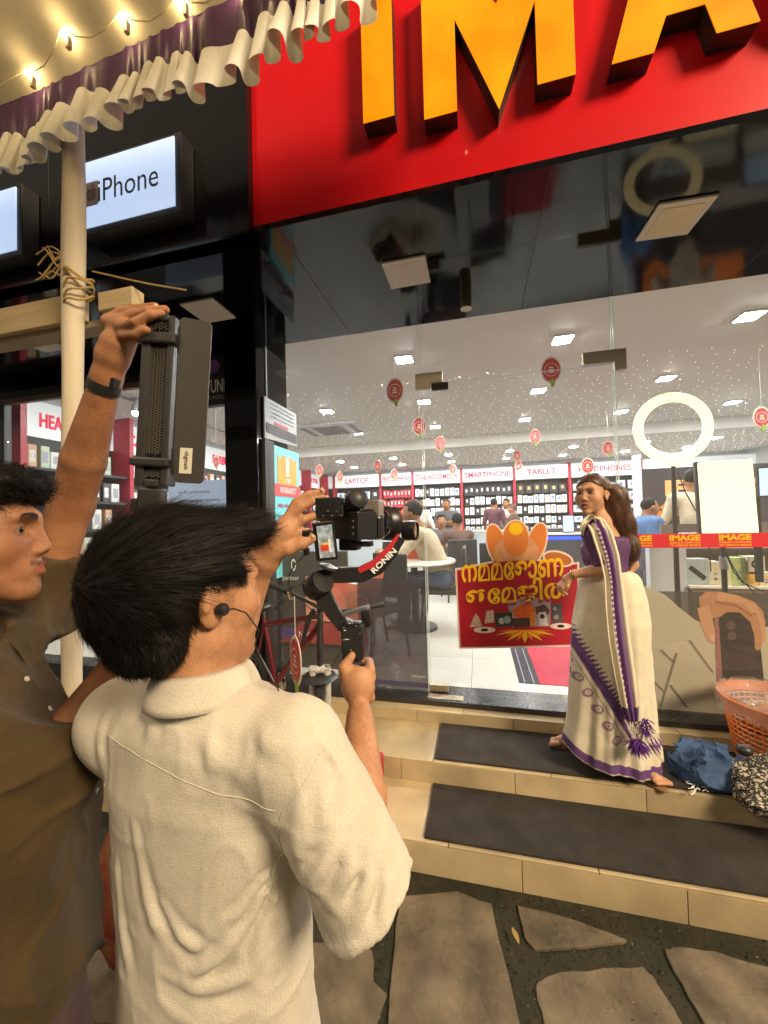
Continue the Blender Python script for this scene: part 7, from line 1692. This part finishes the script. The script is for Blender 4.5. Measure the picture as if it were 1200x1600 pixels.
# ---------------------------------------------------------------- things at the right
def basket():
    c = V3(1.49, 2.44, Z2 + .002); c[1] = 2.43
    t = thing('laundry_basket', 'orange perforated plastic basket with clear bag inside, at the right edge', 'basket', tuple(c)); M_o = mat('orange_plastic', (.70, .20, .04), .35, vary=.2, vscale=12, sss=.05)
    H, r0, r1 = .36, .175, .235; n = 44; rings = 11
    R_ = lambda z: r0 + (r1 - r0) * z / H
    part('base', MB().lathe([(0, 0), (r0, 0), (r0 + .004, .03), (r0 - .002, .03), (r0 - .004, .004), (0, .004)], c, (0, 0, 1), 40), M_o, t, smooth=True)
    part('rim', MB().lathe([(r1 - .004, H - .05), (r1 + .002, H - .05), (r1 + .004, H - .012), (r1 + .016, H - .006), (r1 + .016, H), (r1 - .002, H + .003), (r1 - .004, H - .05)], c, (0, 0, 1), 44), M_o, t, smooth=True)
    g = MB()
    for k in range(n):
        a = 2 * math.pi * k / n; e = V3(math.cos(a), math.sin(a), 0); g.tube([c + e * R_(.03) + V3(0, 0, .03), c + e * R_(H - .05) + V3(0, 0, H - .05)], .0042, 4)
    for k in range(rings):
        z = .04 + (H - .10) * k / (rings - 1); g.tube([c + V3(R_(z) * math.cos(a), R_(z) * math.sin(a), z) for a in np.linspace(0, 2 * math.pi, 45)], .0042, 4, cap=False)
    part('lattice', g, M_o, t, smooth=True)
    M_bag = glass_mat('clear_plastic', (.96, .94, .90), 1.5, haze=.18, rough=.15); v, q = [], []; rg = np.random.RandomState(2)
    for i in range(49):
        a = 2 * math.pi * i / 48
        for j in range(11):
            tt_ = j / 10; rr = (R_(H) + .02) if j < 3 else R_(H) * (1 - (tt_ - .2) * .9); z = H + (.010 if j in (1, 2) else 0) - (.07 if j == 0 else 0) - .06 * max(0, tt_ - .3) * 2 + rg.uniform(-.012, .012); v.append(c + V3(rr * math.cos(a) * (1 + rg.uniform(-.02, .02)), rr * math.sin(a), z))
    for i in range(48):
        for j in range(10): a = i * 11 + j; q.append((a, a + 1, a + 12, a + 11))
    raw('plastic_bag', v, q, M_bag, t, True)
    part('crumpled_contents', MB().ball(c + V3(0, 0, H - .12), (.17, .17, .07), 16), mat('basket_content', (.40, .20, .12), .7, bump=1, bscale=30, vary=.6, vscale=20), t, smooth=True)
basket()
def soft(name, lab, cat, c, r, M, seed, amp=.03, h=.006, group=None):
    c = V3(c); r = V3(r)
    def fn(P):
        d = ell(P, c + V3(0, 0, r[2] * .55), r); d = smin(d, ell(P, c + V3(-r[0] * .35, -r[1] * .2, r[2] * .3), r * V3(.7, .8, .6)), .03)
        d = d + creases(P, amp * 1.5, 11, seed, (1, 1, .8), .07) + creases(P, amp * .7, 22, seed + 3) - amp * .7 * vnoise(P, 6, seed + 5)
        return smax(d, c[2] - P[:, 2], .004)
    V, Q = nets(fn, c - r * 1.5 - .05, c + r * V3(1.5, 1.5, 2.4) + .05, h); o = raw(name, V, Q, M, None, True); return tag(o, lab, cat, group)
M_blu = mat('blue_cloth', (.035, .085, .20), .75, vary=.3, vscale=20, bump=.3, bscale=200)
cb = thing('denim_bundle', 'crumpled blue cloth with frayed white edge lying on the dark mat', 'clothes', (1.05, 2.22, Z2 + .013))
cc = onZ(1118, 1222, Z2 + .013)
o = soft('bundle', None, None, (cc[0], cc[1] + .03, Z2 + .013), (.125, .10, .085), M_blu, 5, .030); o.parent = cb; o.location = o.location - cb.location
fr_ = MB(); rg = np.random.RandomState(4)
for k in range(60):
    b0 = onZ(1083 + rg.uniform(-3, 22), 1196 + k * .7, Z2 + .03); fr_.tube([b0, b0 + V3(rg.uniform(-.03, .005), rg.uniform(-.02, 0), rg.uniform(-.012, .01))], .0016, 4)
part('frayed_edge', fr_, M_whitep, cb, kind='stuff')
M_leo = mat('leopard_print', (.55, .50, .40), .7); nt = M_leo.node_tree; vo = nt.nodes.new('ShaderNodeTexVoronoi'); vo.feature = 'DISTANCE_TO_EDGE'; vo.inputs['Scale'].default_value = 42; tcn = nt.nodes.new('ShaderNodeTexCoord'); nz = nt.nodes.new('ShaderNodeTexNoise'); nz.inputs['Scale'].default_value = 25; ad = nt.nodes.new('ShaderNodeMixRGB'); ad.inputs[0].default_value = .04
nt.links.new(tcn.outputs['Object'], ad.inputs[1]); nt.links.new(nz.outputs['Color'], ad.inputs[2]); nt.links.new(ad.outputs[0], vo.inputs['Vector'])
rp_ = nt.nodes.new('ShaderNodeValToRGB'); rp_.color_ramp.elements[0].color = (.012, .010, .009, 1); rp_.color_ramp.elements[0].position = .14; rp_.color_ramp.elements[1].color = (.50, .44, .34, 1); rp_.color_ramp.elements[1].position = .20
nt.links.new(vo.outputs['Distance'], rp_.inputs[0]); nt.links.new(rp_.outputs[0], nt.nodes['Principled BSDF'].inputs['Base Color'])
lb = thing('printed_bag', 'black and cream animal print cloth bag slumped beside the blue cloth', 'bag', (1.25, 2.15, Z2 + .013))
o = soft('bag_body', None, None, (1.335, 2.14, Z2 + .013), (.20, .13, .10), M_leo, 9, .022); o.parent = lb; o.location = o.location - lb.location
q_ = onY(1163, 1172, 2.03); part('black_pouch', MB().ball(q_, (.032, .03, .024), 14), M_bl, lb, smooth=True)
solo('red_crate', MB().bx(-.80, -.545, 1.86, 2.10, Z1 + .001, Z1 + .17), mat('crate_red', (.42, .02, .03), .5, vary=.2, vscale=12), 'red plastic crate on the lower step behind the forearm of the cameraman', 'crate', bevel=.012)
solo('red_bag', MB().ball((-1.22, 1.15, .30), (.16, .12, .28), 16), mat('bag_red', (.22, .012, .02), .6, vary=.5, vscale=22, col2=(.30, .12, .03), bump=.8, bscale=15), 'red printed carrier bag standing on the ground between the two men', 'bag', smooth=True)
# fallen leaves and litter on the paving
M_lf = mat('dry_leaf', (.35, .22, .06), .7)
lp_ = onZ(800, 1448, .03); lf_ = MB()
v_ = []; 
for k in range(9): t2_ = k / 8; w2 = .009 * math.sin(math.pi * t2_) + .0005; v_ += [lp_ + V3(.02 * t2_ - w2, -.06 * t2_, .006 * math.sin(3 * t2_)), lp_ + V3(.02 * t2_ + w2, -.06 * t2_, .006 * math.sin(3 * t2_))]
solo('fallen_leaf', MB().add(v_, [(2 * k, 2 * k + 1, 2 * k + 3, 2 * k + 2) for k in range(8)]), M_lf, 'curled dry leaf lying in the gap between paving slabs', 'leaf')
lit = MB(); rg = np.random.RandomState(12)
for k in range(420):
    x, y = rg.uniform(-.6, 1.7), rg.uniform(.5, 1.74); z = .004 + .0; a = rg.uniform(0, 6.28); s_ = rg.uniform(.002, .006); lit.add([(x, y, z + .024), (x + s_ * math.cos(a), y + s_ * math.sin(a), z + .025), (x - s_ * .5 * math.sin(a), y + s_ * .5 * math.cos(a), z + .026)], [(0, 1, 2)])
solo('litter_specks', lit, mat('speck', (.35, .28, .15), .8), 'tiny dry specks scattered over the paving', 'litter', kind='stuff')
# moss and grit in the gaps (real relief)
gr = MB()
for k in range(5200):
    x, y = rg.uniform(-.9, 1.9), rg.uniform(.35, 1.75); r = rg.uniform(.002, .006) * (1 + (k % 9 == 0)); z = .001
    gr.add([(x - r, y - r * .6, z), (x + r, y - r * .5, z), (x + .2 * r, y + r, z), (x, y, z + r * .9)], [(0, 1, 3), (1, 2, 3), (2, 0, 3)])
solo('moss_grit', gr, mat('moss_clod', (.030, .027, .012), .95, vary=.5, vscale=30), 'dark mossy grit filling the gaps between the slabs', 'moss', kind='stuff')

# ---------------------------------------------------------------- shop furniture
M_top = mat('table_top', (.72, .69, .60), .3); M_chair = mat('chair_black', (.022, .022, .024), .45)
def chair(lab, x, y, rz):
    t = thing('chair', lab, 'chair', (x, y, ZF), 'black shop chairs', rz)
    def P(nm, mb, m=M_chair, bv=.012, sm=False):
        o = part(nm, mb, m, None, bevel=bv, smooth=sm); o.parent = t; return o
    P('seat', MB().bx(-.23, .23, -.22, .23, .42, .47)); P('backrest', MB().bx(-.22, .22, -.26, -.225, .50, .92), bv=.016)
    for sx in (-1, 1):
        for sy in (-1, 1): P('leg', MB().tube([(sx * .2, sy * .19, .42), (sx * .23, sy * .24, .0)], .014, 8), M_chair, 0)
        P('back_post', MB().tube([(sx * .19, -.22, .43), (sx * .19, -.243, .6)], .012, 8), M_chair, 0)
    return t
c1 = chair('black chair with high back right of the seated man in cream', .29, 5.1, -.3)
def cdup(lab, x, y, rz): dup(c1, (x, y, ZF), lab, rz=rz)
cdup('black chair under the seated man in cream', onY(692, 900, 4.35)[0], 4.35, math.pi / 2); cdup('black chair at the near left of the round table', -1.25, 3.75, -.6)
cdup('black chair at the left glass pane nearest the pillar', -.95, 3.35, 2.6); cdup('black chair of the person in brown print', onY(716, 850, 6.0)[0], 6.0, .3); cdup('black chair of the man in dark shirt at the desk', onY(690, 840, 6.9)[0], 6.9, 3.3)
tb = thing('round_table', 'round cream topped table in front of the seated man', 'table', (-.72, 4.35, ZF))
part('table_top', MB().lathe([(0, .74), (.46, .74), (.475, .755), (.46, .775), (0, .775)], (-.72, 4.35, ZF), (0, 0, 1), 36), M_top, tb, smooth=True)
part('pedestal', MB().lathe([(.04, .03), (.04, .74)], (-.72, 4.35, ZF), (0, 0, 1), 16), M_bl, tb); part('base', MB().lathe([(0, 0), (.25, 0), (.24, .03), (.04, .035)], (-.72, 4.35, ZF), (0, 0, 1), 24), M_bl, tb)
sn = thing('desk_sign', 'red desk sign with yellow lettering standing on the round table', 'sign', (-.72, 4.35, ZF + .775))
part('sign_face', MB().prism([(-.24, 0), (.20, 0), (.20, .20), (-.24, .16)], (-.70, 4.40, ZF + .777), (1, 0, 0), (0, 0, 1), (0, .02, 0)), mat('orange_red', (.75, .10, .03), .4), sn)
text('lettering', 'IMAGE', (-.62, 4.398, ZF + .87), (1, 0, 0), (0, 0, 1), M_yel, sn, width=.24, height=.055, depth=-.001, bold=.03)
solo('laptop', MB().prism([(-1.1, 0), (-.82, 0), (-.82, .012), (-1.1, .012)], (0, 4.15, ZF + .7765), (1, 0, 0), (0, 0, 1), (0, .2, 0)).prism([(-1.1, 0), (-.82, 0), (-.82, .2), (-1.1, .2)], (0, 4.36, ZF + .7765), (1, 0, 0), (0, .25, 1), (0, .008, 0)), M_bl, 'dark open laptop on the round table', 'laptop')
# display counters
def counter(lab, x0, x1, y, zt, col, glow=None, d=.5):
    t = thing('display_counter', lab, 'counter', ((x0 + x1) / 2, y, ZF), 'display counters')
    part('cabinet', MB().bx(x0, x1, y, y + d, ZF, ZF + zt - .03), col, t, bevel=.005); part('counter_top', MB().bx(x0 - .02, x1 + .02, y - .02, y + d, ZF + zt - .028, ZF + zt), M_top, t, bevel=.004)
    if glow: part('light_strip', MB().bx(x0, x1, y - .008, y - .001, ZF + zt - .12, ZF + zt - .06), glow, t)
    return t
M_cw = mat('counter_white', (.55, .62, .66), .3)
counter('pale blue-white counter behind the seated people', -.85, 1.0, 8.7, .95, M_cw); counter('black counter with a blue light strip beside the woman', 1.25, 2.9, 7.9, .9, M_dark, mat('blue_strip', (.02, .05, .9), .3, emit=2.5, ecol=(.02, .06, 1)))
counter('white counter far left behind the raised camera', -4.2, -1.6, 9.0, .95, M_cw)
tabl = thing('display_tablet', 'small upright tablet with a blue lit screen on the black counter', 'tablet', (1.63, 7.95, ZF + .9))
p = onY(888, 820, 7.95); part('bezel', MB().bx(p[0] - .10, p[0] + .10, 7.95, 7.965, ZF + .905, ZF + 1.25), M_bl, tabl); part('lit_screen', MB().bx(p[0] - .09, p[0] + .09, 7.944, 7.949, ZF + .93, ZF + 1.23), mat('tablet_screen', (.3, .45, .8), .3, emit=1.2, ecol=(.45, .62, 1)), tabl)
ft = thing('framed_counter', 'glass topped counter holding boxed gadgets behind the right pane', 'counter', (2.2, 3.5, ZF))
part('cabinet', MB().bx(1.64, 3.3, 3.56, 4.1, ZF, 1.00), mat('counter_brown', (.20, .15, .11), .4), ft); part('counter_top', MB().bx(1.62, 3.32, 3.54, 4.1, 1.002, 1.02), M_top, ft); part('pale_post', MB().bx(1.36, 1.62, 3.58, 3.66, ZF, 1.35), mat('pale_post', (.55, .58, .62), .3), ft)
part('back_panel', MB().bx(1.64, 3.3, 4.04, 4.08, 1.021, 1.5), mat('back_brown', (.16, .12, .10), .5), ft); part('upper_shelf', MB().bx(1.64, 3.3, 3.75, 4.03, 1.30, 1.315), M_top, ft)
items = [(1070, 1108, 872, 912, (.42, .50, .55)), (1108, 1128, 876, 912, (.72, .66, .52)), (1126, 1143, 878, 911, (.74, .72, .40)), (1143, 1165, 868, 911, (.45, .60, .25)), (1164, 1186, 895, 912, (.80, .45, .08)), (1186, 1210, 892, 912, (.75, .66, .5)), (1168, 1196, 869, 893, (.66, .6, .5)), (1068, 1098, 815, 836, (.50, .55, .58))]
nmz = ['pale blue box with a black shaver picture, on the counter behind the right pane', 'cream gadget box second from left on the brown counter', 'yellow and cream gadget box in the middle of the brown counter', 'green gadget box beside the light panel stand', 'small orange box low on the brown counter', 'small cream box at the right edge of the brown counter', 'cream box with a round picture above the orange box', 'pale box with black picture on the upper shelf, left of the light panel']
for (x0, x1, y0, y1, c), lab in zip(items, nmz):
    yy = 3.60 if y1 > 850 else 3.78; a, b = onY(x0, y1, yy), onY(x1, y0, yy); zb = 1.0215 if y1 > 850 else 1.3165
    if 'round picture' in lab: zb = 1.0215 + .105; 
    h = b[2] - a[2]; t = thing('gadget_box', lab, 'box', ((a[0] + b[0]) / 2, yy, zb), 'boxed gadgets behind the right pane')
    part('carton', MB().bx(a[0] + .004, b[0] - .004, yy, yy + .10, zb, zb + h), mat('carton', c, .45, vary=.15, vscale=20), t, bevel=.002)
    w = b[0] - a[0]; cx = (a[0] + b[0]) / 2
    if 'black' in lab: part('printed_picture', MB().prism([(-.35 * w, .62 * h), (-.2 * w, .75 * h), (.38 * w, .30 * h), (.25 * w, .15 * h)], (cx, yy - .001, zb), (1, 0, 0), (0, 0, 1), (0, .0008, 0)), M_pic if False else M_bl, t)
    elif 'round' in lab: part('printed_picture', MB().lathe([(.02, 0), (.035, 0), (.035, .001)], (cx, yy - .0005, zb + h / 2), (0, -1, 0), 18), M_bl, t)
    else:
        for k in range(3): part('printed_picture', MB().bx(cx - w * .12, cx + w * .12, yy - .0015, yy - .0005, zb + h * (.2 + .22 * k), zb + h * (.3 + .22 * k)), [M_greyp, M_grill, M_yel][k], t)
# carpet strips inside the door
cp = thing('carpet', 'red carpet with a black and silver striped border inside the door', 'carpet', (.6, 3.4, ZF + .001))
part('red_field', MB().bx(.41, 1.05, Y_G + .27, 5.4, ZF + .001, ZF + .006), mat('carpet_red', (.42, .03, .06), .9, bump=.4, bscale=300), cp)
part('black_border', MB().bx(.262, .409, Y_G + .27, 5.4, ZF + .001, ZF + .006), mat('carpet_black', (.03, .03, .045), .9), cp)
for x in (.30, .365): part('silver_stripe', MB().bx(x, x + .006, Y_G + .27, 5.4, ZF + .0062, ZF + .0072), M_grill, cp)
